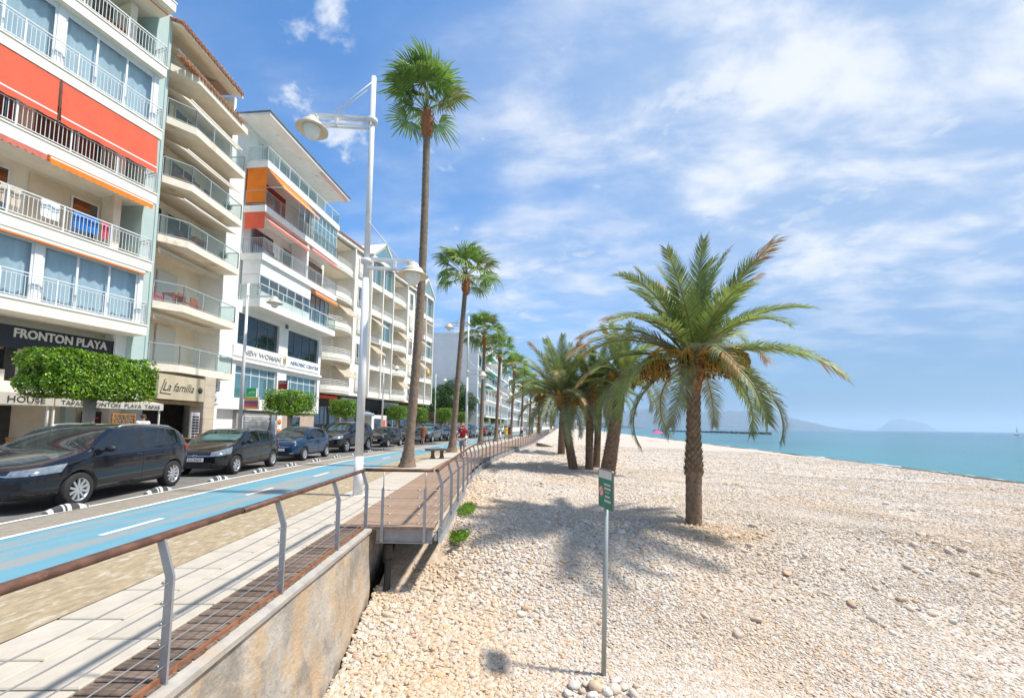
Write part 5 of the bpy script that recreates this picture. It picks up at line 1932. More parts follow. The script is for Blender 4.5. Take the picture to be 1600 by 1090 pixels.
# ------------------------------------------------------------------ third block: white, gym sign, orange awnings
b = Bld('apartment_block', 'white block with wide overhanging roof, orange awnings and the gym sign', (-15.2, 24.5), (-14.3, 33.0))
L = b.L
S3 = [8.6, 11.5, 14.5, 17.32]
wv = 1.35
b.box('main_wall', -1.5, L, wv + 0.12, 11, 0.1, 20.1, white_w)
for z0, z1, segs in ((8.2, 8.9, [(-1.5, L)]), (6.3, 8.2, [(-1.5, -0.25), (3.45, 4.4), (8.22, L)]), (5.05, 6.3, [(-1.5, L)]), (3.05, 5.05, [(-1.5, -0.25), (3.45, 4.4), (8.22, L)]), (2.4, 3.05, [(-1.5, L)])):
    for a, c in segs:
        b.box('wall_band', a, c, wv - 0.25, wv + 0.115, z0, z1, white_w)
for a, c in ((-0.25, 3.45), (4.4, 8.22)):
    b.box('window_backing', a, c, wv + 0.08, wv + 0.118, 6.3, 8.2, int_dark)  # thin panel close behind the glass, the dim room painted as near-black
    b.box('window_backing', a, c, wv + 0.08, wv + 0.118, 3.05, 5.05, pm('pale_blind', (0.34, 0.42, 0.43), 0.8, var=0.1))
    b.window(a, c, 6.3, 8.2, wv - 0.08, 4, frame_d, glass_w, tran=0.32)
    b.window(a, c, 3.05, 5.05, wv - 0.08, 5, frame_w, glass_t, tran=0.45)
    b.box('window_sill', a - 0.05, c + 0.05, wv - 0.32, wv - 0.10, 6.22, 6.30, slab_w)
    m = MB()
    for k in range(5):
        m.bar((a + 0.4 + 0.6 * k, wv + 0.02, 6.35), (a + 0.7 + 0.6 * k, wv + 0.02, 6.95), 0.03, 0.03)
    m.bar((a + 0.2, wv + 0.02, 6.8), (c - 0.2, wv + 0.02, 6.72), 0.03, 0.04)
    m.build('gym_machine', aw_teal, b.t)
b.box('cornice', -1.5, L, wv - 0.40, wv - 0.25, 5.28, 5.42, slab_w)
nb = b.box('gym_sign', -0.6, 3.55, wv - 0.36, wv - 0.255, 5.58, 6.2, slab_w)
b.text('NEW WOMAN', 0.15, wv - 0.375, 5.74, 0.44, pm('grey_letters', (0.36, 0.36, 0.37), 0.5), 0.05, width=3.3, fat=0.008)
nb = b.box('gym_sign', 4.35, 8.3, wv - 0.36, wv - 0.255, 5.58, 6.2, slab_w)
b.text('AEROBIC CENTER', 4.6, wv - 0.37, 5.78, 0.34, pm('blue_grey_letters', (0.10, 0.18, 0.30), 0.5), 0.03, width=3.5, fat=0.004)
em = b.box('emblem_panel', 3.6, 4.3, wv - 0.37, wv - 0.255, 5.55, 6.3, slab_w)
m = MB()
for k in range(3):
    m.lathe([(0.10, 0), (0.16, 0), (0.16, 0.01), (0.10, 0.01)], 16, (3.95, wv - 0.385, 5.78 + 0.15 * k), 'y')
m.build('emblem', pm('gold', (0.5, 0.38, 0.12), 0.4, metal=0.3), em)
MB().lathe([(0.0, 0), (0.16, 0), (0.16, 0.03), (0.0, 0.03)], 18, (4.15, wv - 0.29, 8.35), 'y').build('round_plaque', pm('plaque_blue', (0.08, 0.12, 0.2), 0.5), b.t)
T3 = [z + 0.40 for z in S3]
for i, z in enumerate(S3):
    b.slab([(0, 0), (L, 0), (L, wv + 0.1), (0, wv + 0.1)], z, z + 0.40, slab_w)
b.slab([(-0.7, -0.5), (L + 0.5, -0.5), (L + 0.5, 4), (-0.7, 4)], 20.12, 20.30, slab_w, 'roof_slab')
b.slab([(-0.75, -0.57), (L + 0.55, -0.57), (L + 0.55, 4), (-0.75, 4)], 20.30, 20.38, pm('roof_edge', (0.16, 0.18, 0.17), 0.6), 'roof_edge')
for u in (1.0, 3.4, 5.4, 7.4):
    MB().lathe([(0.0, -0.03), (0.09, -0.03), (0.09, 0.0)], 12, (u, 0.2, 20.12)).build('ceiling_light', frame_w, b.t)
b.cassette(5.0, L + 0.3, -0.4, 20.10, aw_red)
ret = [(0.04, wv), (0.04, 0.05), (L - 0.04, 0.05), (L - 0.04, wv)]
b.glass_rail(ret, T3[3], 0.95, rail_w, glass_b)
b.bars([(0.05, wv - 0.1), (0.05, 0.12), (1.2, 0.12)], T3[3], 0.92, mat=rail_w)
b.window(1.0, 7.5, T3[3], T3[3] + 2.0, wv - 0.02, 5, gm=glass_w)
b.bars(ret, T3[2], 0.95, mat=rail_g)
b.bars(ret, T3[1], 0.95, mat=rail_g)
b.glass_rail(ret, T3[0], 1.0, rail_w, glass_b)
# fourth storey: orange awnings left, pale glazing right
m = MB()
m.sheet([[(0.02, 0.02 + (wv - 0.04) * k / 4, S3[3] - 0.03 - 2.2 * j / 4) for k in range(5)] for j in range(5)])
m.build('side_blind', aw_orange, b.t)
b.awning(0.1, 4.1, 0.05, S3[3] - 0.02, -1.0, S3[3] - 1.25, aw_orange, 0.12, 0.2)
MB().bar((0.2, -0.95, S3[3] - 1.25), (0.25, 0.6, S3[3] - 1.15), 0.03, 0.04).build('awning_arm', bar_w, b.t)
b.box('red_room', 0.1, 3.7, wv + 0.0, wv + 0.11, T3[2], S3[3], pm('dark_red_wall', (0.20, 0.035, 0.03), 0.9))
b.window(0.6, 2.6, T3[2] + 0.05, T3[2] + 2.0, wv - 0.06, 3, frame_d, glass_k)
b.window(3.75, 5.1, T3[2] + 0.05, S3[3] - 0.05, 0.35, 2, frame_w, glass_w)
b.window(5.2, L - 0.1, T3[2] + 0.05, S3[3] - 0.05, 0.12, 6, frame_w, glass_t, tran=0.6, back=curtain)
# third storey: faded red valances, open behind
m = MB()
m.sheet([[(0.02, 0.02 + (wv - 0.04) * k / 4, S3[2] - 0.03 - 1.05 * j / 4) for k in range(5)] for j in range(5)])
m.build('side_blind', aw_red, b.t)
b.awning(0.15, 4.5, 0.3, S3[2] - 0.03, -0.12, S3[2] - 0.5, aw_pink, 0.22, 0.2)
b.awning(4.8, L - 0.1, 0.3, S3[2] - 0.03, -0.12, S3[2] - 0.3, aw_pink, 0.2, 0.2)
b.window(0.8, 2.6, T3[1] + 0.05, T3[1] + 2.0, wv - 0.05, 2, frame_d, glass_k)
b.window(3.6, 5.6, T3[1] + 0.05, T3[1] + 2.0, wv - 0.05, 2, frame_w, glass_k)
b.box('patterned_screen', 6.6, L - 0.1, wv - 0.1, wv - 0.03, T3[1] + 0.1, T3[1] + 2.2, pm('floral_screen', (0.22, 0.16, 0.12), 0.9, var=0.5, vs=7, c2=(0.5, 0.12, 0.06), ss=5))
b.chair(2.0, 0.7, T3[1], int_dark)
b.chair(5.0, 0.7, T3[1], int_dark)
b.box('balcony_wall', 4.55, 4.75, 0.1, wv, T3[1], S3[2], white_w)
# second storey: shutters boxed in white, glazing right
b.box('shutter_box', 0.1, 5.3, 0.16, 0.30, T3[0] + 1.62, S3[1], slab_w)
b.box('shutter_box', 0.1, 0.24, 0.3, wv, T3[0] + 1.62, S3[1], slab_w)
b.window(0.1, 5.3, T3[0] + 0.55, T3[0] + 1.62, 0.18, 6, frame_w, glass_w)
b.box('lower_panel', 0.1, 5.3, 0.17, 0.24, T3[0], T3[0] + 0.55, slab_w)
b.box('end_return', 0.1, 0.2, 0.26, wv, T3[0], T3[0] + 1.6, slab_w)
b.awning(5.4, L - 0.1, 0.4, S3[1] - 0.03, -0.15, S3[1] - 0.28, aw_orange, 0.22, 0.2)
b.window(5.4, L - 0.12, T3[0] + 0.05, S3[1] - 0.2, 0.55, 5, frame_d, glass_w, back=curtain)
# ground floor
b.box('shop_recess', 0.2, 3.6, wv - 0.12, wv + 0.11, 0.1, 2.35, pm('shop_grey', (0.30, 0.30, 0.30), 0.8))
m = MB()
for k in range(22):
    m.box(0.5 + 0.105 * k, 0.55 + 0.105 * k, wv - 0.28, wv - 0.24, 0.15, 2.05)
for z in (0.3, 1.0, 1.7, 2.0):
    m.box(0.45, 2.9, wv - 0.30, wv - 0.28, z, z + 0.06)
m.build('white_grille', frame_w, b.t)
b.box('blue_pilaster', 3.05, 3.45, wv - 0.3, wv - 0.13, 0.1, 2.38, pm('blue_grey_paint', (0.33, 0.37, 0.43), 0.7))
ps = b.box('orange_poster', 3.6, 4.1, wv - 0.3, wv - 0.26, 0.4, 2.2, frame_w)
for z, mt in ((1.6, aw_orange), (0.95, aw_orange), (0.5, aw_blue)):
    MB().lathe([(0.0, 0), (0.19, 0), (0.19, 0.008), (0.0, 0.008)], 14, (3.85, wv - 0.31, z + 0.1), 'y').build('poster_print', mt, ps)
b.box('shop_front', 4.3, 8.2, wv - 0.12, wv + 0.1, 0.1, 2.4, pm('pinkish_wall', (0.42, 0.33, 0.27), 0.85, var=0.1))
b.window(5.3, 6.3, 0.4, 2.1, wv - 0.2, 1, frame_d, glass_k)
# signs standing out from the wall
def projecting(u, z, w, h, label, cols, txt=None, name='projecting_sign'):
    p = b.t.matrix_basis @ Vector((u, wv - 0.26, z))
    t = thing(name, label, 'sign', p, b.t.rotation_euler.z)
    m = MB()
    m.box(-0.05, 0.05, -w, 0.0, -h / 2, h / 2)
    m.bar((0, 0, 0), (0, 0.02, 0), 0.02, 0.02)
    m.build('sign_box', frame_w, t)
    for k, (a, c, mt) in enumerate(cols):
        MB().box(-0.056, -0.0502, -w + 0.01, -0.01, -h / 2 + a * h, -h / 2 + c * h).build('sign_face', mt, t)
    if txt:
        for s_, yy, zz, sz, mt, wd in txt:
            me = text_mesh(s_, sz, 0.004, mt)
            o = link('lettering', me, t, (-0.060, yy, zz))
            wq = max(q.co.x for q in me.vertices)
            o.scale.x = wd / wq
            o.rotation_euler.z = R(-90)
    return t


gsn = pm('atm_green', (0.03, 0.42, 0.12), 0.5, var=0.05)
projecting(0.75, 3.46, 0.66, 0.55, 'green and white cash machine sign above the lamp-side board', [(0.02, 0.98, gsn), ], [('ATM', -0.16, -0.1, 0.26, frame_w, 0.42)])
projecting(0.62, 2.80, 0.92, 0.72, 'yellow, blue and red striped board under the green sign', [(0.70, 0.98, pm('s_yellow', (0.55, 0.33, 0.05), 0.6)), (0.48, 0.70, pm('s_blue', (0.10, 0.07, 0.22), 0.6)), (0.2, 0.48, pm('s_red', (0.45, 0.06, 0.06), 0.6)), (0.02, 0.2, pm('s_tan', (0.52, 0.30, 0.14), 0.6))])
projecting(3.64, 4.2, 0.68, 0.62, 'dark red square sign with white lettering over the clipped tree', [(0.02, 0.60, pm('s_dred', (0.36, 0.03, 0.03), 0.6)), (0.60, 0.98, pm('s_dred2', (0.26, 0.04, 0.04), 0.6))], [('BANCA', -0.08, 0.1, 0.16, frame_w, 0.5)])

ivory = pm('ivory_render', (0.80, 0.765, 0.69), 0.85, var=0.05, vs=1.2, c2=(0.72, 0.67, 0.58), ss=0.9, lo=0.52, hi=0.8)
# ------------------------------------------------------------------ fourth block: white with curved balconies, two repeating bays
b = Bld('apartment_block', 'long white block with curved balconies, horizontal rails and small gables', (-16.2, 35.5), (-11.3, 57.0))
L = 24.3
b.t.scale.x = b.L / L
S4 = [4.35, 7.20, 10.05, 12.90, 15.75, 18.55]
b.box('rear_wall', -0.4, L, 2.2, 12, 0.1, 18.9, ivory)
b.box('shopfront_recess', 0, L, 1.5, 2.2, 0.1, 4.4, int_dark)  # solid block; the shade inside the shops is its dark colour
b.box('end_wall', -0.42, -0.08, 0.4, 2.2, 4.5, 18.9, ivory)
def hrails(u_pts, z, h0, h1, n=4):
    m = MB()
    for k in range(n):
        zz = z + h0 + (h1 - h0) * k / (n - 1)
        m.tube([(u, v, zz) for u, v in u_pts], 0.024, 6)
    for i in range(0, len(u_pts), 3):
        u, v = u_pts[i]
        m.bar((u, v, z + h0 - 0.1), (u, v, z + h1), 0.03, 0.03)
    return m.build('horizontal_rails', rail_w, b.t)


for mod in range(2):
    o_ = 12.15 * mod
    for i in range(5):
        z, zn = S4[i], S4[i + 1]
        bow = [0.95, 0.95, 0.85, 0.55, 0.30][i]
        arc = [(o_ + 0.1 + 4.4 * k / 12, 0.35 - bow * math.sin(math.pi * k / 12) ** 0.75) for k in range(13)]
        b.slab([*arc, (o_ + 4.5, 2.3), (o_ + 0.1, 2.3)], z, z + 0.22, ivory)
        m = MB()
        rows = [[(u, v, z + 0.1), (u, v, z + 0.62), (u, v + 0.09, z + 0.62), (u, v + 0.09, z + 0.2)] for u, v in arc]
        m.sheet(rows, smooth=False)
        m.build('curved_parapet', ivory, b.t)
        hrails([(u, v + 0.05) for u, v in arc], z + 0.62, 0.08, 0.5, 4)
        b.window(o_ + 0.5, o_ + 2.2, z + 0.3, zn - 0.35, 2.12, 2, frame_w, glass_k)
        b.box('roller_shutter', o_ + 2.5, o_ + 4.0, 2.12, 2.18, z + 0.3, zn - 0.35, shutter)
        b.box('beige_soffit', o_ + 0.15, o_ + 4.45, 0.4, 2.2, zn - 0.06, zn - 0.012, beige_w)
        # middle bay: plain wall with one tall window
        b.box('bay_wall', o_ + 4.5, o_ + 7.2, 0.30, 2.2, z, zn, ivory)
        b.box('window_reveal', o_ + 5.4, o_ + 6.3, 0.26, 0.298, z + 0.4, zn - 0.5, int_beige)
        if (i + mod) % 2:
            b.window(o_ + 5.42, o_ + 6.28, z + 0.42, zn - 0.52, 0.20, 2, frame_w, glass_k)
        else:
            b.box('roller_shutter', o_ + 5.45, o_ + 6.25, 0.21, 0.25, z + 0.45, zn - 0.55, shutter)
        hrails([(o_ + 5.4, 0.15), (o_ + 5.7, 0.15), (o_ + 6.0, 0.15), (o_ + 6.3, 0.15)], z + 0.45, 0.05, 0.45, 4)
        # end bay: loggias
        b.slab([(o_ + 7.2, -0.15), (o_ + 12.1, -0.15), (o_ + 12.1, 2.3), (o_ + 7.2, 2.3)], z, z + 0.25, ivory)
        b.box('parapet', o_ + 7.25, o_ + 12.05, -0.15, -0.05, z + 0.25, z + 0.55, ivory)
        for (a, c) in ((7.3, 9.55), (9.75, 12.0)):
            if i == 4 or (i == 2 and a > 9):
                b.window(o_ + a, o_ + c, z + 0.56, zn - 0.05, 0.05, 2, frame_w, glass_t)
            else:
                hrails([(o_ + a, -0.1), (o_ + (a * 2 + c) / 3, -0.1), (o_ + (a + 2 * c) / 3, -0.1), (o_ + c, -0.1)], z + 0.55, 0.06, 0.48, 4)
                b.window(o_ + a + 0.3, o_ + c - 0.4, z + 0.3, zn - 0.3, 2.12, 2, frame_w, glass_k)
                b.box('beige_soffit', o_ + a, o_ + c, 0.0, 2.2, zn - 0.05, zn - 0.012, beige_w)
        if i in (1, 2) or (mod and i == 3):
            b.awning(o_ + 7.4, o_ + 9.4, 0.3, zn - 0.05, -0.7 - 0.2 * i, zn - 1.1, aw_beige, 0.15, 0.2)
        if i in (0, 2) or (mod and i == 1):
            b.awning(o_ + 1.9, o_ + 4.2, 0.5, zn - 0.05, -0.75, zn - 1.25, aw_beige, 0.15, 0.2)
    for u in (4.5, 7.1, 9.6, 12.05):
        b.box('fin', o_ + u - 0.02, o_ + u + 0.14, -0.28 if u > 5 else 0.1, 0.9, 4.5 if u > 5 else 7.4, 18.9, ivory)
    # roof edge and gable
    b.slab([(o_ - 0.1, 0.05), (o_ + 7.2, 0.05), (o_ + 7.2, 3), (o_ - 0.1, 3)], 18.75, 19.05, ivory, 'roof_slab')
    tiles(b.t, o_ - 0.1, o_ + 7.1, -0.05, 19.08, 1.2, 19.5, sp=0.24)
    MB().prism([(o_ + 7.1, 18.76), (o_ + 12.2, 18.76), (o_ + 12.2, 19.0), (o_ + 9.65, 21.0), (o_ + 7.1, 19.0)], -0.3, -0.08, lambda a, c, h: (a, h, c)).build('gable', ivory, b.t)
    MB().prism([(o_ + 7.5, 19.1), (o_ + 11.8, 19.1), (o_ + 9.65, 20.72)], -0.312, -0.304, lambda a, c, h: (a, h, c)).build('gable_glass', glass_t, b.t)
    MB().prism([(o_ + 6.95, 18.95), (o_ + 9.65, 21.02), (o_ + 12.35, 18.95), (o_ + 12.35, 19.12), (o_ + 9.65, 21.2), (o_ + 6.95, 19.12)], -0.45, 5.0, lambda a, c, h: (a, h, c)).build('gable_roof', ivory, b.t)
MB().lathe([(0.0, 0), (0.45, 0.0), (0.4, 0.06), (0.0, 0.1)], 20, (L - 1.4, -0.3, 8.6), 'y').build('yellow_disc', pm('yellow_plastic', (0.75, 0.42, 0.02), 0.5), b.t)
for k, (u0, u1, mt, tx) in enumerate(((0.6, 4.2, aw_red, None), (5.0, 8.8, pm('pale_shop_sign', (0.5, 0.53, 0.56), 0.6), None), (9.4, 12.6, black_sign, None), (13.5, 17.5, frame_w, None), (18.2, 22.5, wicker, None))):
    b.box('shop_sign', u0, u1, 1.3, 1.45, 3.4 if k else 3.9, 4.2, mt)
    b.window(u0, u1, 0.2, 3.2, 1.42, 3, frame_w if k % 2 else frame_d, glass_k)
b.awning(5.2, 9.2, 1.3, 3.2, 0.1, 2.7, pm('slate_awning', (0.16, 0.2, 0.27), 0.8, trans=0.1), 0.25, 0.25)
b.box('white_kiosk', 9.3, 12.8, 0.4, 1.25, 0.1, 2.6, frame_w)
b.window(9.8, 11.2, 0.3, 2.2, 0.32, 2, frame_d, glass_k)
b.box('red_door', 11.7, 12.3, 0.34, 0.39, 0.2, 2.1, aw_red)

# ------------------------------------------------------------------ fifth block: blank end wall, teal and blue awnings on the front
def far_block(name, label, A, B_, depth, h, floors, base=3.2, nwin=8, wall_mat=white_w, aw=(), bal=1.2, sp=None):
    b = Bld(name, label, A, B_)
    L = b.L
    b.box('main_wall', 0, L, 0, depth, 0.05, h, wall_mat)
    b.box('roof_parapet', -0.1, L + 0.1, -0.15, depth + 0.1, h, h + 0.5, slab_w)
    fh = (h - base) / floors
    for i in range(floors):
        z = base + fh * i
        b.slab([(0.3, -bal), (L - 0.1, -bal), (L - 0.1, 0), (0.3, 0)], z - 0.1, z + 0.12, slab_w)
        m = MB()
        for zz in (0.35, 0.6, 0.95):
            m.bar((0.3, -bal + 0.04, z + zz), (L - 0.1, -bal + 0.04, z + zz), 0.03, 0.05)
        k = int((L - 0.4) / 0.6)
        for q in range(k + 1):
            u = 0.3 + (L - 0.4) * q / k
            m.bar((u, -bal + 0.04, z), (u, -bal + 0.04, z + 0.95), 0.03, 0.03)
        m.build('railing', rail_w, b.t)
        for q in range(nwin):
            u = L * (q + 0.2) / nwin
            w = L / nwin * 0.6
            f = MB().box(u, u + w, -0.05, -0.005, z + 0.15, z + fh - 0.5).build('window', frame_w, b.t)
            MB().box(u + 0.06, u + w - 0.06, -0.062, -0.052, z + 0.2, z + fh - 0.56).build('pane', glass_w if (q + i) % 3 else glass_k, f)
    for (i, u0, u1, mt, dr) in aw:
        z = base + fh * (i + 1)
        b.awning(u0, u1, -0.1, z - 0.15, -bal - 0.5, z - dr, mt, 0.2, 0.5)
    return b


b5 = far_block('apartment_block', 'tall white block with a blank side wall and teal and blue awnings', (-6.0, 72.0), (-2.5, 100.0), 8.4, 17.4, 5, 3.2, 8,
               pm('plain_white', (0.84, 0.84, 0.84), 0.85, var=0.04, vs=0.5),
               [(2, 5.5, 16, aw_teal, 1.2), (2, 16.5, 25, aw_blue, 1.2), (3, 6, 11, aw_teal, 0.8), (1, 14, 22, aw_beige, 1.3), (1, 4, 9, aw_teal, 0.5), (4, 2, 6, aw_beige, 0.9)], 1.5)
b5.box('roof_hut', 6, 9, 3, 6, 17.9, 19.8, white_w)
f = b5.window(0.3, 0.9, 3.5, 4.6, -0.2, 1)
far_block('apartment_block', 'lower white far block beyond the one with blue awnings', (-1.0, 104), (3.8, 134), 12, 13.5, 4, 3.2, 9, white_w, [(2, 4, 9, aw_beige, 1.0), (1, 15, 20, aw_blue, 1.0)])
far_block('apartment_block', 'small cream far block behind the leaning date palm fronds', (5.5, 140), (11.5, 176), 14, 10.5, 3, 3.2, 9, cream, [(1, 10, 20, aw_beige, 1.0)])
far_block('apartment_block', 'tiny white far block at the end of the promenade', (15, 205), (27, 270), 16, 11, 3, 3.2, 12, white_w)
far_block('apartment_block', 'stepped white holiday block far off behind the beach, left one', (44, 395), (60, 396), 14, 15, 4, 3.0, 7, white_w)
far_block('apartment_block', 'low white holiday block far off behind the beach, right one', (61.5, 397), (74, 398), 12, 7.5, 2, 2.6, 6, white_w)

# terrace awnings standing in front of the restaurant
def terrace_awning(A, B_, z, h, label, txt, width, tu, depth=2.6):
    d = Vector((B_[0] - A[0], B_[1] - A[1]))
    L_ = d.length
    t = thing('terrace_awning', label, 'awning', (A[0], A[1], 0.127), math.atan2(d.y, d.x), 'cream awnings over the restaurant terrace')
    z -= 0.127
    cl = pm('terrace_canvas', (0.60, 0.56, 0.49), 0.9, var=0.06, vs=1.5, trans=0.15)
    m = MB()
    m.sheet([[(L_ * k / 8, depth * f - 0.0, z + h + 0.62 * f - 0.05 * math.sin(math.pi * f)) for k in range(9)] for f in np.linspace(0, 1, 6)])
    m.build('canopy', cl, t)
    m = MB()
    m.sheet([[(L_ * k / 24, -0.012 * math.sin(k * 1.4) - 0.01, z + h * f) for k in range(25)] for f in (0, 0.5, 1)])
    m.sheet([[(x_, depth * f, z), (x_, depth * f, z + h + 0.62 * f)] for f in np.linspace(0, 1, 6) for x_ in (0,)])
    va = m.build('valance', cl, t)
    me = text_mesh(txt, h * 0.78, 0.006, letter_d)
    o = link('lettering', me, va, (tu, -0.032, z + h * 0.20))
    o.scale.x = width / (max(p.co.x for p in me.vertices))
    for u in (0.06, L_ - 0.06):
        for v in (0.1, depth - 0.1):
            MB().bar((u, v, 0), (u, v, z + h + 0.6 * v / depth - 0.03), 0.05, 0.05).build('leg', bar_w, t)


terrace_awning((-15.15, 8.9), (-15.05, 13.65), 2.10, 0.36, 'nearer cream terrace awning lettered HOUSE, cut by the left edge', 'L  HOUSE', 1.35, 3.15)
terrace_awning((-15.32, 13.95), (-15.3, 18.25), 2.11, 0.28, 'farther cream terrace awning lettered TAPAS behind the clipped tree', 'TAPAS  FRONTON  PLAYA  TAPAS', 3.95, 0.15)
# ================================================================== CARS
from mathutils.bvhtree import BVHTree


def paint(name, c):
    return pm(name, c, 0.22, metal=0.0, var=0.08, vs=3, spec=0.2, coat=0.85)


car_glass = glass_mat('car_glass', (0.35, 0.45, 0.45), 0.35, 0.015, (0.010, 0.014, 0.016), 0.04)
car_glass_front = glass_mat('car_windscreen', (0.75, 0.95, 0.92), 0.5, 0.015, (0.03, 0.045, 0.05), 0.10)
trim_k = pm('black_trim', (0.018, 0.018, 0.02), 0.5, var=0.1)
tyre_m = pm('tyre', (0.022, 0.022, 0.023), 0.85, var=0.15, vs=12, bump=0.002, bs=60)
alloy = pm('alloy_rim', (0.58, 0.58, 0.60), 0.3, metal=0.7, var=0.05)
chrome = pm('chrome', (0.72, 0.72, 0.74), 0.15, metal=1.0, var=0.02)
lens = pm('headlamp_lens', (0.26, 0.29, 0.31), 0.08, metal=0.5, var=0.25, vs=16, coat=1.0)
red_lens = pm('tail_lens', (0.42, 0.015, 0.015), 0.12, var=0.1, coat=1.0)
plate_w = pm('number_plate', (0.72, 0.72, 0.70), 0.5, var=0.03)
sunshade = pm('sunshade', (0.45, 0.62, 0.60), 0.5, metal=0.3, var=0.15, vs=4)
seat_k = pm('seat_dark', (0.03, 0.03, 0.032), 0.9, var=0.1)


def interp(tab, x):
    if x <= tab[0][0]:
        return tab[0][1]
    for (a, p), (c, q) in zip(tab[:-1], tab[1:]):
        if x <= c:
            t = (x - a) / (c - a)
            return p + (q - p) * t
    return tab[-1][1]


def eval_mesh(ob):
    dg = bpy.context.evaluated_depsgraph_get()
    return bpy.data.meshes.new_from_object(ob.evaluated_get(dg))


CARS = {
    'mpv': dict(L=4.34, W=1.82, wb=2.68, fo=0.88, r=0.325, spokes=10,
                top=[(0, .60), (.05, .74), (.18, .82), (.6, .95), (1.02, 1.045), (1.12, 1.09), (1.45, 1.33), (1.78, 1.515), (2.0, 1.555), (2.5, 1.58), (3.2, 1.565), (3.7, 1.52), (3.95, 1.46), (4.16, 1.18), (4.26, 1.02), (4.34, .62)],
                belt=[(0, .7), (1.02, .985), (2.4, 1.03), (4.0, 1.09)], wf=[(0, .66), (.05, .80), (.2, .91), (.5, .975), (.9, 1), (3.5, 1), (4.0, .96), (4.25, .89), (4.34, .74)],
                cowl=1.02, rf=1.88, rr=3.78, tail=4.2, bp=(2.42, 2.52), cp=(3.32, 3.40), dp=3.80, head=[(.02, .40, .64), (.05, .46, .745), (.62, .86, .845), (.45, .90, .70)]),
    'hatch': dict(L=3.92, W=1.69, wb=2.49, fo=0.76, r=0.30, spokes=7,
                  top=[(0, .56), (.05, .70), (.18, .79), (.55, .91), (.92, 1.0), (1.02, 1.04), (1.35, 1.25), (1.66, 1.39), (1.9, 1.425), (2.4, 1.44), (3.0, 1.41), (3.35, 1.36), (3.55, 1.28), (3.76, 1.03), (3.85, .90), (3.92, .58)],
                  belt=[(0, .68), (.92, .93), (2.2, .98), (3.7, 1.04)], wf=[(0, .64), (.05, .78), (.2, .90), (.5, .97), (.85, 1), (3.2, 1), (3.6, .965), (3.84, .90), (3.92, .74)],
                  cowl=.92, rf=1.75, rr=3.38, tail=3.8, bp=(2.22, 2.31), cp=(3.02, 3.12), dp=3.32, head=[(.06, .40, .60), (.08, .44, .72), (.62, .74, .87), (.40, .84, .66)]),
    'small': dict(L=3.57, W=1.63, wb=2.30, fo=0.72, r=0.29, spokes=9,
                  top=[(0, .55), (.05, .70), (.16, .82), (.45, .93), (.80, 1.0), (.9, 1.05), (1.2, 1.26), (1.5, 1.42), (1.75, 1.475), (2.1, 1.49), (2.6, 1.46), (3.0, 1.37), (3.25, 1.22), (3.42, 1.02), (3.50, .90), (3.57, .58)],
                  belt=[(0, .68), (.8, .93), (2.0, .97), (3.3, 1.0)], wf=[(0, .62), (.05, .78), (.2, .90), (.5, .97), (.8, 1), (2.9, 1), (3.25, .96), (3.48, .88), (3.57, .72)],
                  cowl=.80, rf=1.58, rr=2.95, tail=3.45, bp=(2.02, 2.12), cp=(2.78, 2.9), dp=2.95, head=None),
    'suv': dict(L=4.78, W=1.92, wb=2.91, fo=0.86, r=0.375, spokes=5,
                top=[(0, .72), (.05, .92), (.2, 1.02), (.7, 1.11), (1.22, 1.17), (1.34, 1.22), (1.65, 1.46), (1.98, 1.68), (2.2, 1.745), (2.8, 1.78), (3.6, 1.75), (4.15, 1.69), (4.4, 1.60), (4.6, 1.28), (4.68, 1.12), (4.78, .75)],
                belt=[(0, .85), (1.22, 1.12), (2.6, 1.15), (4.5, 1.22)], wf=[(0, .70), (.05, .84), (.2, .93), (.5, .98), (.9, 1), (4.0, 1), (4.5, .965), (4.7, .90), (4.78, .78)],
                cowl=1.22, rf=2.08, rr=4.18, tail=4.64, bp=(2.72, 2.82), cp=(3.62, 3.72), dp=4.2, head=[(.04, .44, .76), (.06, .48, .93), (.50, .86, 1.0), (.36, .90, .80)]),
}


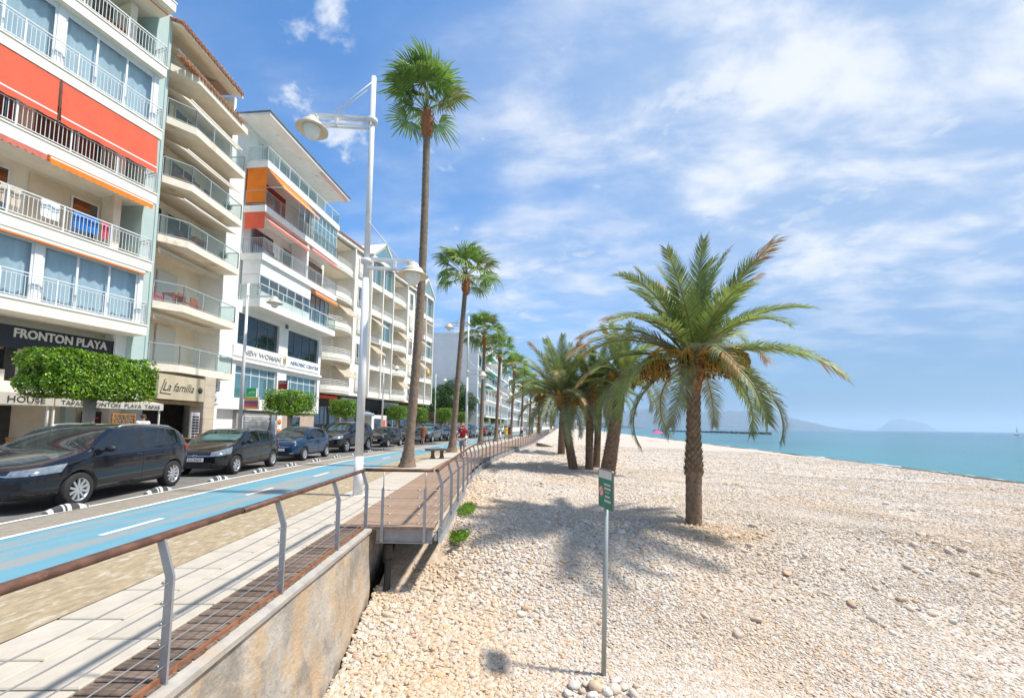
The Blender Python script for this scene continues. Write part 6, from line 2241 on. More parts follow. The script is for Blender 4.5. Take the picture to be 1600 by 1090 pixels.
def car_body(sp):
    L, W = sp['L'], sp['W']
    xs = sorted(set([t[0] for t in sp['top']] + [sp['cowl'], sp['rf'], sp['rr'], sp['tail'], *sp['bp'], *sp['cp'], sp['dp'], sp['bp'][0] - .28, sp['cp'][0] - .4]))
    xs = [x for i, x in enumerate(xs) if i == 0 or x - xs[i - 1] > 0.025]
    zb0 = 0.20 + (0.06 if sp['r'] > .35 else 0)
    rings = []
    for x in xs:
        zt = interp(sp['top'], x)
        w = W / 2 * interp(sp['wf'], x)
        zb = zb0 + 0.05 * smoothstep((0.35 - x) / 0.35) + 0.08 * smoothstep((x - L + 0.4) / 0.4)
        gh = sp['cowl'] < x < sp['tail']
        bt = min(interp(sp['belt'], x), zt - 0.035)
        bt = max(bt, zb + 0.2)
        mid = zb + (bt - zb) * 0.52
        if gh:
            hgt = zt - bt
            z6 = bt + hgt * 0.84
            wr = w * 0.95 - (z6 - bt) * 0.33
            p = [(0, zb), (w * .84, zb), (w * .965, zb + .10), (w, mid), (w * .985, bt - 0.07), (w * .95, bt), (wr, z6), (wr - 0.085, bt + hgt * 0.95), (wr * .5, bt + hgt * 0.99), (0, zt)]
        else:
            d = min(0.05, (zt - zb) * 0.2)
            p = [(0, zb), (w * .84, zb), (w * .965, zb + .10), (w, mid), (w * .985, bt - .05), (w * .95, bt - .01), (w * .84, zt - d * .55), (w * .66, zt - d * .25), (w * .36, zt - d * .08), (0, zt)]
        rings.append([(L / 2 - x, a, z) for a, z in p] + [(L / 2 - x, -a, z) for a, z in reversed(p[1:-1])])
    n = len(rings[0])
    vs = [v for r_ in rings for v in r_]
    fs, mi = [], []

    def seg_kind(x0, x1, k):
        kk = k if k < 9 else 17 - k
        xm = (x0 + x1) / 2
        if kk in (7, 8):
            if sp['cowl'] < xm < sp['rf']:
                return 2
            if sp['rr'] < xm < sp['tail']:
                return 3
        if kk == 5 and sp['cowl'] + 0.1 < xm < sp['dp']:
            if sp['bp'][0] < xm < sp['bp'][1] or sp['cp'][0] < xm < sp['cp'][1]:
                return 5
            return 6 if xm < sp['bp'][0] else 7 if xm < sp['cp'][0] else 8
        if kk in (0, 1):
            return 4
        return 0
    for i in range(len(rings) - 1):
        for k in range(n):
            k2 = (k + 1) % n
            fs.append((i * n + k, (i + 1) * n + k, (i + 1) * n + k2, i * n + k2))
            mi.append(seg_kind(xs[i], xs[i + 1], k))
    fs.append(tuple(range(n)))
    mi.append(0)
    fs.append(tuple(reversed(range((len(rings) - 1) * n, len(rings) * n))))
    mi.append(0)
    me = bpy.data.meshes.new('car_cage')
    me.from_pydata(vs, [], fs)
    for k in range(10):
        me.materials.append(trim_k)
    me.polygons.foreach_set('material_index', mi)
    cr = me.attributes.new('crease_edge', 'FLOAT', 'EDGE')
    ef = {}
    for pi, f in enumerate(fs):
        for a, c in zip(f, f[1:] + f[:1]):
            ef.setdefault((min(a, c), max(a, c)), []).append(mi[pi])
    for e in me.edges:
        q = ef.get((min(e.vertices), max(e.vertices)), [0])
        if len(set(q)) > 1:
            cr.data[e.index].value = 0.75
        else:
            ka, kb = e.vertices[0] % n, e.vertices[1] % n
            if ka == kb and (ka if ka < 10 else 18 - ka) in (4, 5, 6):
                cr.data[e.index].value = 0.35
    me.update()
    ob = link('car_cage', me)
    ss_ = ob.modifiers.new('s', 'SUBSURF')
    ss_.levels = ss_.render_levels = 2
    cuts = []
    fx = L / 2 - sp['fo']
    for ax in (fx, fx - sp['wb']):
        for sy in (-1, 1):
            m = MB()
            R_ = sp['r'] + 0.055
            pr = [(R_ * math.cos(2 * math.pi * k / 36), R_ * math.sin(2 * math.pi * k / 36)) for k in range(36)]
            y0, y1 = (W / 2 - 0.30, W / 2 + 0.3) if sy > 0 else (-W / 2 - 0.3, -W / 2 + 0.30)
            m.prism(pr, y0, y1, lambda a, c, h: (ax + a, h, sp['r'] + c))
            m.f = [tuple(reversed(f)) for f in m.f]
            mm = m.mesh('cut', [trim_k] * 5)
            mm.polygons.foreach_set('material_index', [4] * len(mm.polygons))
            c = link('cut', mm)
            bo = ob.modifiers.new('b', 'BOOLEAN')
            bo.operation = 'DIFFERENCE'
            bo.object = c
            bo.solver = 'EXACT'
            cuts.append(c)
    em = eval_mesh(ob)
    for c in cuts:
        bpy.data.objects.remove(c)
    bpy.data.objects.remove(ob)
    return em


def split_mesh(em, pick, name, mats, remap=lambda i: 0, smooth=True):
    m = MB()
    idx = {}
    for p in em.polygons:
        if not pick(p):
            continue
        f = []
        for v in p.vertices:
            if v not in idx:
                idx[v] = len(m.v)
                m.v.append(tuple(em.vertices[v].co))
            f.append(idx[v])
        m.f.append(tuple(f))
        m.m.append(remap(p.material_index))
        m.s.append(smooth)
    return m.mesh(name, mats) if m.f else None


def build_car(kind):
    """returns a dict of part meshes shared by every car of the kind"""
    sp = CARS[kind]
    L, W, r = sp['L'], sp['W'], sp['r']
    em = car_body(sp)
    bvh = BVHTree.FromPolygons([v.co for v in em.vertices], [tuple(p.vertices) for p in em.polygons])

    def patch(c4, d, nu=8, nv=4, off_=0.006, th=True):
        """a shape pressed onto the bodywork"""
        d = Vector(d).normalized()
        rows = []
        for j in range(nv + 1):
            row = []
            for i in range(nu + 1):
                u, v = i / nu, j / nv
                p = (Vector(c4[0]) * (1 - u) + Vector(c4[3]) * u) * (1 - v) + (Vector(c4[1]) * (1 - u) + Vector(c4[2]) * u) * v
                h = bvh.ray_cast(p - d * 1.5, d)
                q = (h[0] + (h[1] if h[1].dot(d) < 0 else -h[1]) * off_) if h[0] is not None else p
                row.append(q)
            rows.append(row)
        m = MB()
        m.sheet(rows)
        return m

    P = {}
    P['em'] = em
    names = {2: 'windscreen', 3: 'rear_window', 6: 'front_side_window', 7: 'rear_side_window', 8: 'quarter_window'}
    P['glass'] = []
    for k, nm in names.items():
        for sgn in ((0,) if k < 4 else (1, -1)):
            me = split_mesh(em, lambda p: p.material_index == k and (sgn == 0 or p.center.y * sgn > 0), nm, [car_glass_front if k == 2 else car_glass])
            if me:
                P['glass'].append((nm, me))
    fx = L / 2 - sp['fo']
    P['axles'] = (fx, fx - sp['wb'])
    # wheel
    m = MB()
    m.lathe([(r * .66, -.10), (r * .92, -.105), (r * .985, -.085), (r, -.05), (r, .05), (r * .985, .085), (r * .92, .105), (r * .66, .10)], 36, axis='y')
    P['tyre'] = m.mesh('wheel', tyre_m)
    m = MB()
    m.lathe([(r * .70, -.098), (r * .66, -.10), (r * .60, -.06), (r * .58, .06)], 36, axis='y')
    m.lathe([(0.001, -.07), (r * .15, -.075), (r * .17, -.05)], 20, axis='y')
    ns = sp['spokes']
    for k in range(ns):
        for dd in ((-.09, .09) if ns <= 7 else (0,)):
            a = 2 * math.pi * k / ns
            p = Vector((math.cos(a) * r * .12, -.062, math.sin(a) * r * .12))
            q = Vector((math.cos(a + dd) * r * .65, -.075, math.sin(a + dd) * r * .65))
            m.bar(p, q, r * (.12 if ns > 7 else .10), .03, up=(0, 1, 0))
    P['rim'] = m.mesh('rim', alloy)
    m = MB()
    m.lathe([(0.001, .03), (r * .56, .03), (r * .56, .05)], 24, axis='y')
    P['hub'] = m.mesh('brake_disc', trim_k)
    # lamps
    P['head'], P['tail'], P['fog'] = [], [], []
    for s in (-1, 1):
        if sp['head']:
            c4 = [(L / 2 - a, s * y, z) for a, y, z in sp['head']]
            if s < 0:
                pass
            m = patch(c4, (-0.78, -s * 0.62, 0))
        else:
            m = MB()
            h = bvh.ray_cast(Vector((L / 2 + 1, s * 0.56, 0.76)), Vector((-1, 0, 0)))
            c = h[0] if h[0] is not None else Vector((L / 2 - .1, s * .56, .76))
            m.ball((c.x - 0.02, c.y, c.z), (0.05, 0.12, 0.125), 14, 8)
        P['head'].append(m.mesh('headlight', lens))
        zf = sp['r'] + 0.02
        m = patch([(L / 2, s * W * .29, zf), (L / 2, s * W * .29, zf + .075), (L / 2, s * W * .40, zf + .085), (L / 2, s * W * .40, zf + .01)], (-0.9, -s * 0.4, 0), 5, 3)
        P['fog'].append(m.mesh('fog_light', trim_k if kind != 'small' else lens))
        zt = interp(sp['belt'], L) - 0.05
        m = patch([(-L / 2, s * W * .36, zt - .18), (-L / 2, s * W * .36, zt), (-L / 2 + .25, s * W * .5, zt + .02), (-L / 2 + .2, s * W * .5, zt - .14)], (0.8, -s * 0.6, 0))
        P['tail'].append(m.mesh('tail_light', red_lens))
    zg = interp(sp['top'], 0.05) - 0.05
    gw = W * (.26 if kind != 'suv' else .24)
    gh = 0.05 if kind in ('mpv', 'small') else 0.07 if kind == 'hatch' else 0.19
    m = patch([(L / 2, -gw, zg - gh), (L / 2, -gw, zg), (L / 2, gw, zg), (L / 2, gw, zg - gh)], (-1, 0, 0), 12, 3, 0.004)
    P['grille'] = m.mesh('grille', trim_k)
    m = MB()
    for k in range(1 if gh < 0.1 else 3):
        z = zg - gh * (0.5 if gh < .1 else (0.2 + .3 * k))
        q = patch([(L / 2, -gw, z - .009), (L / 2, -gw, z + .009), (L / 2, gw, z + .009), (L / 2, gw, z - .009)], (-1, 0, 0), 12, 1, 0.010)
        m.add(q.v, q.f)
    P['bar'] = m.mesh('grille_bar', chrome)
    m = MB()
    h = bvh.ray_cast(Vector((L / 2 + 1, 0, zg - gh * .5)), Vector((-1, 0, 0)))
    cx = h[0].x if h[0] is not None else L / 2
    if kind == 'suv':
        m.lathe([(.075, .0), (.088, .0), (.088, .02), (.075, .02)], 22, (cx + .005, 0, zg - gh * .5), 'x')
        for k in range(3):
            a = R(90 + 120 * k)
            m.bar((cx + .015, 0, zg - gh * .5), (cx + .015, math.cos(a) * .078, zg - gh * .5 + math.sin(a) * .078), .014, .014)
    else:
        m.ball((cx + .004, 0, zg - gh * .4), (.012, .07 if kind == 'hatch' else .05, .03 if kind == 'hatch' else .05), 14, 6)
    P['badge'] = m.mesh('badge', chrome)
    zi = 0.30 + (0.08 if kind == 'suv' else 0)
    m = patch([(L / 2, -W * .27, zi), (L / 2, -W * .30, zi + .13), (L / 2, W * .30, zi + .13), (L / 2, W * .27, zi)], (-1, 0, 0), 10, 3, 0.004)
    P['intake'] = m.mesh('lower_intake', trim_k)
    zp = zi + (0.15 if kind != 'mpv' else .14)
    h = bvh.ray_cast(Vector((L / 2 + 1, 0, zp + .055)), Vector((-1, 0, 0)))
    px = (h[0].x if h[0] is not None else L / 2)
    m = MB()
    m.box(px - .03, px + .012, -.26, .26, zp, zp + .11)
    P['plate'] = m.mesh('number_plate', plate_w)
    P['platepos'] = (px + .0135, zp)
    # mirrors, handles, seams
    mx = L / 2 - sp['cowl'] - 0.38
    zm = interp(sp['belt'], sp['cowl']) + 0.09
    P['mirror'] = []
    for s in (-1, 1):
        m = MB()
        m.ball((mx, s * (W / 2 + .085), zm), (.075, .105, .07), 12, 8)
        m.bar((mx, s * (W / 2 - .06), zm - .05), (mx, s * (W / 2 + .06), zm - .03), .05, .03)
        P['mirror'].append(m.mesh('wing_mirror', trim_k))
    P['seams'], P['handles'] = [], []
    for s in (-1, 1):
        m = MB()
        def seam(pts):
            out = []
            for (xf, z) in pts:
                h = bvh.ray_cast(Vector((L / 2 - xf, s * 3, z)), Vector((0, -s, 0)))
                if h[0] is not None:
                    out.append(h[0] + Vector((0, s * .001, 0)))
            if len(out) > 1:
                m.tube(out, 0.0045, 4, 0, False)
        b1 = sp['bp'][0] + .05
        zb_ = 0.28 + (0.06 if kind == 'suv' else 0)
        zl = interp(sp['belt'], b1)
        doors = [sp['cowl'] + .16, b1] + ([sp['cp'][0] + .02] if kind != 'small' else [])
        for d_ in doors:
            seam([(d_, z) for z in np.linspace(zb_ + .04, zl - .01, 9)])
        seam([(x, zb_ + .04) for x in np.linspace(doors[0], doors[-1], 14)])
        seam([(x, zl - .16 + .04 * (x - doors[0])) for x in np.linspace(doors[0] - .5, sp['tail'] - .35, 22)])
        P['seams'].append(m.mesh('door_seam', trim_k))
        hs = []
        for d_ in doors[1:]:
            h = bvh.ray_cast(Vector((L / 2 - d_ + .16, s * 3, zl - .12)), Vector((0, -s, 0)))
            if h[0] is not None:
                q = MB()
                q.tube([h[0] + Vector((-.09, s * .006, 0)), h[0] + Vector((-.05, s * .028, 0)), h[0] + Vector((.05, s * .028, 0)), h[0] + Vector((.09, s * .006, 0))], .013, 6)
                hs.append(q.mesh('door_handle', trim_k))
        P['handles'] += hs
    if kind in ('mpv', 'suv'):
        P['rails'] = []
        for s in (-1, 1):
            pts = []
            for xf in np.linspace(sp['rf'] + .12, sp['rr'] - .05, 12):
                y = s * (W / 2 * .95 - (interp(sp['top'], xf) - interp(sp['belt'], xf)) * .30 - .055)
                h = bvh.ray_cast(Vector((L / 2 - xf, y, 3)), Vector((0, 0, -1)))
                e = .035 if sp['rf'] + .2 < xf < sp['rr'] - .15 else .0
                pts.append(h[0] + Vector((0, 0, e)))
            q = MB()
            q.tube(pts, .017, 8)
            P['rails'].append(q.mesh('roof_rail', alloy if kind == 'mpv' else trim_k))
    # what shows through the glass
    m = MB()
    zs = interp(sp['belt'], sp['rf'])
    for xf in (sp['rf'] + .35, sp['rf'] + 1.15):
        for y in (-.38, .38):
            m.box(L / 2 - xf - .08, L / 2 - xf + .08, y - .22, y + .22, .5, zs + .12)
            m.box(L / 2 - xf - .05, L / 2 - xf + .05, y - .11, y + .11, zs + .12, zs + .30)
    P['seat'] = m.mesh('seats', seat_k)
    zc = interp(sp['top'], sp['cowl'] + .14)
    m = MB()
    x0, x1 = sp['cowl'] + .26, sp['rf'] + .02
    za, zb2 = interp(sp['top'], x0) - .07, interp(sp['top'], x1) - .10
    m.sheet([[(L / 2 - x0 - (x1 - x0) * .75 * f, y, za + (zb2 - za) * .75 * f) for y in (-W * .33, -W * .16, 0, W * .16, W * .33)] for f in (0, .33, .66, 1)], smooth=False)
    P['shade'] = m.mesh('sunshade', sunshade)
    return P


CARMESH = {k: build_car(k) for k in CARS}
_bodies = {}


def car(kind, loc, rz, label, col_mat, shade=True, plate=None, detail=True):
    P = CARMESH[kind]
    sp = CARS[kind]
    L, W, r = sp['L'], sp['W'], sp['r']
    t = thing('parked_car', label, 'car', loc, rz, 'dark cars parked along the cycle lane')
    key = (kind, col_mat.name)
    if key not in _bodies:
        _bodies[key] = split_mesh(P['em'], lambda p: p.material_index not in (2, 3, 6, 7, 8), 'body', [col_mat, trim_k], lambda i: 1 if i in (4, 5) else 0)
    body = link('body', _bodies[key], t)
    for nm, me in P['glass']:
        link(nm, me, t)
    for ax in P['axles']:
        for s in (-1, 1):
            w = link('wheel', P['tyre'], t, (ax, s * (W / 2 - .115), r))
            w.rotation_euler = (0, random.uniform(0, 6), 0) if s < 0 else (0, random.uniform(0, 6), math.pi)
            link('rim', P['rim'], w)
            link('brake_disc', P['hub'], w)
    for me in P['head']:
        link('headlight', me, t)
    for me in P['tail']:
        link('tail_light', me, t)
    for me in P['fog']:
        link('fog_light', me, t)
    for me in P['mirror']:
        link('wing_mirror', me, t)
    g = link('grille', P['grille'], t)
    link('grille_bar', P['bar'], g)
    link('badge', P['badge'], g)
    link('lower_intake', P['intake'], t)
    pl = link('number_plate', P['plate'], t)
    if plate:
        me = text_mesh(plate, 0.10, 0.002, trim_k)
        o = link('lettering', me, pl, (P['platepos'][0], -0.22, P['platepos'][1] + 0.02), R(90))
        o.scale.x = 0.44 / max(q.co.x for q in me.vertices)
    if detail:
        for me in P['seams']:
            link('door_seam', me, body)
        for me in P['handles']:
            link('door_handle', me, t)
    for me in P.get('rails', []):
        link('roof_rail', me, t)
    link('seats', P['seat'], t)
    if shade:
        link('sunshade', P['shade'], t)
    return t


navy = paint('paint_navy', (0.005, 0.006, 0.011))
black_p = paint('paint_black', (0.008, 0.008, 0.009))
blue_p = paint('paint_blue', (0.008, 0.030, 0.075))
grey_p = paint('paint_grey', (0.055, 0.065, 0.075))
silver_p = paint('paint_silver', (0.30, 0.33, 0.36))
red_p = paint('paint_red', (0.20, 0.02, 0.02))


def park(kind, y, dx=0.0, yaw=0.0, **k):
    """nose towards the camera, right flank along the parking line"""
    W = CARS[kind]['W']
    x = -8.42 + off(y) - W / 2 + dx
    car(kind, (x, y, 0.0), R(-90) - math.atan(off(y + .5) - off(y - .5)) + yaw, **k)


park('mpv', 9.25, 0.14, R(6), label='dark navy people carrier with silver roof rails, nearest the camera', col_mat=navy, shade=False)
park('hatch', 14.5, -0.14, R(4.5), label='black five-door hatchback parked second, behind the people carrier', col_mat=black_p, plate='1111 FWT')
park('small', 19.55, -0.42, R(3), label='small rounded dark blue car parked third in the row', col_mat=blue_p, shade=False)
park('suv', 25.6, -0.95, R(1), label='black off-roader with chrome grille behind the tall lamp pole', col_mat=black_p)
park('small', 31.2, -1.0, 0, label='small black car right behind the off-roader', col_mat=black_p, shade=False, detail=False)
park('hatch', 36.0, -0.9, 0, label='black hatchback just left of the tallest palm trunk', col_mat=black_p, detail=False)
park('suv', 41.0, -0.7, 0, label='dark grey off-roader behind the person in brown', col_mat=grey_p, detail=False)
park('mpv', 46.2, -0.7, 0, label='slate grey people carrier right of the person in brown', col_mat=grey_p, detail=False)
park('hatch', 51.2, -0.6, 0, label='light slate hatchback behind the person in red', col_mat=silver_p, detail=False)
park('suv', 56.4, -0.5, 0, label='dark off-roader far along the row beside the second palm', col_mat=navy, detail=False)
park('hatch', 60.4, -0.4, 0, label='silver hatchback far along the row by the third palm', col_mat=silver_p, detail=False)
park('small', 65.5, -0.3, 0, label='dark red small car far along the row', col_mat=red_p, detail=False)
park('mpv', 70.5, -0.2, 0, label='navy people carrier far along the row beyond the red car', col_mat=navy, detail=False)
park('suv', 84.0, 0, 0, label='white off-roader far off among the palm trunks', col_mat=paint('paint_white', (0.6, 0.6, 0.6)), detail=False)
park('hatch', 92.0, 0, 0, label='white hatchback last in the far row', col_mat=paint('paint_white', (0.6, 0.6, 0.6)), detail=False)
# ================================================================== PEOPLE
def skin_mesh(pts, edges, radii, mat, name, sub=1):
    me = bpy.data.meshes.new(name)
    me.from_pydata(pts, edges, [])
    ob = link(name, me)
    ob.modifiers.new('skin', 'SKIN')
    for i, r_ in enumerate(radii):
        sv = me.skin_vertices[0].data[i]
        sv.radius = r_ if isinstance(r_, tuple) else (r_, r_)
        sv.use_root = (i == 0)
    s = ob.modifiers.new('sub', 'SUBSURF')
    s.levels = s.render_levels = sub
    em = eval_mesh(ob)
    bpy.data.objects.remove(ob)
    em.materials.clear()
    em.materials.append(mat)
    em.polygons.foreach_set('use_smooth', [True] * len(em.polygons))
    em.name = name
    return em


SK = pm('skin', (0.46, 0.27, 0.19), 0.55, var=0.06)
SK2 = pm('skin_tanned', (0.30, 0.16, 0.10), 0.55, var=0.06)


def person(loc, rz, label, h=1.74, shirt=None, lower=None, skin=None, hair=None, cap=None, stride=0.0, dress=False, sleeve=0.5, arm=0.0, shoe=None):
    """standing or walking figure; faces local -y"""
    skin = skin or SK
    t = thing('person', label, 'person', loc, rz)
    k = h / 1.75
    st = stride
    J = {'pel': (0, 0, .97), 'wai': (0, .005, 1.10), 'che': (0, .0, 1.30), 'neb': (0, .01, 1.47), 'nec': (0, 0, 1.53), 'hea': (0, -.02, 1.61), 'top': (0, -.012, 1.70)}
    for s, n in ((-1, 'l'), (1, 'r')):
        f = st * s
        J['sho' + n] = (s * .185, .01, 1.42)
        J['elb' + n] = (s * .245, .03 + .5 * f * .5, 1.15)
        J['wri' + n] = (s * (.26 - .06 * arm), -.03 + .28 * f - .18 * arm, .92 + .12 * arm)
        J['pal' + n] = (s * (.262 - .07 * arm), -.05 + .31 * f - .22 * arm, .845 + .12 * arm)
        J['hip' + n] = (s * .095, 0, .92)
        J['kne' + n] = (s * .105, -.02 - .22 * f, .51 + abs(f) * .02)
        J['ank' + n] = (s * .105, .02 - .40 * f + (.10 if f < 0 else 0), .085 + (.05 if f < 0 else 0))
        J['toe' + n] = (s * .12, -.16 - .40 * f + (.10 if f < 0 else 0), .035)
    E = [('pel', 'wai'), ('wai', 'che'), ('che', 'neb'), ('neb', 'nec'), ('nec', 'hea'), ('hea', 'top')]
    RR = {'pel': (.155, .11), 'wai': (.135, .10), 'che': (.165, .115), 'neb': (.09, .075), 'nec': (.055, .055), 'hea': (.082, .098), 'top': (.055, .065)}
    for n in 'lr':
        E += [('che', 'sho' + n), ('sho' + n, 'elb' + n), ('elb' + n, 'wri' + n), ('wri' + n, 'pal' + n), ('pel', 'hip' + n), ('hip' + n, 'kne' + n), ('kne' + n, 'ank' + n), ('ank' + n, 'toe' + n)]
        RR.update({'sho' + n: .062, 'elb' + n: .044, 'wri' + n: .028, 'pal' + n: (.022, .036), 'hip' + n: .088, 'kne' + n: .056, 'ank' + n: .036, 'toe' + n: (.042, .028)})
        s = -1 if n == 'l' else 1
        p = Vector(J['pal' + n])
        for q in range(4):      # four fingers, slightly curled, and a thumb
            b0 = 'f%d%s' % (q, n)
            ln = (.075, .085, .08, .062)[q]
            J[b0] = tuple(p + Vector((-.004 * s, -.03 + .02 * q, -.045)))
            J[b0 + 'e'] = tuple(p + Vector((-.02 * s, -.03 + .02 * q, -.045 - ln)))
            RR[b0], RR[b0 + 'e'] = .0095, .0075
            E += [('pal' + n, b0), (b0, b0 + 'e')]
        J['th' + n] = tuple(p + Vector((-.02 * s, -.05, -.03)))
        RR['th' + n] = .010
        E += [('pal' + n, 'th' + n)]
    names = list(J)

    def sub(keys, grow, mat, nm, over=None):
        ks = [q for q in names if q in keys]
        ks.sort(key=lambda q: 0 if q == ('pel' if 'pel' in keys else 'che') else 1)
        rad = []
        for q in ks:
            r_ = (over or {}).get(q, RR[q])
            r_ = r_ if isinstance(r_, tuple) else (r_, r_)
            rad.append((r_[0] * k + grow, r_[1] * k + grow))
        ed = [(ks.index(a), ks.index(b)) for a, b in E if a in ks and b in ks]
        return link(nm, skin_mesh([tuple(c * k for c in J[q]) for q in ks], ed, rad, mat, nm), t)
    sub(names, 0.0, skin, 'body')
    if shirt:
        # sleeve ends part-way down the arm
        keys = ['pel', 'wai', 'che', 'neb'] + ['sho' + n for n in 'lr']
        keep = {}
        for n in 'lr':
            a, b_ = Vector(J['sho' + n]), Vector(J['elb' + n])
            keep['elb' + n] = J['elb' + n]
            J['elb' + n] = tuple(a.lerp(b_, sleeve))
            keys.append('elb' + n)
        sub(keys, .016, shirt, 'dress_top' if dress else 'shirt', {'pel': (.15, .11), 'neb': (.085, .07), **{'elb' + n: .055 for n in 'lr'}})
        J.update(keep)
    if lower and not dress:
        keep = {}
        for n in 'lr':
            keep['kne' + n] = J['kne' + n]
            J['kne' + n] = tuple(Vector(J['hip' + n]).lerp(Vector(J['kne' + n]), .92))
        sub(['pel', 'hipl', 'hipr', 'knel', 'kner'], .02, lower, 'shorts', {'knel': .075, 'kner': .075})
        J.update(keep)
    if dress:
        m = MB()
        n_ = 18
        rows = []
        for z, rx, ry in ((1.12, .145, .11), (.98, .175, .13), (.85, .19, .145), (.70, .20, .16)):
            rows.append([((rx + .012 * math.sin(q * 5)) * k * math.cos(2 * math.pi * q / n_), (ry + .012 * math.cos(q * 3)) * k * math.sin(2 * math.pi * q / n_), z * k) for q in range(n_ + 1)])
        m.sheet(rows)
        m.build('skirt', lower or shirt, t)
    hd = Vector(J['hea']) * k
    hm = hair or pm('brown_hair', (0.06, 0.035, 0.02), 0.7, var=0.2)
    m = MB()
    if cap:
        m.ball((hd.x, hd.y + .008, hd.z + .055), (.098 * k, .115 * k, .082 * k), 14, 8)
        m.add([(hd.x - .07, hd.y - .08, hd.z + .05), (hd.x + .07, hd.y - .08, hd.z + .05), (hd.x + .05, hd.y - .19, hd.z + .035), (hd.x - .05, hd.y - .19, hd.z + .035)], [(0, 1, 2, 3)])
        m.build('cap', cap, t)
    else:
        m.ball((hd.x, hd.y + .022, hd.z + .04), (.096 * k, .105 * k, .095 * k), 14, 8)
        m.build('hair', hm, t)
    m = MB()
    for s in (-1, 1):
        m.ball((hd.x + s * .032 * k, hd.y - .088 * k, hd.z + .012), .009, 6, 4)
    m.build('eyes', trim_k, t)
    m = MB()
    m.ball((hd.x, hd.y - .10 * k, hd.z - .015), (.012, .018, .022), 6, 5)
    m.ball((hd.x, hd.y - .088 * k, hd.z - .05), (.022, .008, .006), 6, 4)
    for s in (-1, 1):
        m.ball((hd.x + s * .088 * k, hd.y + .005, hd.z - .005), (.012, .022, .03), 6, 5)
    m.build('face', skin, t)
    m = MB()
    for n in 'lr':
        a, c = Vector(J['ank' + n]) * k, Vector(J['toe' + n]) * k
        mid = (a + c) / 2
        m.ball((mid.x, mid.y - .01, max(.035, a.z - .05)), (.048, .14, .04), 10, 6)
    m.build('shoes', shoe or pm('shoe_dark', (0.08, 0.07, 0.06), 0.7), t)
    return t


cl = lambda n, c: pm('cloth_' + n, c, 0.9, var=0.08, vs=6)
person((-2.43, 20.8, 0.012), R(-6), 'person in a dark red T-shirt and grey shorts walking beside the railing', 1.72, cl('red', (0.36, 0.015, 0.025)), cl('grey', (0.27, 0.29, 0.32)), SK, cap=cl('pinkcap', (0.62, 0.16, 0.15)), stride=0.42, arm=0.1)
person((-7.1, 33.5, 0.0), R(175), 'person in an orange-brown dress standing at the edge of the cycle lane', 1.68, cl('rust', (0.34, 0.10, 0.035)), cl('rust2', (0.26, 0.075, 0.03)), SK2, dress=True, stride=0.15, arm=0.6, sleeve=0.25)
person((-2.30, 44, 0.005), R(170), 'person in a pale teal top walking away beyond the third palm', 1.68, cl('teal', (0.22, 0.52, 0.45)), cl('dark', (0.03, 0.05, 0.04)), SK, stride=0.3)
person((-2.95, 46, 0.005), R(180), 'small person in bright red left of the teal top', 1.35, cl('bred', (0.62, 0.02, 0.06)), cl('dark', (0.03, 0.05, 0.04)), SK, stride=0.2)
person((-1.75, 48, 0.005), R(160), 'person in a pale yellow top beside the fourth palm trunk', 1.72, cl('paley', (0.62, 0.50, 0.12)), cl('blue', (0.06, 0.12, 0.35)), SK2, stride=0.25)
person((-0.62, 47, 0.005), R(185), 'person in a bright yellow dress right of the lamp post', 1.68, cl('yellow', (0.72, 0.45, 0.02)), cl('yellow', (0.72, 0.45, 0.02)), SK2, dress=True, stride=0.2)
person((-0.28, 49.5, 0.005), R(180), 'person in dark navy clothes right of the yellow dress', 1.78, cl('navy', (0.02, 0.025, 0.06)), cl('dark', (0.03, 0.05, 0.04)), SK, stride=0.25)
person((1.45, 60, 0.005), R(10), 'far person in a white shirt under the leaning date fronds', 1.75, cl('white', (0.6, 0.6, 0.6)), cl('navy', (0.02, 0.025, 0.06)), SK, stride=0.3)
person((2.35, 62, 0.005), R(200), 'far person in pale blue next to the one in white', 1.70, cl('paleb', (0.35, 0.45, 0.58)), cl('grey', (0.27, 0.29, 0.32)), SK, stride=0.3)
person((-15.15, 17.15, 0.127), R(60), 'person in a white T-shirt on the restaurant terrace behind the near car', 1.80, cl('white', (0.6, 0.6, 0.6)), cl('dark', (0.03, 0.05, 0.04)), SK, stride=0.1)

# ================================================================== TERRACE AND BEACH ODDS AND ENDS
timber = pm('varnished_timber', (0.36, 0.16, 0.05), 0.5, var=0.25, vs=5)


def terrace_chair(loc, rz, label, mat):
    t = thing('terrace_chair', label, 'chair', loc, rz, 'chairs on the restaurant terrace')
    MB().box(-.23, .23, -.23, .23, .42, .46).build('seat', mat, t)
    m = MB()
    for q in range(4):
        m.box(-.21 + .12 * q, -.13 + .12 * q, .19, .22, .46, .92)
    m.box(-.23, .23, .185, .225, .86, .95)
    m.build('backrest', mat, t)
    for a in (-.2, .2):
        for c in (-.2, .2):
            MB().box(a - .02, a + .02, c - .02, c + .02, 0, .42).build('leg', mat, t)


def terrace_table(loc, label, mat):
    t = thing('terrace_table', label, 'table', loc, 0, 'tables on the restaurant terrace')
    MB().box(-.4, .4, -.4, .4, .71, .75).build('table_top', mat, t)
    m = MB()
    m.tube([(0, 0, .02), (0, 0, .71)], .035, 10)
    m.box(-.25, .25, -.04, .04, 0, .03)
    m.box(-.04, .04, -.25, .25, .03, .05)
    m.build('pedestal', trim_k, t)


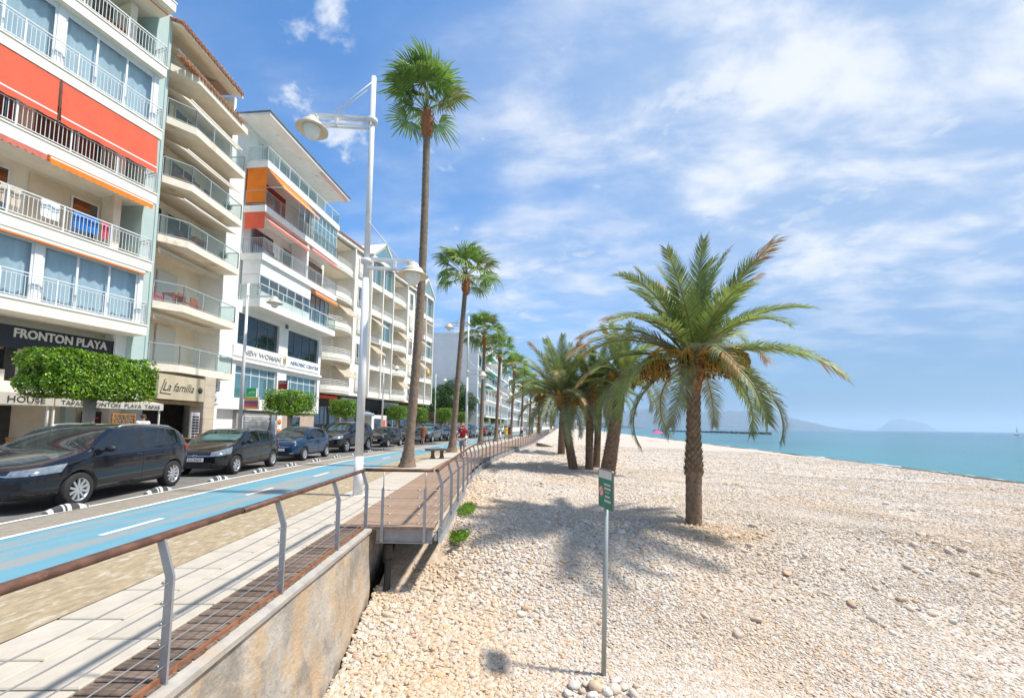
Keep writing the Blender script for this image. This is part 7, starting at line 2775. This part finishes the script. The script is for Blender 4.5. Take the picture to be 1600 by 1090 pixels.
for k, (x, y) in enumerate(((-15.7, 10.6), (-15.9, 12.4), (-16.2, 15.2), (-16.4, 17.4), (-14.9, 19.6), (-14.9, 21.1))):
    wh = ('first from the left edge', 'second from the left edge', 'third, behind the clipped tree', 'fourth, near the person in white', 'fifth, below the name board', 'sixth, beside the beige pier')[k]
    terrace_table((x, y, 0.127), f'square timber terrace table, {wh}', timber)
    terrace_chair((x, y - 0.75, 0.127), R(180), f'chair on the near side of terrace table {wh}', timber)
    terrace_chair((x, y + 0.75, 0.127), 0, f'chair on the far side of terrace table {wh}', timber)

lt = thing('lattice_screen', 'brown wooden lattice screen beside the person in white', 'screen', (-15.35, 16.0, 0.127), R(90))
m = MB()
for a, c, d, e in ((0, 1.0, 0, .06), (0, 1.0, 1.74, 1.8)):
    m.box(a, c, -.03, .03, d, e)
m.box(0, .06, -.031, .031, .06, 1.74)
m.box(.94, 1.0, -.031, .031, .06, 1.74)
m.build('frame', timber, lt)
for k in range(-8, 9):
    for s in (1, -1):
        m = MB()
        c = .5 + k * .17
        pts = []
        for z in (.06, 1.74):
            pts.append((c + s * (z - .9) * .6, z))
        (x0, z0), (x1, z1) = pts
        def clip(x0, z0, x1, z1):
            lo, hi = .06, .94
            out = []
            for (xa, za, xb, zb) in ((x0, z0, x1, z1), (x1, z1, x0, z0)):
                if xa < lo:
                    f = (lo - xa) / (xb - xa)
                    za, xa = za + (zb - za) * f, lo
                elif xa > hi:
                    f = (hi - xa) / (xb - xa)
                    za, xa = za + (zb - za) * f, hi
                out.append((xa, za))
            return out
        if (x0 < .06 and x1 < .06) or (x0 > .94 and x1 > .94):
            continue
        (xa, za), (xb, zb) = clip(x0, z0, x1, z1)
        m.bar((xa, .008 * s, za), (xb, .008 * s, zb), .014, .03)
        m.build('slat', timber, lt)

st = thing('concrete_step', 'pale concrete step edge at the very bottom beside the sign', 'step', (0.85, 4.32, 0))
zt = beach_z(0.85, 4.6) + 0.06
MB().box(-0.42, 0.50, -0.9, 0.38, zt - 0.25, zt).build('step_block', conc, st)
MB().box(-0.425, 0.505, 0.34, 0.383, zt + 0.001, zt + 0.012).build('worn_edge', kerb_m, st)

ws = thing('wooden_steps', 'low wooden steps down to the beach by the distant railing', 'steps', (2.55, 40.0, beach_z(2.6, 40)), R(-80))
for k in range(4):
    MB().box(-.7, .7, .28 * k, .28 * k + .26, .28 - .07 * k, .32 - .07 * k).build('tread', wood, ws)
for s in (-.7, .7):
    MB().bar((s, 0, .2), (s, 1.2, -.05), .05, .2).build('stringer', wood, ws)

# pink parasol far down the beach
pa = thing('beach_parasol', 'tiny pink parasol far along the beach near the water', 'parasol', (27.2, 78, beach_z(27.2, 78)))
MB().tube([(0, 0, -.2), (0.05, 0, 2.0)], .022, 8).build('pole', frame_w, pa)
m = MB()
m.lathe([(0.02, 2.05), (.5, 1.93), (.95, 1.68), (1.1, 1.52)], 10, (0.05, 0, 0))
m.build('canopy', cl('pinkp', (0.75, 0.10, 0.28)), pa)

# sailing boat
sb = thing('sailing_boat', 'small white sailing boat alone on the horizon at the right', 'boat', (660, 545, SEA_Z), R(20))
m = MB()
rows = []
for i in range(11):
    f = i / 10
    w = 1.5 * math.sin(math.pi * min(1, f * .9 + .08)) ** .6
    rows.append([(-4.6 + 9.2 * f, -w, 1.1), (-4.6 + 9.2 * f, -w * .6, .1), (-4.6 + 9.2 * f, 0, -.3), (-4.6 + 9.2 * f, w * .6, .1), (-4.6 + 9.2 * f, w, 1.1)])
m.sheet(rows)
m.sheet([[r_[0], r_[4]] for r_ in rows])
m.build('hull', frame_w, sb)
MB().tube([(0.6, 0, 1), (0.6, 0, 12)], .09, 8).build('mast', frame_w, sb)
m = MB()
m.sheet([[(0.5 - (4.4 * (1 - j / 8)) * i / 5, .5 * math.sin(math.pi * i / 5) * (1 - j / 8), 1.9 + 9.6 * j / 8) for i in range(6)] for j in range(9)])
m.build('mainsail', cl('sail', (0.75, 0.75, 0.73)), sb)
m = MB()
m.sheet([[(0.8 + (3.6 * (1 - j / 8)) * i / 5, .4 * math.sin(math.pi * i / 5), 1.4 + 8.2 * j / 8) for i in range(6)] for j in range(9)])
m.build('jib', cl('sail', (0.75, 0.75, 0.73)), sb)

# ================================================================== HAZE
def haze():
    m = bpy.data.materials.new('sea_haze')
    m.use_nodes = True
    t = NT(m.node_tree)
    out = t.n('ShaderNodeOutputMaterial')
    v = t.n('ShaderNodeVolumePrincipled', {'Color': (0.62, 0.79, 1.0, 1), 'Density': HAZE_D, 'Anisotropy': 0.2})
    t.t.links.new(v.outputs[0], out.inputs['Volume'])
    b_ = MB().box(-9500, 30500, -20500, 30500, -8, 540)
    o = b_.build('haze', m)
    o['kind'] = 'stuff'


HAZE_D = 8.5e-5
haze()
